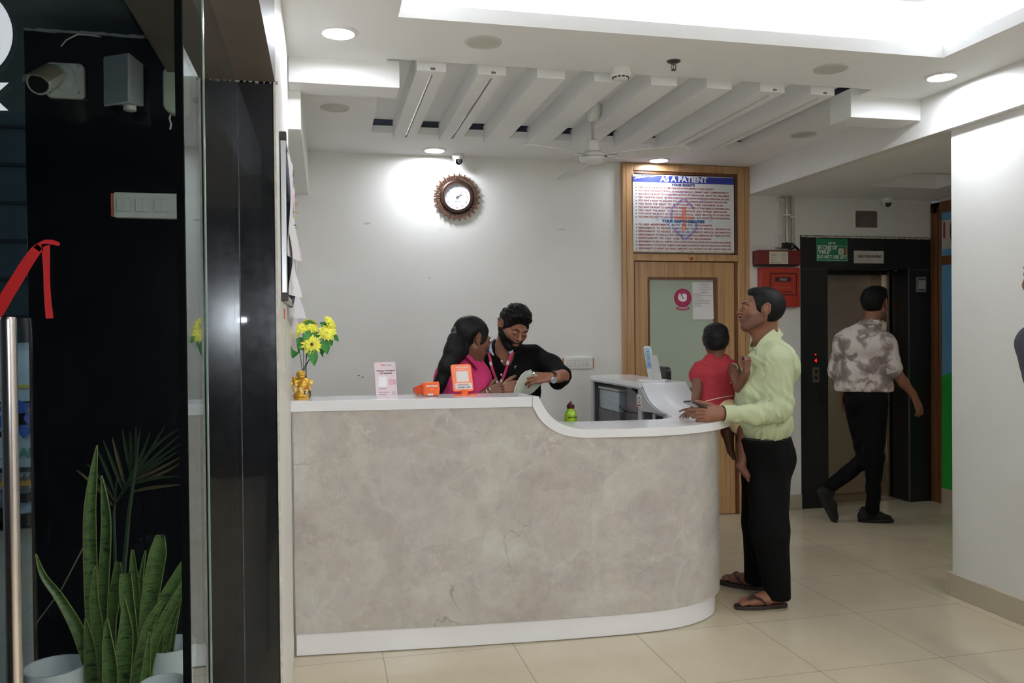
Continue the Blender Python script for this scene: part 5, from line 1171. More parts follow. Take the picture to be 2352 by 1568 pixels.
MB().box(-.140, -.134, YA+.02, YB-.02, ZA+.02, ZB-.02).obj('felt_panel', mat('dark violet felt', (54, 50, 70), .9, bump=.2), nb)
random.seed(11)
def pinned(Y0, z1, w_, h_, c_, lab, curl=.012):
    rows = []
    for i in range(12):
        v = i/11; rows.append([(-.131+.003+curl*(math.sin(v*5+u*3)+1)*.5*(.3+v)+.010*u*u, Y0+w_*u, z1-h_*v) for u in (0, .2, .4, .6, .8, 1)])
    o = MB().grid(rows, thick=.0008).obj('pinned_paper', c_, smooth=True); tag(o, lab, 'paper'); return o
pinned(3.14, 2.14, .26, .38, MPAPER, 'long white paper hanging near the front of the aluminium pin board', .02)
pinned(3.42, 2.08, .20, .30, mat('pale pink paper', (224, 196, 208), .8, var=.05), 'pale pink paper pinned on the middle of the aluminium pin board', .022)
pinned(3.20, 1.86, .30, .24, MPAPER, 'curled white printed paper on the lower part of the pin board', .024)
pinned(3.56, 1.80, .20, .26, mat('creased white paper', (216, 214, 216), .8, var=.05), 'creased white sheet low at the far end of the pin board', .03)
for k, (y_, z_, cc) in enumerate([(3.50, 2.02, (230, 228, 226)), (3.40, 1.985, (220, 140, 60)), (3.46, 1.965, (220, 140, 60)), (3.22, 1.93, (50, 170, 80)), (3.24, 1.915, (200, 190, 60)), (3.40, 1.895, (50, 170, 80)), (3.36, 1.90, (40, 60, 50)), (3.34, 2.06, (130, 120, 170))]):
    names = ['white', 'upper orange', 'lower orange', 'front green', 'yellow', 'rear green', 'dark', 'violet']
    o = MB().lathe([(0, 0), (.0024, 0), (.0015, .004), (.003, .008), (.003, .009), (0, .009)], track((-.112+.002*(k % 3), y_, z_), (1, 0, 0)), 10).obj('push_pin', mat('pin %s' % names[k], cc, .4), smooth=True)
    tag(o, names[k]+' push pin on the pin board papers', 'push pin', 'push pins')
# crumpled paper hanging below and behind
rows = []
random.seed(2)
for i in range(14):
    v = i/13; rows.append([(-.146+.028*u+.006*math.sin(9*v+4*u), 3.84+.03*math.sin(6*v), 1.72-.32*v+.01*math.sin(5*u)) for u in (0, .3, .6, 1)])
tag(MB().grid(rows, thick=.001).obj('rolled_paper', mat('yellowed paper', (196, 192, 190), .8, var=.06), smooth=True), 'crumpled pale paper strip hanging below the pin board', 'paper')
th_ = thing('wall_thermometer', 'slim white strip with orange top fixed on the left wall beside the flowers', 'thermometer', (-.148, 3.30, 1.35))
MB().box(-.1505, -.1465, 3.29, 3.31, 1.33, 1.545).obj('strip_body', MOFFW, th_); MB().box(-.1500, -.1460, 3.288, 3.312, 1.53, 1.57).obj('orange_top', mat('orange red print', (200, 80, 40), .5), th_); MB().box(-.1467, -.146, 3.298, 3.302, 1.36, 1.52).obj('liquid_line', MINK, th_)
# ================================================================== GLASS DOOR STICKERS, HANDLE
DY = 1.4945
def dpt(x_, y_): p_ = at(x_, y_, DY); return (p_.x, p_.z)
def stick(P, m, nm, par=None, y=DY): return MB().prism([(x_, y-.0006, z_) for x_, z_ in P], [(x_, y, z_) for x_, z_ in P]).obj(nm, m, par)
c0 = dpt(-98, 70); rr = (dpt(29, 70)[0]-c0[0])
o = stick([(c0[0]+rr*math.cos(2*PI*k/64), c0[1]+rr*math.sin(2*PI*k/64)) for k in range(64)], MWHST, 'disc_sticker'); tag(o, 'large round pale sticker at the top of the glass door', 'sticker')
o = stick([dpt(*q) for q in ((-150, 190), (20, 190), (-8, 215), (-8, 229), (19.5, 254), (-150, 254), (-95, 222))], MWHST, 'ribbon_sticker'); tag(o, 'white swallow tailed ribbon sticker under the round sticker', 'sticker')
def stroke(pts, w_, m, nm, par=None):
    C_ = [Vector(dpt(*p)) for p in pts]; Lf, Rt = [], []
    for i, p in enumerate(C_):
        t_ = (C_[min(i+1, len(C_)-1)]-C_[max(i-1, 0)]).normalized(); n_ = Vector((-t_.y, t_.x)); ww = (w_[i] if isinstance(w_, list) else w_)
        Lf.append(p+n_*ww/2); Rt.append(p-n_*ww/2)
    b_ = MB()
    for i in range(len(C_)-1):
        P_ = [Lf[i], Lf[i+1], Rt[i+1], Rt[i]]; b_.prism([(q.x, DY-.0006, q.y) for q in P_], [(q.x, DY, q.y) for q in P_])
    return b_.obj(nm, m, par)
pxm = .00081
rs = thing('red_sticker', 'red brush stroke sticker like an arrow on the glass door', 'sticker', (dpt(60, 650)[0], DY, dpt(60, 650)[1]))
stroke([(-40, 765), (-10, 722), (2, 702), (20, 672), (40, 640), (60, 607), (80, 578), (92, 566)], [24*pxm, 24*pxm, 25*pxm, 23*pxm, 23*pxm, 22*pxm, 20*pxm, 18*pxm], MREDST, 'long_stroke', rs)
stroke([(84, 573), (94, 562), (105, 557), (120, 556), (132, 559.5), (137, 561)], [14*pxm, 12*pxm, 12*pxm, 10*pxm, 8*pxm, 6*pxm], MREDST, 'hook_stroke', rs)
stroke([(105, 560), (106, 590), (107, 620), (108, 660), (110, 690), (114, 731)], [15*pxm, 14*pxm, 12*pxm, 12*pxm, 13*pxm, 14*pxm], MREDST, 'down_stroke', rs)
hY = 1.470
hp, hb = at(19, 728, hY), at(34, 1568, hY)
hn = thing('door_handle', 'tall satin steel tube handle standing before the glass door', 'door handle', (hp.x, hY, .3))
dx_ = (hp.x-hb.x)/(hp.z-hb.z)
rad = (at(38, 740, hY)-at(0, 740, hY)).length/2
MB().tube([(hp.x+dx_*(.25-hp.z), hY, .25), (hp.x, hY, hp.z-.004)], rad, 40).obj('handle_tube', MPOLE, hn, smooth=True)
MB().lathe([(rad, -.004), (rad*.9, .0), (0, .0)], Matrix.Translation((hp.x, hY, hp.z)), 40, caps=False).obj('handle_cap', MPOLE, hn, smooth=True)
for z_ in (.76, .35): MB().tube([(hp.x+dx_*(z_-hp.z), hY, z_), (hp.x+dx_*(z_-hp.z), 1.495, z_)], .008, 14).obj('handle_mount', MCHROME, hn, smooth=True)
# ================================================================== OUTSIDE ON THE GRANITE
gY = 2.85
p = at(153, 188, gY); cm = thing('bullet_camera', 'white bullet camera on a square plate on the black granite', 'security camera', p)
a_, e_ = at(108, 146, gY), at(198, 231, gY)
MB().rbox(a_.x, e_.x, gY-.022, gY, e_.z, a_.z, .016, 'y').obj('mount_plate', MOFFW, cm, bevel=.004)
b = MB()
for (x_, y_) in ((117, 154), (184, 156), (120, 216), (186, 217)): q = at(x_, y_, gY); b.lathe([(0, 0), (.004, 0), (.003, .002), (0, .002)], frontal(q.x, gY-.022, q.z), 10)
b.obj('plate_screw', MGREYP, cm, smooth=True)
q = at(150, 183, gY); MB().lathe([(0, 0), (.040, 0), (.039, .008), (.034, .012), (0, .012)], frontal(q.x, gY-.022, q.z), 32).lathe([(0, .01), (.018, .01), (.015, .03), (.010, .036), (0, .036)], frontal(q.x, gY-.022, q.z), 24).obj('swivel_base', MOFFW, cm, smooth=True)
r0_, r1_ = Vector((q.x-.006, gY-.075, q.z-.004)), at(88, 192, gY-.19)
ax_ = (r1_-r0_).normalized(); L_ = (r1_-r0_).length
Mc = track(r0_, ax_); 
MB().lathe([(0, -.02), (.016, -.02), (.028, .0), (.032, .02), (.033, L_), (.031, L_+.002), (.028, L_-.004), (0, L_-.004)], Mc, 32).obj('camera_barrel', MOFFW, cm, smooth=True)
MB().lathe([(0, L_-.003), (.027, L_-.003), (.0265, L_+.003), (0, L_+.003)], Mc, 28).obj('lens_face', MBLACK, cm)
rows = []
for i in range(6):
    u = i/5; rows.append([Mc @ Vector((.036*math.cos(t_), .036*math.sin(t_), L_*.25+(L_*.78+.045)*u-(.03*u*abs(math.cos(t_))))) for t_ in [PI*(.08+.84*k/10) for k in range(11)]])
MB().grid(rows, thick=.002).obj('sun_hood', mat('dusty cream plastic', (150, 140, 124), .5, var=.1), cm, smooth=True)
p = at(283, 185, gY); sk_ = thing('wall_speaker', 'grey box loudspeaker on the black granite outside', 'loudspeaker', p)
def sp_(x_, y_, d): return at(x_, y_, gY-d)
A_ = [sp_(237, 129, .11), sp_(297, 119, .15), sp_(329, 145, .04), sp_(329, 150, .01), sp_(245, 140, .01)]; B_ = [sp_(238, 246, .11), sp_(298, 236, .15), sp_(330, 246, .04), sp_(329, 245, .01), sp_(245, 240, .01)]
MB().prism([Vector(q_) for q_ in A_], [Vector(q_) for q_ in B_]).obj('speaker_cabinet', MGREYP, sk_, bevel=.006, seg=3)
g_ = MB(); n_ = ((A_[1]-A_[0]).cross(B_[0]-A_[0])).normalized(); n_ = n_ if n_.y < 0 else -n_
u_ = lambda s_, t_: A_[0].lerp(A_[1], s_).lerp(B_[0].lerp(B_[1], s_), t_)+n_*.0015
g_.prism([u_(.06, .05), u_(.95, .05), u_(.95, .95), u_(.06, .95)], [u_(.06, .05)+n_*.002, u_(.95, .05)+n_*.002, u_(.95, .95)+n_*.002, u_(.06, .95)+n_*.002]); g_.obj('speaker_grille', mat('grey mesh grille', (128, 134, 138), .6, var=.15, vs=300), sk_)
q = at(298, 249, gY-.07); MB().lathe([(0, .01), (.019, .01), (.019, -.006), (.012, -.009), (0, -.009)], Matrix.Translation(q), 24).obj('bracket_knob', MOFFW, sk_, smooth=True)
p = at(400, 215, gY-.02); el = thing('bulkhead_lamp', 'pale half hidden bulkhead lamp on the granite beside the glass panel', 'lamp', p)
MB().rbox(p.x-.030, p.x+.05, gY-.05, gY, at(400, 268, gY).z, at(400, 160, gY).z, .03, 'y', seg=8).obj('lamp_body', mat('pale lamp plastic', (170, 176, 160), .4), el, bevel=.006)
MB().tube([at(392, 262, gY-.02), at(389, 272, gY-.03), at(393, 285, gY-.03), at(391, 297, gY-.02)], .003, 8).obj('loose_wire', MOFFW, el, smooth=True)
tag(MB().tube([at(140, 107, gY-.01), at(152, 92, gY-.012), at(178, 79, gY-.006), at(205, 80, gY-.004), at(232, 85, gY-.004)], [.002, .0025, .003, .003, .002], 8).obj('white_wire', MOFFW, smooth=True), 'loose white wire at the top edge of the granite column', 'wire')
# ------------------------------------------------ plants
def snake_mat():
    t = NT('snake plant leaf'); co = t.coord('UV') if False else t.coord()
    n_ = t.noise(1.0, 5, .6, 2.2, sc=(14, 14, 62)); c_ = t.ramp(n_, [(.36, rgb((26, 44, 24))), (.50, rgb((84, 110, 52))), (.64, rgb((44, 70, 34))), (.74, rgb((104, 128, 72)))])
    t.lk(c_, t.b.inputs['Base Color']); t.b.inputs['Roughness'].default_value = .38; return t.m
MSN = snake_mat(); MEDG = mat('yellow green leaf edge', (112, 120, 52), .45); MPOT = mat('white plastic pot', (200, 204, 204), .4, var=.04); MSOIL = mat('dark potting soil', (60, 44, 34), .95, var=.4, vs=60, bump=.8, bs=120, bd=.01)
def blade(pts, ws, Y0, par, twist=0.0, lean=0.0, m=None, blunt=False):
    C_ = [at(x_, y_, Y0+lean*i) for i, (x_, y_) in enumerate(pts)]; n_ = 18; L = [Vector(c) for c in C_]
    # catmull interpolation
    def S(u):
        f_ = u*(len(L)-1); i = min(int(f_), len(L)-2); t_ = f_-i; p0, p1, p2, p3 = L[max(i-1, 0)], L[i], L[i+1], L[min(i+2, len(L)-1)]
        w0 = ws[i]+(ws[i+1]-ws[i])*t_
        return .5*((2*p1)+(-p0+p2)*t_+(2*p0-5*p1+4*p2-p3)*t_*t_+(-p0+3*p1-3*p2+p3)*t_**3), w0
    rows, eL, eR = [], [], []
    for k in range(n_+1):
        c_, w_ = S(k/n_); c2, _ = S(min(1, k/n_+.02)); c1, _ = S(max(0, k/n_-.02)); t_ = (c2-c1).normalized()
        s_ = t_.cross(Vector((math.sin(twist), -math.cos(twist), .0))).normalized(); nn = s_.cross(t_); w_ = max(w_, .3)*.00100/2*Y0/2.4
        r_ = [c_+s_*w_*v+nn*(.45*w_*(v*v)) for v in (-1, -.66, -.33, 0, .33, .66, 1)]; rows.append(r_); eL.append(r_[0]); eR.append(r_[-1])
    o = MB().grid(rows, thick=.0025).obj('leaf', m or MSN, par, smooth=True)
    MB().tube(eL, .0010, 6).tube(eR, .0010, 6).obj('leaf_edge', MEDG, o, smooth=True); return o
def pot(cx_, cy_, zr, r_, h_, lab_obj):
    M_ = Matrix.Translation((cx_, cy_, zr-h_))
    MB().lathe([(0, 0), (r_*.72, 0), (r_*.92, h_*.80), (r_*.93, h_*.82), (r_*1.0, h_*.82), (r_*1.03, h_), (r_*.95, h_), (r_*.90, h_*.84), (r_*.66, .01), (0, .01)], M_, 48).obj('pot', MPOT, lab_obj, smooth=True, ang=30)
    MB().lathe([(0, h_*.88), (r_*.6, h_*.87), (r_*.905, h_*.84), (r_*.88, h_*.7), (0, h_*.7)], M_, 30).obj('soil', MSOIL, lab_obj, smooth=True)
# main snake plant in middle pot
zr = .44; cA = at(300, 1600, 2.28)
sn = thing('snake_plant', 'large mottled snake plant with yellow edged leaves before the black granite', 'potted plant', (cA.x, 2.28, .26))
pot(cA.x+.02, 2.28, .47, .155, .21, sn)
for pts, ws, Y0, tw in [([(228, 1640), (212, 1400), (206, 1200), (212, 1110), (223, 1022)], [30, 34, 30, 22, 1], 2.30, .2),
    ([(236, 1640), (236, 1430), (246, 1230), (243, 1160), (233, 1092)], [30, 30, 28, 22, 1], 2.34, -.3),
    ([(240, 1640), (224, 1450), (216, 1380), (218, 1300)], [28, 28, 22, 2], 2.22, .3),
    ([(262, 1640), (252, 1460), (268, 1350), (272, 1290)], [36, 36, 30, 14], 2.36, -.2),
    ([(330, 1640), (338, 1430), (352, 1330), (362, 1270), (368, 1228)], [34, 40, 44, 44, 20], 2.26, .15),
    ([(315, 1640), (302, 1450), (292, 1360), (290, 1316)], [30, 34, 36, 28], 2.20, -.1),
    ([(300, 1640), (308, 1400), (306, 1330), (304, 1262)], [26, 28, 24, 4], 2.42, .3),
    ([(318, 1640), (316, 1450), (322, 1350), (334, 1264)], [22, 22, 18, 2], 2.44, -.4),
    ([(240, 1640), (190, 1470), (140, 1376), (100, 1322), (82, 1272)], [34, 32, 22, 14, 1], 2.20, .1),
    ([(310, 1640), (342, 1450), (388, 1360), (425, 1292)], [36, 40, 34, 20], 2.36, 0),
    ([(320, 1640), (350, 1480), (400, 1380), (436, 1320)], [24, 28, 26, 18], 2.22, .3),
    ([(270, 1640), (282, 1530), (290, 1450), (284, 1372)], [46, 48, 36, 2], 2.14, 0),
    ([(255, 1640), (256, 1540), (250, 1480), (245, 1420)], [40, 40, 30, 2], 2.12, -.2),
    ([(318, 1640), (332, 1560), (340, 1480), (343, 1450)], [28, 24, 12, 1], 2.12, .4),
    ([(300, 1640), (318, 1540), (338, 1440), (372, 1380)], [40, 40, 30, 12], 2.16, .5),
    ([(220, 1640), (212, 1540), (206, 1480), (196, 1420)], [30, 34, 26, 2], 2.18, 0)]:
    blade(pts, ws, Y0, sn, tw)
cB = at(386, 1480, 2.46)
sB = thing('snake_plant', 'smaller snake plant in a tall white pot against the black granite', 'potted plant', (cB.x, 2.46, .26))
pot(cB.x, 2.46, at(386, 1478, 2.46).z, .072, at(386, 1478, 2.46).z-.26, sB)
for pts, ws, Y0, tw in [([(376, 1500), (392, 1430), (412, 1370), (428, 1330)], [16, 20, 18, 3], 2.46, .2), ([(392, 1500), (400, 1440), (408, 1400), (414, 1350)], [14, 16, 12, 1], 2.50, -.3), ([(366, 1500), (372, 1440), (384, 1390), (398, 1350)], [14, 16, 14, 2], 2.44, 0)]: blade(pts, ws, Y0, sB, tw)
cC = at(126, 1530, 2.2)
sC = thing('planter_pot', 'empty wide white pot with brown soil left of the snake plant', 'pot', (cC.x, 2.2, .26))
pot(cC.x, 2.2, at(126, 1528, 2.2).z, .070, at(126, 1528, 2.2).z-.26, sC)
cD = at(374, 1570, 2.08)
sD = thing('planter_pot', 'pale pot at the bottom edge in front of the tall white pot', 'pot', (cD.x, 2.08, .26))
pot(cD.x, 2.08, at(374, 1566, 2.08).z, .052, at(374, 1566, 2.08).z-.26, sD)
tag(MB().tube([at(84, 1430, 2.5), at(140, 1355, 2.52), at(200, 1240, 2.55)], .0022, 6).obj('thin_stick', mat('dry twig', (110, 104, 84), .7), smooth=True), 'thin dry stick leaning behind the snake plant leaves', 'stick')
# palm frond
MPALM = mat('palm leaflet', (44, 60, 38), .5, var=.2, vs=20); MPALD = mat('dry palm leaflet', (92, 78, 52), .6, var=.2)
pl = thing('palm_plant', 'dark palm with arching fronds behind the snake plant', 'potted plant', (at(275, 1500, 2.6).x, 2.6, .26))
pot(at(275, 1500, 2.6).x, 2.62, .42, .09, .16, pl)
stem = [at(276, 1560, 2.60), at(282, 1340, 2.60), at(296, 1180, 2.58), at(312, 1070, 2.56), at(322, 985, 2.54)]
MB().tube(stem, [.008, .007, .006, .004, .001], 8).obj('frond_stem', MPALM, pl, smooth=True)
stem2 = [at(262, 1560, 2.64), at(266, 1350, 2.64), at(262, 1180, 2.66), at(268, 1100, 2.66)]
MB().tube(stem2, [.006, .005, .004, .002], 8).obj('frond_stem', MPALM, pl, smooth=True)
for (x0, y0, mx_, my_, x1, y1, dr_) in [(262, 1160, 330, 1050, 345, 990, 0), (270, 1150, 345, 1040, 378, 978, 0), (280, 1130, 340, 1020, 412, 985, 0), (282, 1120, 350, 1050, 412, 1000, 0), (290, 1110, 350, 1062, 413, 1020, 0), (292, 1108, 350, 1072, 413, 1034, 0), (294, 1108, 355, 1085, 413, 1050, 1), (296, 1112, 360, 1098, 413, 1064, 1), (296, 1116, 350, 1092, 414, 1094, 0), (300, 1130, 340, 1118, 414, 1113, 1),
        (300, 1090, 290, 1040, 281, 985, 0), (302, 1080, 302, 1020, 299, 990, 0), (308, 1080, 315, 1030, 312, 978, 0), (284, 1130, 262, 1070, 237, 1012, 0), (288, 1120, 272, 1060, 258, 1005, 1), (266, 1140, 248, 1080, 222, 1030, 0), (262, 1150, 240, 1100, 200, 1065, 0), (258, 1160, 220, 1110, 176, 1080, 1), (256, 1200, 236, 1130, 214, 1092, 0), (255, 1220, 250, 1160, 244, 1120, 0)]:
    a_, m_, e_ = at(x0, y0, 2.62), at(mx_, my_, 2.58), at(x1, y1, 2.54); rows = []
    for i in range(9):
        u = i/8; c_ = a_*(1-u)**2+m_*2*u*(1-u)+e_*u*u; t_ = ((m_-a_)*(1-u)+(e_-m_)*u).normalized(); s_ = t_.cross(Vector((0, -1, .3))).normalized(); w_ = .0045*math.sin(PI*min(.98, .12+.85*u))+.0004
        rows.append([c_-s_*w_, c_+Vector((0, .002, 0)), c_+s_*w_])
    MB().grid(rows, thick=.0006).obj('leaflet', MPALD if dr_ else MPALM, pl, smooth=True)
# ------------------------------------------------ ambulance
aX, aY = -2.45, 7.0
am = thing('ambulance', 'white ambulance van with blue star parked outside beyond the granite column', 'ambulance', (-3.6, 7.6, 0))
MVAN = mat('white van paint', (196, 212, 220), .3, var=.03, coat=.4); 
def vz(y_): return at(56, y_, aY).z
vx0, vx1 = -5.2, -1.75
sec = [(7.0, .30), (6.97, .75), (7.0, 1.05), (7.10, 1.36), (7.22, 1.42), (8.5, 1.42), (8.7, 1.0), (8.72, .3)]
MB().prism([(vx0, y_, z_) for y_, z_ in sec], [(vx1, y_, z_) for y_, z_ in sec]).obj('van_body', MVAN, am, bevel=.02)
z1_, z2_ = vz(955), vz(1010)
MB().box(vx0+.2, vx1-.25, 7.0, 7.06, vz(1010), vz(926)).obj('side_window', mat('tinted van window', (90, 128, 140), .08), am)
MB().box(vx0+.2, vx1-.25, 6.985, 7.04, vz(1012), vz(968)).obj('window_lower_tint', mat('dark window', (24, 34, 40), .08), am)
MB().box(vx0, vx1+.001, 6.99, 7.05, vz(891), vz(883)).obj('yellow_roof_band', mat('yellow band', (216, 206, 90), .4), am)
MB().box(vx0, vx1+.001, 6.955, 6.99, vz(1113), vz(1099)).obj('amber_side_band', mat('amber band', (226, 160, 40), .4), am)
MB().box(vx0, vx1+.002, 6.96, 7.0, vz(1082), vz(1072)).obj('black_rub_strip', MBLACK, am)
MB().box(vx0, vx1+.002, 6.98, 7.05, vz(926), vz(921)).box(vx0, vx1+.002, 6.98, 7.05, vz(1016), vz(1012)).obj('window_seal', MBLACK, am)
sc_ = at(36, 964, aY-.05)
for k in range(3):
    MB().box(-.145, .145, -.045, .045, 0, .004, frontal(sc_.x, aY-.045, sc_.z) @ Matrix.Rotation(k*PI/3+.1, 4, 'Z')).obj('blue_star_arm', mat('star blue', (40, 96, 190), .4) if k == 0 else bpy.data.materials['star blue'], am)
text('SANTA', .095, frontal(at(84, 1039, aY).x, 6.955, at(60, 1039, aY).z), mat('green lettering paint', (70, 150, 130), .4), 'lettering', am, bold=.004)
text('9413 1664, 0', .075, frontal(at(56, 1094, aY).x-.05, 6.95, at(60, 1094.5, aY).z), mat('brown lettering paint', (90, 80, 84), .4), 'phone_number', am, bold=.002)
ns_ = at(50, 837, 8.9)
for wx in (at(50, 1205, 6.95).x, -4.6):
    wz = .36
    MB().lathe([(.40, -.2), (.42, .02), (.42, .05), (.38, .03), (.38, -.2)], frontal(wx, 7.0, wz), 40, caps=False).obj('wheel_arch', MBLACK, am)
    wh = MB().lathe([(0, -.20), (.33, -.20), (.35, -.17), (.355, -.03), (.33, .005), (.26, .012), (.24, -.01), (0, -.01)], frontal(wx, 7.0, wz), 40).obj('wheel', mat('tyre rubber', (20, 22, 24), .7), am, smooth=True)
    MB().lathe([(.225, -.012), (.245, .014), (.235, .018), (.205, .0), (.12, -.02), (.05, .004), (0, .006)], frontal(wx, 7.0, wz), 36, caps=False).obj('rim', mat('grey wheel rim', (120, 128, 134), .35, .7), wh, smooth=True)
tag(MB().box(ns_.x-.10, ns_.x+.14, 9.14, 9.17, ns_.z-.13, ns_.z+.09).obj('no_smoking_sign', mat('grey sign sheet', (90, 98, 98), .6)), 'small round prohibition sign on the dark outside wall', 'sign')
ring(frontal(ns_.x+.02, 9.138, ns_.z), .055, .075, 0, .006, 32).obj('sign_ring', mat('dark red sign ring', (90, 50, 50), .6), bpy.data.objects['no_smoking_sign'])
MB().box(-.07, .07, -.008, .008, 0, .006, frontal(ns_.x+.02, 9.138, ns_.z) @ Matrix.Rotation(-.8, 4, 'Z')).obj('sign_bar', bpy.data.materials['dark red sign ring'], bpy.data.objects['no_smoking_sign'])
# ================================================================== PEOPLE
def skin(name, c): return mat(name, c, .5, var=.06, vs=22, bump=.05, bs=160, bd=.0008, sss=.08)
MSK1, MSK2, MSK3 = skin('brown skin', (134, 88, 66)), skin('deep brown skin', (110, 70, 52)), skin('warm brown skin', (124, 80, 58))
MHAIR = mat('black hair', (11, 10, 10), .55, spec=.22, var=.3, vs=90, bump=.3, bs=260, bd=.001, sc=(1, 1, .25)); MSTUB = mat('short stubble', (106, 71, 55), .7, var=.15, vs=300)
MLIP = mat('lips', (128, 72, 62), .5); MEYEW = mat('eye white', (206, 200, 194), .25); MIRIS = mat('dark iris', (22, 14, 10), .15); MNAIL = mat('finger nail', (196, 150, 130), .3)
class Fr:
    def __init__(s, o, f, u, sc=1.0):
        f = _n(f); x = _n(np.cross(f, np.array(u, float))); s.R = np.stack([x, f, np.cross(x, f)], 1); s.o = np.array(o, float); s.s = sc
    def __call__(s, x, y, z): return s.o+s.R@(np.array([x, y, z])*s.s)
    def cap(s, a, b, ra, rb=None, k=.02, fl=None, f=1, op='u'): return cap(s(*a), s(*b), ra*s.s, (ra if rb is None else rb)*s.s, k*s.s, None if fl is None else s.R@np.array(fl, float), f, op)
    def ell(s, c, r, k=.02, op='u', rz=0, rx=0):
        cz, sz, c2, s2 = math.cos(rz), math.sin(rz), math.cos(rx), math.sin(rx)
        L = np.array([[cz, -sz, 0], [sz, cz, 0], [0, 0, 1]])@np.array([[1, 0, 0], [0, c2, -s2], [0, s2, c2]])
        return ell(s(*c), np.array(r)*s.s, k*s.s, s.R@L, op)
    def loc(s, P): return ((P-s.o)@s.R)/s.s
def head_prims(F, female=False):
    jw = .050 if female else .056
    p = [F.ell((0, -.018, .028), (.076, .096, .086), .02), F.ell((0, .028, -.028), (.062, .064, .078), .03), F.ell((0, .066, -.094), (.024, .022, .020), .022)]
    for s_ in (-1, 1):
        p += [F.cap((s_*jw, 0, -.048), (s_*.022, .058, -.093), .020, .020, .022), F.ell((s_*.040, .060, -.018), (.024, .024, .022), .02), F.cap((s_*.012, .088, .022), (s_*.045, .074, .022), .010, .009, .012),
              F.ell((s_*.031, .102, .002), (.017, .016, .011), .010, 's')]
    p += [F.cap((0, .088, .012), (0, .108, -.024), .0075, .0095, .010), F.ell((0, .108, -.027), (.0095, .011, .0085), .008)]
    for s_ in (-1, 1):
        p += [F.ell((s_*.0115, .099, -.030), (.0075, .010, .0065), .005), F.ell((s_*.031, .083, .0015), (.0155, .0135, .0115), .004), F.ell((s_*.007, .104, -.0365), (.0035, .006, .003), .003, 's')]
    p += [F.ell((0, .086, -.058), (.026, .016, .014), .012), F.ell((0, .0925, -.0595), (.021, .0085, .0055), .004), F.ell((0, .0905, -.0700), (.018, .0085, .0062), .004), F.cap((-.021, .098, -.0645), (.021, .098, -.0645), .0018, .0018, .003, op='s')]
    for s_ in (-1, 1):
        ear = [(.079, .004, .012), (.081, -.003, .026), (.086, -.014, .032), (.090, -.025, .024), (.090, -.026, .006), (.086, -.019, -.014), (.080, -.008, -.028)]
        p += [F.ell((s_*.0795, -.012, .001), (.0050, .019, .029), .004, rz=s_*.35, rx=-.12)]
        p += [F.cap((s_*q[0], q[1], q[2]), (s_*r_[0], r_[1], r_[2]), .0040, .0040, .0025) for q, r_ in zip(ear, ear[1:])]
        p += [F.ell((s_*.079, -.004, -.029), (.0055, .0075, .008), .003), F.ell((s_*.0775, .002, -.006), (.005, .004, .007), .003)]
    return p
def face_bits(F, par, m_sk, brows=True, female=False, down=False):
    for s_ in (-1, 1):
        e = sdf('eye', [F.ell((s_*.031, .0845, .0005), (.0125, .0125, .0062 if not down else .0035), .001)], .0009, MEYEW, par, relax=0)
        sdf('iris', [F.ell((s_*.031, .0952, -.0006), (.0055, .0026, .0050 if not down else .0030), .001)], .0007, MIRIS, e, relax=0)
        if brows: sdf('eyebrow', [F.cap((s_*.014, .0955, .021), (s_*.033, .0905, .0262), .0038, .0038, .004, (0, 0, 1), .7), F.cap((s_*.033, .0905, .0262), (s_*.048, .0765, .0215), .0038, .002, .004, (0, 0, 1), .7)], .0011, MHAIR, par)
    sdf('lips', [F.ell((0, .0932, -.0600), (.0195, .0082, .0045), .002), F.ell((0, .0915, -.0697), (.017, .0082, .0052), .002), F.cap((-.021, .098, -.0645), (.021, .098, -.0645), .0016, .0016, .002, op='s')], .0009, MLIP, par)
def shell(name, F, prims, off, keep, m, par, h=.003, seed=1, amp=.0015, freq=180, extra=(), fade=.03):
    lo, hi = bounds(list(prims)+list(extra), .03); g = Grid(lo, hi, h); P = g.P(); L = F.loc(P); kp = keep(L); tp = np.clip(-kp/fade, 0, 1)
    D = g.eval(prims)-(min(.0012, off)+(off-min(.0012, off))*tp)
    if extra: D = np.minimum(D, g.eval(list(extra))+.022*(1-tp))
    D = np.maximum(D+amp*tp*fbm(P, freq, seed, 2), kp*F.s); V, Fc = nets(D, g); return npmesh(name, V, Fc, m, par)
def hair_keep(L):
    x, y, z = L[..., 0], L[..., 1], L[..., 2]; ear = np.where(np.abs(x) > .055, .024-np.sqrt((y+.012)**2+(z*.8)**2), -1); return np.maximum(np.maximum(-.034+.85*y-z, ear), np.maximum(-.125+2.35*y-z, .050+.25*y-z-.3*np.clip(.055-y, 0, 1)*10))
def beard_keep(L):
    x, y, z = L[..., 0], L[..., 1], L[..., 2]; lips = .011-np.sqrt((x/2.0)**2+(z+.0655)**2); top = z+.014+.36*np.clip(y, 0, .1); low = -.122-z; back = .0-y-.012
    return np.maximum(np.maximum(top, low), np.maximum(np.where(y > .05, lips, -1), back))
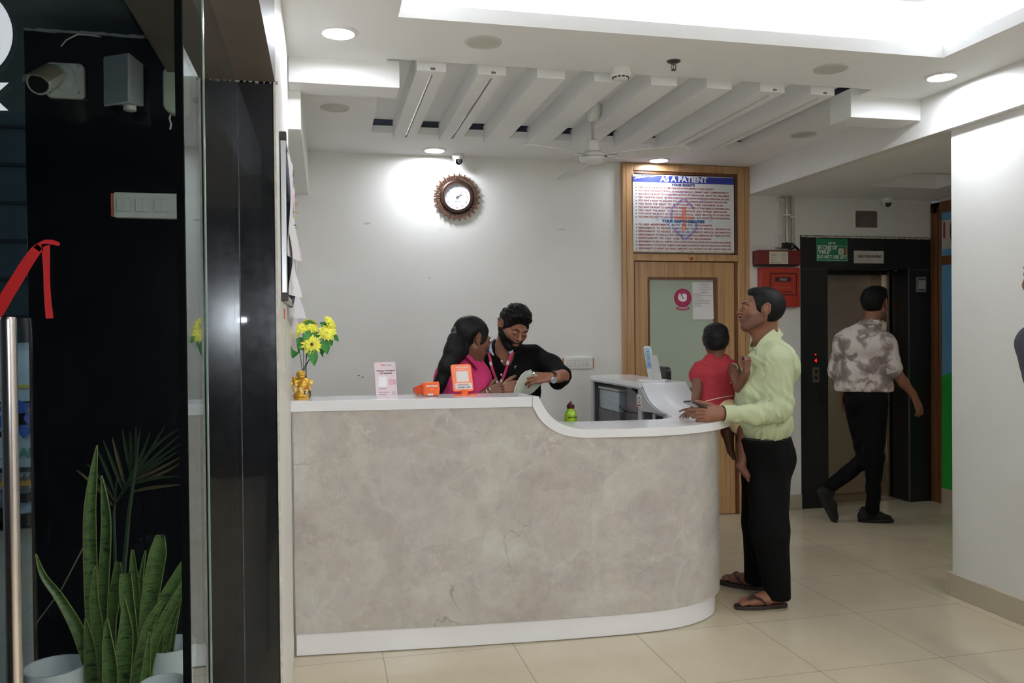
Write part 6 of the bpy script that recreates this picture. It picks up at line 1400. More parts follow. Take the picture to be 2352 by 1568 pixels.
def hand_prims(W, fx_, up_, back, s_=1.0, curl=(.5, .6, .6, .7), spread=.0, thumb=(.6, .7, -.35), tcurl=.3):
    # W wrist; fx_ finger direction; up_ thumb side; back = back-of-hand normal
    x = _n(fx_); z = np.array(back, float); z = _n(z-(z@x)*x); y = np.array(up_, float); y = _n(y-(y@x)*x-(y@z)*z); W = np.array(W, float)
    T = lambda a, b, c: W+(x*a+y*b+z*c)*s_
    p = [cap(T(-.03, 0, 0), T(.012, 0, 0), .026*s_, .025*s_, .012*s_, z, .72)]
    ys = (.027, .0095, -.0085, -.026); Ls = (.072, .080, .074, .058); nails = []
    for i in range(4):
        p.append(cap(T(.012, ys[i]*.55, 0), T(.082, ys[i], 0), .014*s_, .0115*s_, .010*s_, z, .85))
        a = np.array([.086, ys[i], 0.0]); ang = curl[i]*.55; r = (.0088, .0092, .0088, .0076)[i]
        for j, fr in enumerate((.46, .30, .24)):
            L = Ls[i]*fr; b = a+np.array([math.cos(ang)*L, spread*(1.5-i)*L, -math.sin(ang)*L]); p.append(cap(T(*a), T(*b), r*s_, r*.92*s_, .0022*s_)); a = b; r *= .92; ang += curl[i]*(.95 if j == 0 else .7)
    a = np.array([.020, .022, -.006]); d = np.array(thumb, float); d /= np.linalg.norm(d); r = .0135
    for j, L in enumerate((.042, .033, .027)):
        b = a+d*L; p.append(cap(T(*a), T(*b), r*s_, r*.88*s_, .006*s_ if j == 0 else .003*s_)); a = b; r *= .86; d = d+np.array([.25, -.35, -.1])*tcurl; d /= np.linalg.norm(d)
    return p
def raw(prims, h, noise=None):
    lo, hi = bounds(prims, .015); g = Grid(lo, hi, h); D = g.eval(prims)
    if noise: D = D+noise(g.P())
    return nets(D, g)
def body(parts, m, par, name='body'):
    Vs, Fs, n = [], [], 0
    for prims, h in parts:
        V, Fc = raw(prims, h); Vs.append(V); Fs.append(Fc+n); n += len(V)
    return npmesh(name, np.concatenate(Vs), np.concatenate(Fs), m, par)
def folds(amp, sc, seed, dirv=None):
    def f(P):
        Q = P if dirv is None else P@np.array(dirv); return amp*fbm(Q, sc, seed, 3)
    return f
def ringband(name, C_, ax_, rx_, ry_, h_, th, m, par, gap=0.0, flare=.0, front=None, seg=40, up=None, point=0.0):
    """collar: a standing band round an axis, open by gap radians towards 'front'"""
    A = Vector(ax_).normalized(); f = Vector(front).normalized(); f = (f-A*f.dot(A)).normalized(); s_ = A.cross(f); rows = [[], [], []]
    for k in range(seg+1):
        t = gap/2+(2*PI-gap)*k/seg; d = f*math.cos(t)*ry_+s_*math.sin(t)*rx_; e = max(0, 1-min(t-gap/2, 2*PI-gap/2-t)/.7)
        c = Vector(C_)-A*(.022*0)
        rows[0].append(c+d*(1.0+flare)-A*(h_*(.9+point*e))+f*(point*.02*e)); rows[1].append(c+d*(1+flare*.35)+A*(h_*.1)); rows[2].append(c+d*.93-A*h_*.5)
    return MB().grid(rows, thick=th).obj(name, m, par, smooth=True)
A3 = lambda x, y, Y: np.array(at(x, y, Y))
# ---------------------------------------------------------------- man in green shirt
MSHG = mat('pale green shirt cotton', (188, 198, 158), .75, var=.03, vs=4, bump=.15, bs=500, bd=.0006); MTRB = mat('black trouser cloth', (9, 9, 10), .85, spec=.15, var=.12, vs=5, bump=.15, bs=400)
g0_ = atZ(1765, 1395, 0)
pg = thing('person', 'man in pale green shirt and black trousers holding a child and a phone', 'person', (2.27, 4.05, 0))
FH = Fr(A3(1747, 712, 4.06), (-.95, .30, .13), (.12, 0, 1), 1.05)
hp_ = head_prims(FH)
nk = [cap(A3(1759, 735, 4.08), A3(1762, 800, 4.08), .060, .062, .03), cap(A3(1735, 752, 4.07), A3(1752, 796, 4.07), .035, .040, .03)]
WL = A3(1661, 949, 3.86)
handL = hand_prims(WL, (-1, .05, -.04), (0, .35, 1), (-.1, -1, .1), 1.14, (.42, .62, .74, .86), -.02, (.84, .48, -.45), .25)+[cap(WL+np.array([-.02, .01, 0]), WL+np.array([-.075, .012, -.004]), .032, .028, .02)]
armL = [cap(A3(1690, 948, 3.856), WL, .024, .025, .02)]
WR = A3(1682, 925, 4.36); handR = hand_prims(WR, (-1, -.1, 0), (0, 0, 1), (0, 1, 0), 1.0, (.3, .3, .35, .4))
core = [cap(A3(1765, 815, 4.08), A3(1757, 980, 4.08), .08, .08, .05)]
body([(hp_+nk, .0028), (armL+handL, .0022), ([cap(A3(1720, 930, 4.34), WR, .034, .026, .02)]+handR, .003), (core, .012)], MSK1, pg)
face_bits(FH, pg, MSK1)
shell('hair', FH, hp_[:3], .010, hair_keep, MHAIR, pg, .0030, 3, .0005, extra=[FH.ell((0, .004, .074), (.072, .086, .044), .02), FH.ell((0, -.075, .02), (.062, .045, .062), .02)])
shell('stubble', FH, hp_, .0016, beard_keep, MSTUB, pg, .0028, 4, .0003)
sdf('moustache', [FH.cap((-.004, .1005, -.047), (-.024, .089, -.056), .0046, .003, .003), FH.cap((.004, .1005, -.047), (.024, .089, -.056), .0046, .003, .003)], .0014, MHAIR, pg)
S1_, S2_ = A3(1786, 832, 3.895), A3(1778, 832, 4.27); EL = A3(1786, 938, 3.84)
shirt = [cap(A3(1772, 850, 3.97), A3(1766, 850, 4.19), .135, .135, .04), cap(A3(1790, 838, 3.98), A3(1790, 838, 4.18), .100, .100, .04), cap(A3(1750, 905, 3.99), A3(1750, 905, 4.17), .140, .140, .05), cap(A3(1757, 970, 3.99), A3(1757, 970, 4.17), .140, .140, .05),
         cap(A3(1768, 800, 4.08), S1_, .070, .072, .04), cap(A3(1768, 800, 4.08), S2_, .070, .072, .04), cap(S1_, EL, .084, .074, .02), cap(EL, A3(1735, 952, 3.845), .070, .058, .022), cap(A3(1735, 952, 3.845), A3(1682, 949, 3.86), .056, .039, .02), cap(A3(1682, 949, 3.86), A3(1674, 949, 3.86), .038, .037, .004),
         cap(S2_, A3(1760, 925, 4.36), .074, .062, .02), cap(A3(1760, 925, 4.36), A3(1700, 928, 4.36), .055, .042, .02),
         ell(A3(1762, 763, 4.06), (.060, .062, .060), .012, op='s')]
def nz(P): 
    b_ = .003*fbm(P@np.diag([1, 1, .7]), 12, 5, 2)-.010*np.clip(1-3.0*np.abs(fbm(P@np.diag([1, 1, 1.1]), 8.5, 11, 2)), 0, 1)+.002; e_ = P-EL; r_ = np.linalg.norm(e_, axis=-1); b_ = b_+.0032*np.exp(-(r_/.10)**2)*np.sin(r_*150+2.5*np.sin(P[..., 2]*30)); ax2 = _n(WL-EL); t_ = e_@ax2; b_ = b_+.0030*np.exp(-((t_-.07)/.06)**2)*np.sin(t_*210+3.5*np.sin(P[..., 2]*45+1)); b_ = b_+.0028*np.exp(-((P[..., 2]-1.12)/.10)**2)*np.sin((P[..., 2]*1.0+P[..., 0]*.7)*95+2*np.sin(P[..., 1]*22)); hem = P[..., 2]-A3(1757, 990, 4.0)[2]
    return b_+.004*np.exp(-(hem/.05)**2)*np.sin(P[..., 0]*60+P[..., 1]*50)
so = sdf('shirt', shirt, .0055, MSHG, pg, noise=nz)
# collar: two stand-and-fall leaves
def strip(rows, th, m, nm, par): return MB().grid(rows, thick=th).obj(nm, m, par, smooth=True)
cl = []
for (u, d, Y_) in [((1787, 752), (1800, 768), 4.08), ((1775, 757), (1787, 783), 4.00), ((1760, 768), (1773, 793), 3.985), ((1747, 780), (1758, 800), 3.99), ((1738, 793), (1750, 800), 4.00), ((1732, 800), (1736, 806), 4.01)]: cl.append((A3(*u, Y_), A3((u[0]+d[0])/2, (u[1]+d[1])/2, Y_-.012), A3(*d, Y_-.014)))
strip([[c[i] for c in cl] for i in range(3)], .0035, MSHG, 'collar', so)
cl = [(A3(1787, 752, 4.08), A3(1797, 768, 4.09)), (A3(1775, 756, 4.15), A3(1785, 775, 4.17)), (A3(1748, 768, 4.16), A3(1748, 788, 4.18)), (A3(1728, 782, 4.13), A3(1722, 798, 4.15)), (A3(1724, 792, 4.09), A3(1721, 806, 4.10))]
strip([[c[i] for c in cl] for i in range(2)], .0035, MSHG, 'collar', so)
b = MB(); 
for i in range(14): pass
c0_, c1_ = A3(1690, 949, 3.86), A3(1660, 949, 3.86); Lc = float(np.linalg.norm(c1_-c0_))
MB().lathe([(.036, .0), (.0425, .004), (.0430, Lc*.5), (.0425, Lc-.003), (.0405, Lc), (.0385, Lc-.002), (.036, Lc*.6)], track(c0_, c1_-c0_), 40, caps=False).obj('cuff', MSHG, so, smooth=True)
MB().lathe([(0, 0), (.0045, 0), (.004, .002), (0, .002)], track(A3(1726, 822, 4.0)+np.array([-.01, -.10, 0])*0, (-1, -.4, 0)), 12).obj('button', MPAPER, so)
# trousers
tr = [cap(A3(1756, 1018, 4.00), A3(1754, 1018, 4.17), .136, .136, .04), cap(A3(1778, 1052, 4.01), A3(1772, 1052, 4.16), .112, .112, .05),
      cap(A3(1764, 1060, 4.00), A3(1768, 1215, 3.95), .122, .094, .04), cap(A3(1768, 1215, 3.95), A3(1787, 1376, 3.945), .098, .062, .04),
      cap(A3(1752, 1060, 4.17), A3(1748, 1200, 4.18), .120, .092, .04), cap(A3(1748, 1200, 4.18), A3(1741, 1325, 4.22), .090, .070, .04),
       cap(A3(1752, 1000, 4.01), A3(1752, 1000, 4.16), .133, .133, .03)]
sdf('trousers', tr, .007, MTRB, pg, noise=lambda P: .006*fbm(P@np.diag([1, 1, .45]), 10, 9, 3), post=lambda D, P: np.maximum(np.maximum(D, P[..., 2]-A3(1757, 1001, 4.08)[2]), .047-P[..., 2]))
BL = A3(1755, 1004, 4.08)
sdf('belt', [cap(A3(1752, 1004, 4.01), A3(1752, 1004, 4.16), .137, .137, .01)], .006, mat('black leather belt', (10, 10, 11), .35), pg, post=lambda D, P: np.maximum(D, np.abs(P[..., 2]-BL[2])-.016))
# feet and sandals
MSAND = mat('dark brown sandal rubber', (52, 38, 34), .6, var=.15, vs=30, bump=.3, bs=150); MSTRAP = mat('brown sandal strap', (66, 50, 44), .5, var=.1)
def foot(toe, heel, par, sole_m, s_=1.0, side=1, sandal=True, skin_m=None):
    T_, H_ = np.array(toe, float), np.array(heel, float); T_[2] = H_[2] = 0; x = _n(T_-H_); y = np.cross([0, 0, 1], x)*side; L = np.linalg.norm(T_-H_)
    P_ = lambda a, b, c: H_+x*a*L+y*b*L+np.array([0, 0, c*L])
    z0 = .026/L
    pr = [cap(P_(.14, 0, z0+.13), P_(.30, .0, z0+.12), .034, .034, .02), cap(P_(.16, 0, z0+.13), P_(.18, 0, z0+.45), .034, .036, .02), cap(P_(.3, 0, z0+.14), P_(.70, .01, z0+.07), .034, .024, .02), cap(P_(.4, -.07, z0+.07), P_(.70, -.10, z0+.055), .020, .015, .02), cap(P_(.4, .08, z0+.07), P_(.72, .12, z0+.055), .020, .017, .02)]
    for i in range(5):
        b_ = .135-.062*i; l_ = (.92, .945, .93, .90, .86)[i]; r_ = (.0125, .0092, .0088, .0084, .008)[i]
        pr += [cap(P_(.70, b_*.85, z0+.06), P_(.84, b_, z0+.055), r_, r_*.95, .006), cap(P_(.84, b_, z0+.055), P_(l_, b_*.98, z0+.036), r_*.95, r_*.9, .004)]
    out_ = []
    for k in range(40):
        t = 2*PI*k/40; a = .5+.53*math.cos(t); w = (.155 if math.cos(t) > 0 else .125)*(1+.10*math.cos(t)); out_.append((a, w*math.copysign(abs(math.sin(t))**.75, math.sin(t))))
    return pr, P_, out_, L
near_toe, near_heel = atZ(1700, 1404, 0), atZ(1816, 1400, 0)
far_toe, far_heel = atZ(1662, 1345, 0), atZ(1768, 1362, 0)
fp_all = []
for nm_, (t_, h__) in (('near', (near_toe, near_heel)), ('far', (far_toe, far_heel))):
    t_ = Vector(t_)+Vector((0, .045, 0)); h__ = Vector(h__)+Vector((0, .045, 0))
    pr, P_, out_, L = foot(t_, h__, pg, MSAND, side=1 if nm_ == 'near' else -1); fp_all.append((pr, .0026))
    sn_ = MB().prism([P_(a, b_, .0) for a, b_ in out_], [P_(a, b_, .022/L) for a, b_ in out_]).obj('sandal', MSAND, pg, bevel=.004)
    Sg = 1
    tp = P_(.80, .10, .03/L+.06)
    for s_ in (-1, 1):
        pts = [tp, P_(.68, .10-.07*0+s_*.03, .052/L+.08), P_(.55, s_*.135, .040/L+.07), P_(.42, s_*.155, .020/L+.02)]
        MB().tube(pts, [.006, .013, .016, .014], 10, flat=.35, up=(0, 0, 1)).obj('strap', MSTRAP, sn_, smooth=True)
    if nm_ == 'near':
        for s_ in (1,):
            q_ = P_(.585, -.128, .056/L+.075); MB().box(-.011, .011, -.0035, .0035, 0, .002, track(q_+np.array([0, -.006, .0]), (-.1, -1, .55))).obj('buckle', MCHROME, sn_, bevel=.001)
for q_ in fp_all: body([q_], MSK1, pg, 'foot')
# phone
phc = A3(1600, 931, 3.885); e1 = _n((1, .15, -.42)); e2 = _n(np.cross((.25, .15, 1), e1)); e3 = np.cross(e1, e2)
Mp = basis(phc, e1, e2, e3)
ph = thing('smartphone', 'black smartphone held in the hand of the man in green over the desk', 'phone', phc)
MB().rbox(-.062, .075, -.036, .036, -.0045, .0045, .009, 'z', M=Mp).obj('phone_body', mat('black phone shell', (16, 17, 19), .2, coat=.6), ph, bevel=.0015)
MB().rbox(-.059, .072, -.0335, .0335, .0043, .0049, .007, 'z', M=Mp).obj('phone_screen', mat('phone glass', (26, 30, 34), .05, coat=1), ph)
# ---------------------------------------------------------------- child
pc_ = thing('person', 'small child in red sleeveless top and beige shorts seated at the desk edge', 'person', tuple(A3(1650, 940, 4.22)))
FC = Fr(A3(1644, 782, 4.20), (.40, .90, -.04), (0, 0, 1), .80)
hc = head_prims(FC, True)
MSK4 = MSK2
ha = [cap(A3(1684, 848, 4.14), A3(1699, 888, 3.99), .036, .032, .01), cap(A3(1699, 888, 3.99), A3(1714, 853, 3.91), .030, .021, .012)]+hand_prims(A3(1715, 850, 3.905), (.08, -.1, 1), (-1, 0, .1), (.2, -1, 0), .62, (1.3, 1.35, 1.4, 1.4), 0, (.85, .25, -.5), .5)
hb_ = [cap(A3(1604, 850, 4.2), A3(1601, 895, 4.16), .032, .028, .01), cap(A3(1601, 895, 4.16), A3(1594, 936, 4.10), .027, .020, .012)]+hand_prims(A3(1592, 938, 4.09), (-.75, -.2, -.55), (-.3, .9, 0), (.3, -.5, .8), .55, (.25, .25, .3, .35), .08)
lg = [cap(A3(1690, 962, 4.10), A3(1711, 984, 4.02), .050, .040, .02), cap(A3(1711, 984, 4.02), A3(1709, 1022, 4.01), .038, .036, .015), cap(A3(1709, 1022, 4.01), A3(1704, 1066, 4.0), .035, .022, .015),
      cap(A3(1699, 1069, 4.0), A3(1703, 1074, 4.0), .026, .024, .01), cap(A3(1702, 1072, 4.0), A3(1716, 1092, 3.985), .023, .019, .01), cap(A3(1710, 1080, 4.01), A3(1721, 1094, 3.995), .018, .016, .008)]
for i in range(5): lg.append(cap(A3(1716+1.6*i, 1093+.6*i, 3.975+.010*i), A3(1717.5+1.7*i, 1104-1.2*abs(i-1), 3.972+.010*i), .0062, .0058, .003))
lg2 = [cap(A3(1676, 962, 4.28), A3(1671, 992, 4.25), .044, .036, .02), cap(A3(1671, 992, 4.25), A3(1678, 1034, 4.235), .034, .020, .015), cap(A3(1678, 1036, 4.235), A3(1686, 1052, 4.22), .018, .012, .01)]
body([(hc+[cap(A3(1645, 800, 4.2), A3(1646, 826, 4.2), .042, .036, .02)], .0026), (ha, .0018), (hb_, .0018), (lg, .0024), (lg2, .003), ([cap(A3(1645, 840, 4.2), A3(1648, 920, 4.19), .035, .035, .03)], .01)], MSK4, pc_)
shell('hair', FC, hc[:3], .009, lambda L: np.maximum(-.075+.5*L[..., 1]-L[..., 2], -.070+1.62*L[..., 1]-L[..., 2]), MHAIR, pc_, .0028, 8, .0012, extra=[FC.ell((0, -.02, .060), (.084, .094, .062), .02), FC.ell((0, -.07, .0), (.072, .050, .07), .02)])
MRED = mat('red jersey', (158, 38, 50), .8, var=.05, vs=8, bump=.15, bs=500, bd=.0006)
vest = [cap(A3(1612, 850, 4.2), A3(1676, 846, 4.18), .052, .052, .02), cap(A3(1618, 868, 4.2), A3(1668, 868, 4.19), .062, .062, .03), cap(A3(1622, 900, 4.19), A3(1668, 900, 4.19), .056, .056, .03), cap(A3(1624, 920, 4.18), A3(1668, 912, 4.18), .050, .048, .02), cap(A3(1632, 828, 4.2), A3(1660, 827, 4.2), .040, .040, .02), ell(A3(1646, 806, 4.21), (.050, .05, .030), .008, op='s'), ell(A3(1598, 862, 4.2), (.036, .05, .045), .02)]
vo = sdf('sleeveless_top', vest, .0038, MRED, pc_, noise=lambda P: .0035*fbm(P@np.diag([.6, .6, 1.3]), 20, 6, 3))
MPIP = mat('white piping', (216, 206, 190), .7)
MB().tube([A3(*q) for q in ((1682, 834, 4.11), (1690, 836, 4.085), (1694, 843, 4.07), (1694, 852, 4.075), (1688, 865, 4.115), (1681, 874, 4.115), (1677, 880, 4.12))], .0024, 6).obj('armhole_piping', MPIP, vo, smooth=True)
MB().tube([A3(*q) for q in ((1606, 926, 4.11), (1625, 920, 4.105), (1650, 914, 4.10), (1672, 910, 4.11), (1684, 908, 4.125))], .0022, 6).obj('hem_piping', MPIP, vo, smooth=True)
sdf('shorts', [cap(A3(1630, 932, 4.19), A3(1666, 930, 4.18), .050, .054, .02), cap(A3(1668, 935, 4.17), A3(1698, 972, 4.06), .060, .056, .02), cap(A3(1662, 940, 4.24), A3(1674, 968, 4.27), .052, .044, .02)], .0045, mat('beige cotton shorts', (214, 192, 150), .8, var=.06, vs=10), pc_, noise=lambda P: .003*fbm(P, 26, 2, 3))
# ---------------------------------------------------------------- walking man
pw_ = thing('person', 'man in white and grey patterned shirt walking past the lift', 'person', (4.08, 5.5, 0))
FW = Fr(A3(2010, 697, 5.5), (.86, .50, -.06), (0, 0, 1), 1.08)
hw = head_prims(FW)
arm = [cap(A3(2049, 842, 5.36), A3(2075, 878, 5.35), .044, .038, .02), cap(A3(2075, 878, 5.35), A3(2099, 908, 5.35), .038, .026, .02)]+hand_prims(A3(2100, 911, 5.35), (.42, 0, -.9), (.85, .1, .4), (.25, -1, .1), 1.05, (.25, .35, .4, .5), .02, (.7, .5, -.4))
arm2 = [cap(A3(1924, 848, 5.66), A3(1936, 900, 5.72), .042, .030, .02)]+hand_prims(A3(1938, 906, 5.72), (.2, 0, -1), (.9, .2, .2), (-.3, -.9, 0), 1.0, (.3, .4, .4, .5))
body([(hw+[cap(A3(2004, 725, 5.5), A3(1996, 765, 5.5), .058, .066, .03)], .003), (arm, .0026), (arm2, .003), ([cap(A3(1992, 780, 5.5), A3(1985, 870, 5.52), .05, .05, .04)], .012)], MSK1, pw_)
face_bits(FW, pw_, MSK1)
shell('hair', FW, hw[:3], .011, hair_keep, MHAIR, pw_, .0035, 5, .0022, 150, extra=[FW.ell((0, .015, .078), (.072, .085, .050), .02), FW.ell((0, -.07, .03), (.068, .05, .066), .02)])
shell('beard', FW, hw, .0035, beard_keep, MSTUB, pw_, .003, 4, .0006)
def m_print():
    t = NT('white and grey brown printed cotton'); n_ = t.noise(9.5, 4, .55, .5); n2_ = t.noise(17, 3)
    c = t.ramp(n_, [(.46, rgb((214, 206, 200))), (.53, rgb((150, 136, 130))), (.62, rgb((112, 98, 94)))]); c = t.mix(t.math('MULTIPLY', n2_, .25), c, rgb((190, 180, 176)))
    t.lk(c, t.b.inputs['Base Color']); t.b.inputs['Roughness'].default_value = .85; return t.m
MPRT = m_print()
SR, SL2, ER = A3(2034, 792, 5.38), A3(1938, 784, 5.62), A3(2047, 842, 5.36)
sw = [cap(A3(1948, 795, 5.58), A3(2018, 795, 5.45), .115, .115, .05), cap(A3(1955, 850, 5.57), A3(2016, 850, 5.47), .118, .118, .05), cap(A3(1957, 885, 5.57), A3(2014, 885, 5.48), .122, .122, .03), cap(A3(1996, 752, 5.5), SR, .062, .070, .05), cap(A3(1996, 752, 5.5), SL2, .062, .070, .05),
      cap(SR, ER, .074, .070, .02), cap(ER, A3(2051, 850, 5.36), .066, .066, .004), cap(SL2, A3(1924, 842, 5.66), .074, .062, .02), cap(A3(1924, 842, 5.66), A3(1922, 852, 5.66), .064, .064, .005)]
so = sdf('shirt', sw, .007, MPRT, pw_, noise=lambda P: .006*fbm(P@np.diag([1, 1, .8]), 13, 7, 3), post=lambda D, P: np.maximum(D, A3(1985, 899, 5.5)[2]-P[..., 2]))
ringband('collar', A3(1998, 738, 5.5), (.05, .1, 1), .072, .075, .035, .004, MPRT, so, gap=.5, flare=.14, front=(.86, .5, 0))
q0, q1 = A3(2046, 836, 5.365), A3(2053, 853, 5.355); Lq = float(np.linalg.norm(q1-q0))
MB().lathe([(.060, 0), (.070, .004), (.072, Lq*.5), (.069, Lq), (.050, Lq+.002), (.046, Lq*.5)], track(q0, q1-q0), 36, caps=False).obj('rolled_cuff', mat('shirt inside cotton', (196, 190, 180), .85, var=.1, vs=20), so, smooth=True)
tw = [cap(A3(1970, 915, 5.54), A3(2004, 915, 5.49), .108, .108, .04), cap(A3(2004, 935, 5.48), A3(2008, 1050, 5.45), .106, .068, .04), cap(A3(2008, 1050, 5.45), A3(2005, 1170, 5.46), .066, .047, .03), cap(A3(1974, 940, 5.58), A3(1990, 1052, 5.56), .100, .070, .04), cap(A3(1990, 1052, 5.56), A3(1904, 1118, 5.62), .068, .046, .03)]
sdf('trousers', tw, .008, MTRB, pw_, noise=lambda P: .005*fbm(P, 12, 2, 3), post=lambda D, P: np.maximum(D, P[..., 2]-A3(1985, 897, 5.5)[2]))
MSHOE = mat('black knit shoe', (16, 16, 17), .8, var=.2, vs=60, bump=.3, bs=300)
def shoe(heel, toe, up_, par_lab, s_=1.0):
    H_, T_ = np.array(heel, float), np.array(toe, float); x = _n(T_-H_); z = np.array(up_, float); z = _n(z-(z@x)*x); y = np.cross(z, x); L = np.linalg.norm(T_-H_)
    Q = lambda a, b_, c: H_+x*a*L+y*b_+z*c
    t_ = sdf('shoe', [cap(Q(.12, 0, .045), Q(.20, 0, .085), .038, .040, .02), cap(Q(.15, 0, .040), Q(.55, 0, .050), .036, .036, .02), cap(Q(.55, 0, .048), Q(.88, 0, .030), .036, .024, .02), ell(Q(.18, 0, .128), (.030, .030, .022), .01, op='s')], .004, MSHOE, pw_)
    out_ = [(.5+.52*math.cos(2*PI*k/32), (.046 if math.cos(2*PI*k/32) > 0 else .040)*math.copysign(abs(math.sin(2*PI*k/32))**.7, math.sin(2*PI*k/32))) for k in range(32)]
    MB().prism([Q(a, b_, 0) for a, b_ in out_], [Q(a, b_*.96, .026) for a, b_ in out_]).obj('sole', mat('black shoe sole', (10, 10, 11), .6) if 'black shoe sole' not in bpy.data.materials else bpy.data.materials['black shoe sole'], t_, bevel=.005)
    MB().tube([Q(.03, 0, .07), Q(-.03, 0, .115), Q(.04, 0, .13)], .0035, 6).obj('heel_loop', mat('grey heel loop', (120, 124, 124), .6) if 'grey heel loop' not in bpy.data.materials else bpy.data.materials['grey heel loop'], t_)
    return t_
hz_ = atZ(1978, 1200, 0); tz_ = atZ(2057, 1201, 0)
shoe(Vector(hz_)+Vector((0, .03, 0)), Vector(tz_)+Vector((0, .03, 0)), (0, 0, 1), 'black sports shoe planted flat under the walking man')
shoe(A3(1878, 1126, 5.62), A3(1916, 1202, 5.60), (.9, 0, .45), 'black sports shoe lifted behind the walking man, toe down')
# ---------------------------------------------------------------- receptionist in black polo
pr_ = thing('person', 'bearded man in black polo with pink lanyard reading a booklet behind the desk', 'person', (1.05, 4.7, 0))
FR = Fr(A3(1179, 752, 4.66), (.20, -.84, -.42), (.26, -.25, 1), 1.02)
hr = head_prims(FR)
nk = [cap(A3(1166, 775, 4.72), A3(1150, 830, 4.75), .058, .066, .03), cap(A3(1172, 790, 4.68), A3(1158, 830, 4.70), .035, .045, .03)]
WLr = A3(1266, 866, 4.40)
hl = [cap(A3(1292, 864, 4.50), WLr, .040, .028, .02)]+hand_prims(WLr, (-1, -.05, -.02), (0, .6, .5), (0, -.75, .65), 1.06, (.55, .6, .65, .7), .03, (.75, .45, -.6), .3)
WRr = A3(1150, 896, 4.46)
hr2 = [cap(A3(1108, 925, 4.52), WRr, .040, .028, .02)]+hand_prims(WRr, (.95, -.15, .22), (.1, .6, .8), (-.1, -.9, .3), 1.0, (.7, .8, .85, .9), .02, (.7, .6, -.4), .4)
body([(hr+nk, .0026), (hl, .0022), (hr2, .0022), ([cap(A3(1158, 850, 4.78), (A3(1160, 900, 4.75)[0], 4.77, .95), .06, .06, .03)], .012)], MSK2 if False else MSK1, pr_)
face_bits(FR, pr_, MSK1, down=True)
def kr(L): x, y, z = L[..., 0], L[..., 1], L[..., 2]; ear = np.where(np.abs(x) > .055, .024-np.sqrt((y+.012)**2+(z*.8)**2), -1); return np.maximum(np.maximum(-.030+.85*y-z, ear), np.maximum(-.10+2.1*y-z, -.6+7*y-z))
shell('hair', FR, hr[:3], .008, kr, MHAIR, pr_, .0028, 12, .0055, 75, fade=.010, extra=[FR.ell((.012, .030, .084), (.074, .076, .046), .02), FR.ell((-.01, -.02, .085), (.072, .08, .05), .02), FR.ell((.035, .07, .075), (.045, .04, .032), .02)])
random.seed(5); cb = MB()
for k in range(230):
    a_ = random.uniform(-2.6, 2.6); e_ = random.uniform(-.15, 1.35); rr_ = np.array([.072*math.cos(e_)*math.sin(a_)+.012, .074*math.cos(e_)*math.cos(a_)+.028, .044*math.sin(e_)+.086])
    if rr_[1] < -.02 and e_ < .3: continue
    if e_ < .35 and rr_[1] > .05: rr_[2] -= .006; rr_[1] += .001
    t1, t2 = np.random.RandomState(k).randn(2, 3)*.5; r3 = random.uniform(.005, .009)
    cb.tube([FR(*(rr_+r3*(np.cos(u)*_n(t1)+np.sin(u)*_n(t2)))) for u in [k2*.8 for k2 in range(6)]], [.0012, .0022, .0026, .0026, .0020, .0008], 5)
cb.obj('hair_curls', MHAIR, pr_, smooth=True)
shell('beard', FR, hr, .006, beard_keep, MHAIR, pr_, .0026, 6, .0012)
MPOLO = mat('black polo knit', (9, 9, 11), .85, spec=.15, var=.1, vs=6, bump=.2, bs=600, bd=.0005)
SRr, SLr, ELr = A3(1122, 836, 4.72), A3(1222, 822, 4.78), A3(1287, 862, 4.56)
zb_ = .92
po = [cap(A3(1142, 806, 4.78), A3(1166, 804, 4.79), .052, .052, .03), cap(A3(1135, 855, 4.76), A3(1205, 850, 4.78), .105, .105, .04), cap(A3(1150, 812, 4.78), SRr, .060, .068, .05), cap(A3(1158, 808, 4.79), SLr, .062, .072, .05), cap(A3(1140, 900, 4.76), A3(1200, 900, 4.77), .110, .110, .05), cap((A3(1140, 900, 4.76)[0], 4.76, zb_), (A3(1200, 900, 4.77)[0], 4.76, zb_), .115, .115, .06),
      cap((A3(1140, 900, 4.76)[0]+.04, 4.76, zb_), (A3(1140, 900, 4.76)[0]+.04, 4.76, 1.15), .11, .11, .05), cap((A3(1200, 900, 4.76)[0]-.04, 4.76, zb_), (A3(1200, 900, 4.76)[0]-.04, 4.76, 1.15), .11, .11, .05),
      cap(SLr, A3(1262, 842, 4.68), .074, .070, .04), cap(A3(1262, 842, 4.68), ELr, .070, .062, .03), cap(ELr, A3(1281, 872, 4.50), .058, .054, .004), cap(SRr, A3(1098, 885, 4.66), .068, .062, .03), cap(A3(1098, 885, 4.66), A3(1108, 915, 4.56), .058, .052, .02), ell(A3(1153, 803, 4.66), (.048, .07, .046), .012, op='s')]
so = sdf('polo_shirt', po, .0055, MPOLO, pr_, noise=lambda P: .004*fbm(P, 15, 15, 3))
MCOL = mat('pale blue collar lining', (170, 182, 204), .8, var=.03)
def coll(pts, m, nm, par): return strip([[A3(*q[0]) for q in pts], [A3(*q[1]) for q in pts]], .003, m, nm, par)
coll([(((1139, 779, 4.73)), ((1129, 787, 4.71))), (((1130, 785, 4.70)), ((1124, 796, 4.66))), (((1128, 797, 4.66)), ((1123, 806, 4.62))), (((1131, 809, 4.63)), ((1127, 811, 4.61))), (((1134, 815, 4.62)), ((1133, 817, 4.605)))], MCOL, 'collar', so)
coll([(((1179, 797, 4.64)), ((1180, 801, 4.62))), (((1174, 803, 4.63)), ((1176, 808, 4.60))), (((1168, 809, 4.62)), ((1171, 813, 4.60)))], MCOL, 'collar', so)
coll([(((1137, 777, 4.75)), ((1139, 781, 4.73))), (((1126, 786, 4.70)), ((1130, 787, 4.70))), (((1120, 800, 4.66)), ((1124, 800, 4.655)))], MPOLO, 'collar', so)
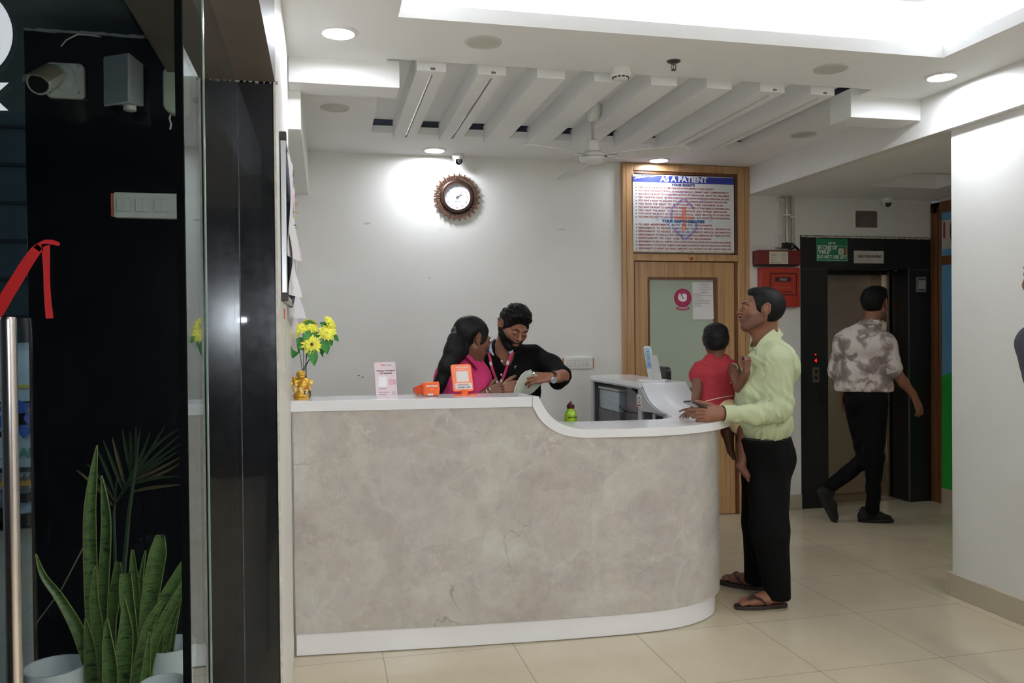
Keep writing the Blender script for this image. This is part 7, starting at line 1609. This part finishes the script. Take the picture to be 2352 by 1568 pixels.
for (x_, y_) in ((1152.5, 829), (1151.5, 860)):
    MB().lathe([(0, 0), (.006, 0), (.0055, .0025), (.003, .0018), (0, .0018)], track(A3(x_, y_, 4.63 if y_ < 840 else 4.635)+np.array([0, 0, 0]), (-.1, -1, .15)), 16).obj('button', MPAPER, so)
text('r', .035, frontal(A3(1184, 842, 4.64)[0], 4.64, A3(1184, 842, 4.64)[2]), MPAPER, 'chest_emblem', so)
MLAN = mat('magenta lanyard ribbon', (190, 28, 84), .5, var=.04)
ln_ = thing('lanyard', 'magenta lanyard with white printed blocks round the neck of the man in black', 'lanyard', A3(1148, 880, 4.6))
def ribbon(px_, w_, m, nm, par, Y_=4.615, off=0): 
    L_ = [A3(x_, y_, yy-off) for x_, y_, yy in px_]; rows = [[], []]
    for i, c_ in enumerate(L_):
        t_ = _n(L_[min(i+1, len(L_)-1)]-L_[max(i-1, 0)]); s_ = _n(np.cross(t_, (0, -1, 0))); rows[0].append(c_-s_*w_/2); rows[1].append(c_+s_*w_/2)
    return MB().grid(rows, thick=.0014).obj(nm, m, par, smooth=True)
pa = [(1122, 808, 4.64), (1126, 825, 4.625), (1130, 845, 4.62), (1136, 862, 4.625), (1142, 876, 4.63), (1148, 888, 4.63)]
pb_ = [(1177, 806, 4.62), (1171, 822, 4.62), (1165, 840, 4.625), (1159, 858, 4.63), (1152, 876, 4.63), (1146, 890, 4.63)]
ribbon(pa, .0145, MLAN, 'ribbon', ln_); ribbon(pb_, .0145, MLAN, 'ribbon', ln_)
for seg in ([(1126, 831, 4.615), (1128, 839, 4.612)], [(1139, 872, 4.62), (1143, 879, 4.62)], [(1167, 828, 4.615), (1165, 837, 4.615)], [(1152, 871, 4.62), (1149.5, 880, 4.62)]): 
    ribbon(seg, .0135, MPAPER, 'printed_block', ln_)
# booklet in the hands
MBK = mat('grey green printed page', (176, 184, 168), .6, var=.10, vs=14)
bk = thing('booklet', 'folded booklet with pale pages held by the man in black polo', 'booklet', A3(1205, 880, 4.42))
L0 = [(1181, 905), (1183, 893), (1189, 877), (1198, 862), (1208, 854), (1219, 851)]; R0_ = [(1219, 905), (1227, 899), (1236, 890), (1243, 883), (1247, 878), (1250, 872)]
rows = [[A3(l[0]+(r[0]-l[0])*u, l[1]+(r[1]-l[1])*u, 4.42-.05*math.sin(PI*u)*(i/5)+.03*u) for u in (0, .25, .5, .75, 1)] for i, (l, r) in enumerate(zip(L0, R0_))]
MB().grid(rows, thick=.003).obj('page', MBK, bk, smooth=True)
rows2 = [[Vector(rows[i][0])+Vector((-.001, -.006, .002)), Vector(rows[i][0])+Vector((.006, .002, .002))] for i in range(6)]
MB().grid(rows2, thick=.004).obj('white_page_edge', MPAPER, bk, smooth=True)
wt_ = thing('wristwatch', 'silver watch on black strap on the wrist of the man in black', 'watch', WLr)
wx_ = _n(A3(1292, 864, 4.50)-WLr)
for off, rr_, hh in ((.012, .034, .009), (-.008, .031, .003)):
    MB().lathe([(rr_-.003, -hh), (rr_, -hh), (rr_, hh), (rr_-.003, hh), (rr_-.003, -hh)], track(WLr+wx_*off, wx_), 32, caps=False).obj('watch_strap' if hh > .005 else 'thread_band', MBLACK, wt_, smooth=True)
MB().lathe([(0, 0), (.018, 0), (.019, .004), (.017, .008), (0, .008)], track(WLr+wx_*.012+np.array([.0, -.030, -.014]), (.1, -.9, -.35)), 28).obj('watch_case', mat('watch silver', (206, 214, 222), .2, .5), wt_, smooth=True)
tag(MB().lathe([(.0085, -.004), (.0115, -.004), (.0115, .004), (.0085, .004), (.0085, -.004)], track(A3(1225, 857, 4.36), (1, 0, 0)), 20, caps=False).obj('finger_ring', MCHROME), 'silver ring on the finger of the man in black polo', 'ring')
# ---------------------------------------------------------------- receptionist in pink
pk = thing('person', 'woman in pink top with long black ponytail turned to the man behind the desk', 'person', (.78, 4.47, 0))
FK = Fr(A3(1085, 778, 4.45), (.92, .36, -.22), (.10, 0, 1), 1.0)
hk = head_prims(FK, True)
wa = [cap(A3(1098, 920, 4.40), A3(1117, 903, 4.36), .032, .025, .02)]+hand_prims(A3(1118, 902, 4.36), (.9, 0, .32), (0, .5, .8), (-.1, -.9, .3), .86, (1.1, 1.2, 1.25, 1.3), .02, (.7, .6, -.4), .4)
body([(hk+[cap(A3(1082, 800, 4.44), A3(1072, 835, 4.46), .048, .055, .03)], .0026), (wa, .0024), ([cap(A3(1068, 855, 4.47), (.74, 4.47, .95), .05, .05, .03)], .012)], MSK2, pk)
face_bits(FK, pk, MSK2, female=True)
def kw(L): x, y, z = L[..., 0], L[..., 1], L[..., 2]; ear = np.where(np.abs(x) > .055, .022-np.sqrt((y+.010)**2+((z+.004)*.8)**2), -1); return np.maximum(np.maximum(-.044+.75*y-z, ear), -.085+1.75*y-z)
shell('hair', FK, hk[:3], .010, kw, MHAIR, pk, .003, 20, .0008, 160, extra=[FK.ell((0, -.02, .045), (.080, .100, .078), .02)])
pt = [FK(.0, -.100, .02), A3(1046, 782, 4.37), A3(1042, 806, 4.33), A3(1026, 842, 4.31), A3(1011, 880, 4.31), A3(1001, 925, 4.32)]
sdf('ponytail', chain(pt, [.024, .034, .042, .036, .026, .018], .045)+chain([A3(1064, 788, 4.40), A3(1060, 808, 4.39), A3(1048, 832, 4.36)], [.034, .032, .02], .03), .004, MHAIR, pk, noise=lambda P: .0010*fbm(P@np.diag([1, 1, .06]), 160, 3, 2))
sdf('hair_tie', [cap(FK(0, -.098, .022), FK(0, -.112, .018), .026, .026, .004)], .003, MBLACK, pk)
MPNK = mat('hot pink cotton', (184, 32, 94), .75, var=.05, vs=8, bump=.15, bs=500, bd=.0006)
pkz = [cap(A3(1040, 862, 4.44), A3(1090, 862, 4.50), .085, .080, .05), cap(A3(1072, 822, 4.46), A3(1034, 858, 4.42), .050, .060, .04), cap(A3(1074, 824, 4.46), A3(1096, 858, 4.50), .050, .056, .04), cap(A3(1038, 895, 4.43), A3(1090, 895, 4.48), .095, .09, .05), cap((.66, 4.45, .92), (.80, 4.47, .92), .11, .11, .06), cap((.66, 4.45, .92), (.66, 4.45, 1.15), .10, .09, .05), cap((.80, 4.47, .92), (.80, 4.47, 1.15), .10, .09, .05),
       cap(A3(1098, 862, 4.50), A3(1108, 905, 4.46), .056, .048, .03), cap(A3(1030, 865, 4.42), A3(1026, 910, 4.38), .058, .052, .03), cap(A3(1108, 905, 4.46), A3(1108, 915, 4.42), .045, .042, .02)]
pkz.append(cap(A3(1070, 818, 4.47), A3(1086, 832, 4.49), .052, .05, .02))
so = sdf('pink_top', pkz, .005, MPNK, pk, noise=lambda P: .0035*fbm(P, 17, 25, 3))
strip([[A3(1057, 806, 4.42), A3(1064, 806, 4.40), A3(1075, 813, 4.385), A3(1087, 826, 4.39), A3(1097, 842, 4.41)], [A3(1054, 813, 4.40), A3(1062, 815, 4.375), A3(1074, 822, 4.36), A3(1086, 834, 4.37), A3(1096, 850, 4.39)]], .003, MPNK, 'collar', so)
for k in range(2): 
    tag(MB().lathe([(.029, -.0016), (.0315, -.0016), (.0315, .0016), (.029, .0016), (.029, -.0016)], track(A3(1118+7*k, 902-5*k, 4.36), (.9, 0, .4)), 28, caps=False).obj('bangle', MCHROME, smooth=True), ('thin silver bangle nearer the elbow of the woman in pink', 'thin silver bangle nearer the hand of the woman in pink')[k], 'bangle')
# ---------------------------------------------------------------- person at the right edge
pe = thing('person', 'person in dark grey shirt cut off by the right edge of the photo', 'person', (2.6, 2.4, 0))
FE = Fr(A3(2417, 640, 2.45), (.2, .98, 0), (0, 0, 1), 1.02)
he = head_prims(FE); Sx = A3(2384, 790, 2.45); cxE = FE.o[0]
ce = A3(2440, 700, 2.45)[0]; sh = 1.40
lsh, rsh = np.array([Sx[0]+.0, 2.45, Sx[2]]), np.array([Sx[0]+.36, 2.47, Sx[2]]); mid_ = (lsh+rsh)/2
hnd1 = hand_prims(lsh+np.array([.08, -.02, -.54]), (0.1, .1, -1), (0, 1, 0), (-1, 0, 0), 1.0, (.3, .35, .4, .45)); hnd2 = hand_prims(rsh+np.array([-.0, -.02, -.54]), (0, .1, -1), (0, 1, 0), (1, 0, 0), 1.0, (.3, .35, .4, .45))
body([(he+[cap(FE(0, -.02, -.06), mid_+np.array([0, 0, .03]), .058, .066, .03)], .003), ([cap(lsh+np.array([.06, 0, -.28]), lsh+np.array([.08, -.02, -.54]), .04, .026, .02)]+hnd1, .003), ([cap(rsh+np.array([-.02, 0, -.28]), rsh+np.array([0, -.02, -.54]), .04, .026, .02)]+hnd2, .003)], MSK1, pe)
shell('hair', FE, he[:3], .012, hair_keep, MHAIR, pe, .0035, 31, .004, 110, extra=[FE.ell((0, .0, .07), (.078, .09, .055), .02)])
MGSH = mat('charcoal grey shirt', (66, 66, 76), .8, var=.05, vs=6)
sdf('shirt', [cap(lsh+np.array([.09, 0, -.08]), rsh+np.array([-.09, 0, -.08]), .115, .115, .04), cap(lsh+np.array([.115, 0, -.30]), rsh+np.array([-.115, 0, -.30]), .11, .11, .06), cap(lsh+np.array([.12, 0, -.52]), rsh+np.array([-.12, 0, -.52]), .115, .115, .06), cap(mid_+np.array([0, 0, .03]), lsh, .065, .062, .05), cap(mid_+np.array([0, 0, .03]), rsh, .065, .062, .05),
     cap(lsh, lsh+np.array([.06, 0, -.28]), .066, .055, .03), cap(rsh, rsh+np.array([-.02, 0, -.28]), .066, .055, .03)], .006, MGSH, pe, noise=lambda P: .003*fbm(P, 14, 3, 3))
hz0 = lsh[2]-.56; mid_ = mid_+np.array([.02, 0, 0])
sdf('trousers', [cap((mid_[0]-.08, 2.46, hz0), (mid_[0]+.08, 2.46, hz0), .115, .115, .04), cap((mid_[0]-.09, 2.46, hz0-.05), (mid_[0]-.10, 2.46, .42), .10, .075, .03), cap((mid_[0]-.10, 2.46, .42), (mid_[0]-.10, 2.46, .07), .074, .058, .03), cap((mid_[0]+.09, 2.46, hz0-.05), (mid_[0]+.10, 2.46, .42), .10, .075, .03), cap((mid_[0]+.10, 2.46, .42), (mid_[0]+.10, 2.46, .07), .074, .058, .03)], .008, MTRB, pe, noise=lambda P: .004*fbm(P, 12, 3, 3))
for s_ in (-1, 1): sdf('shoe', [cap((mid_[0]+s_*.10, 2.42, .045), (mid_[0]+s_*.11, 2.60, .038), .042, .036, .02)], .005, MSHOE, pe, post=lambda D, P: np.maximum(D, -P[..., 2]+.001))
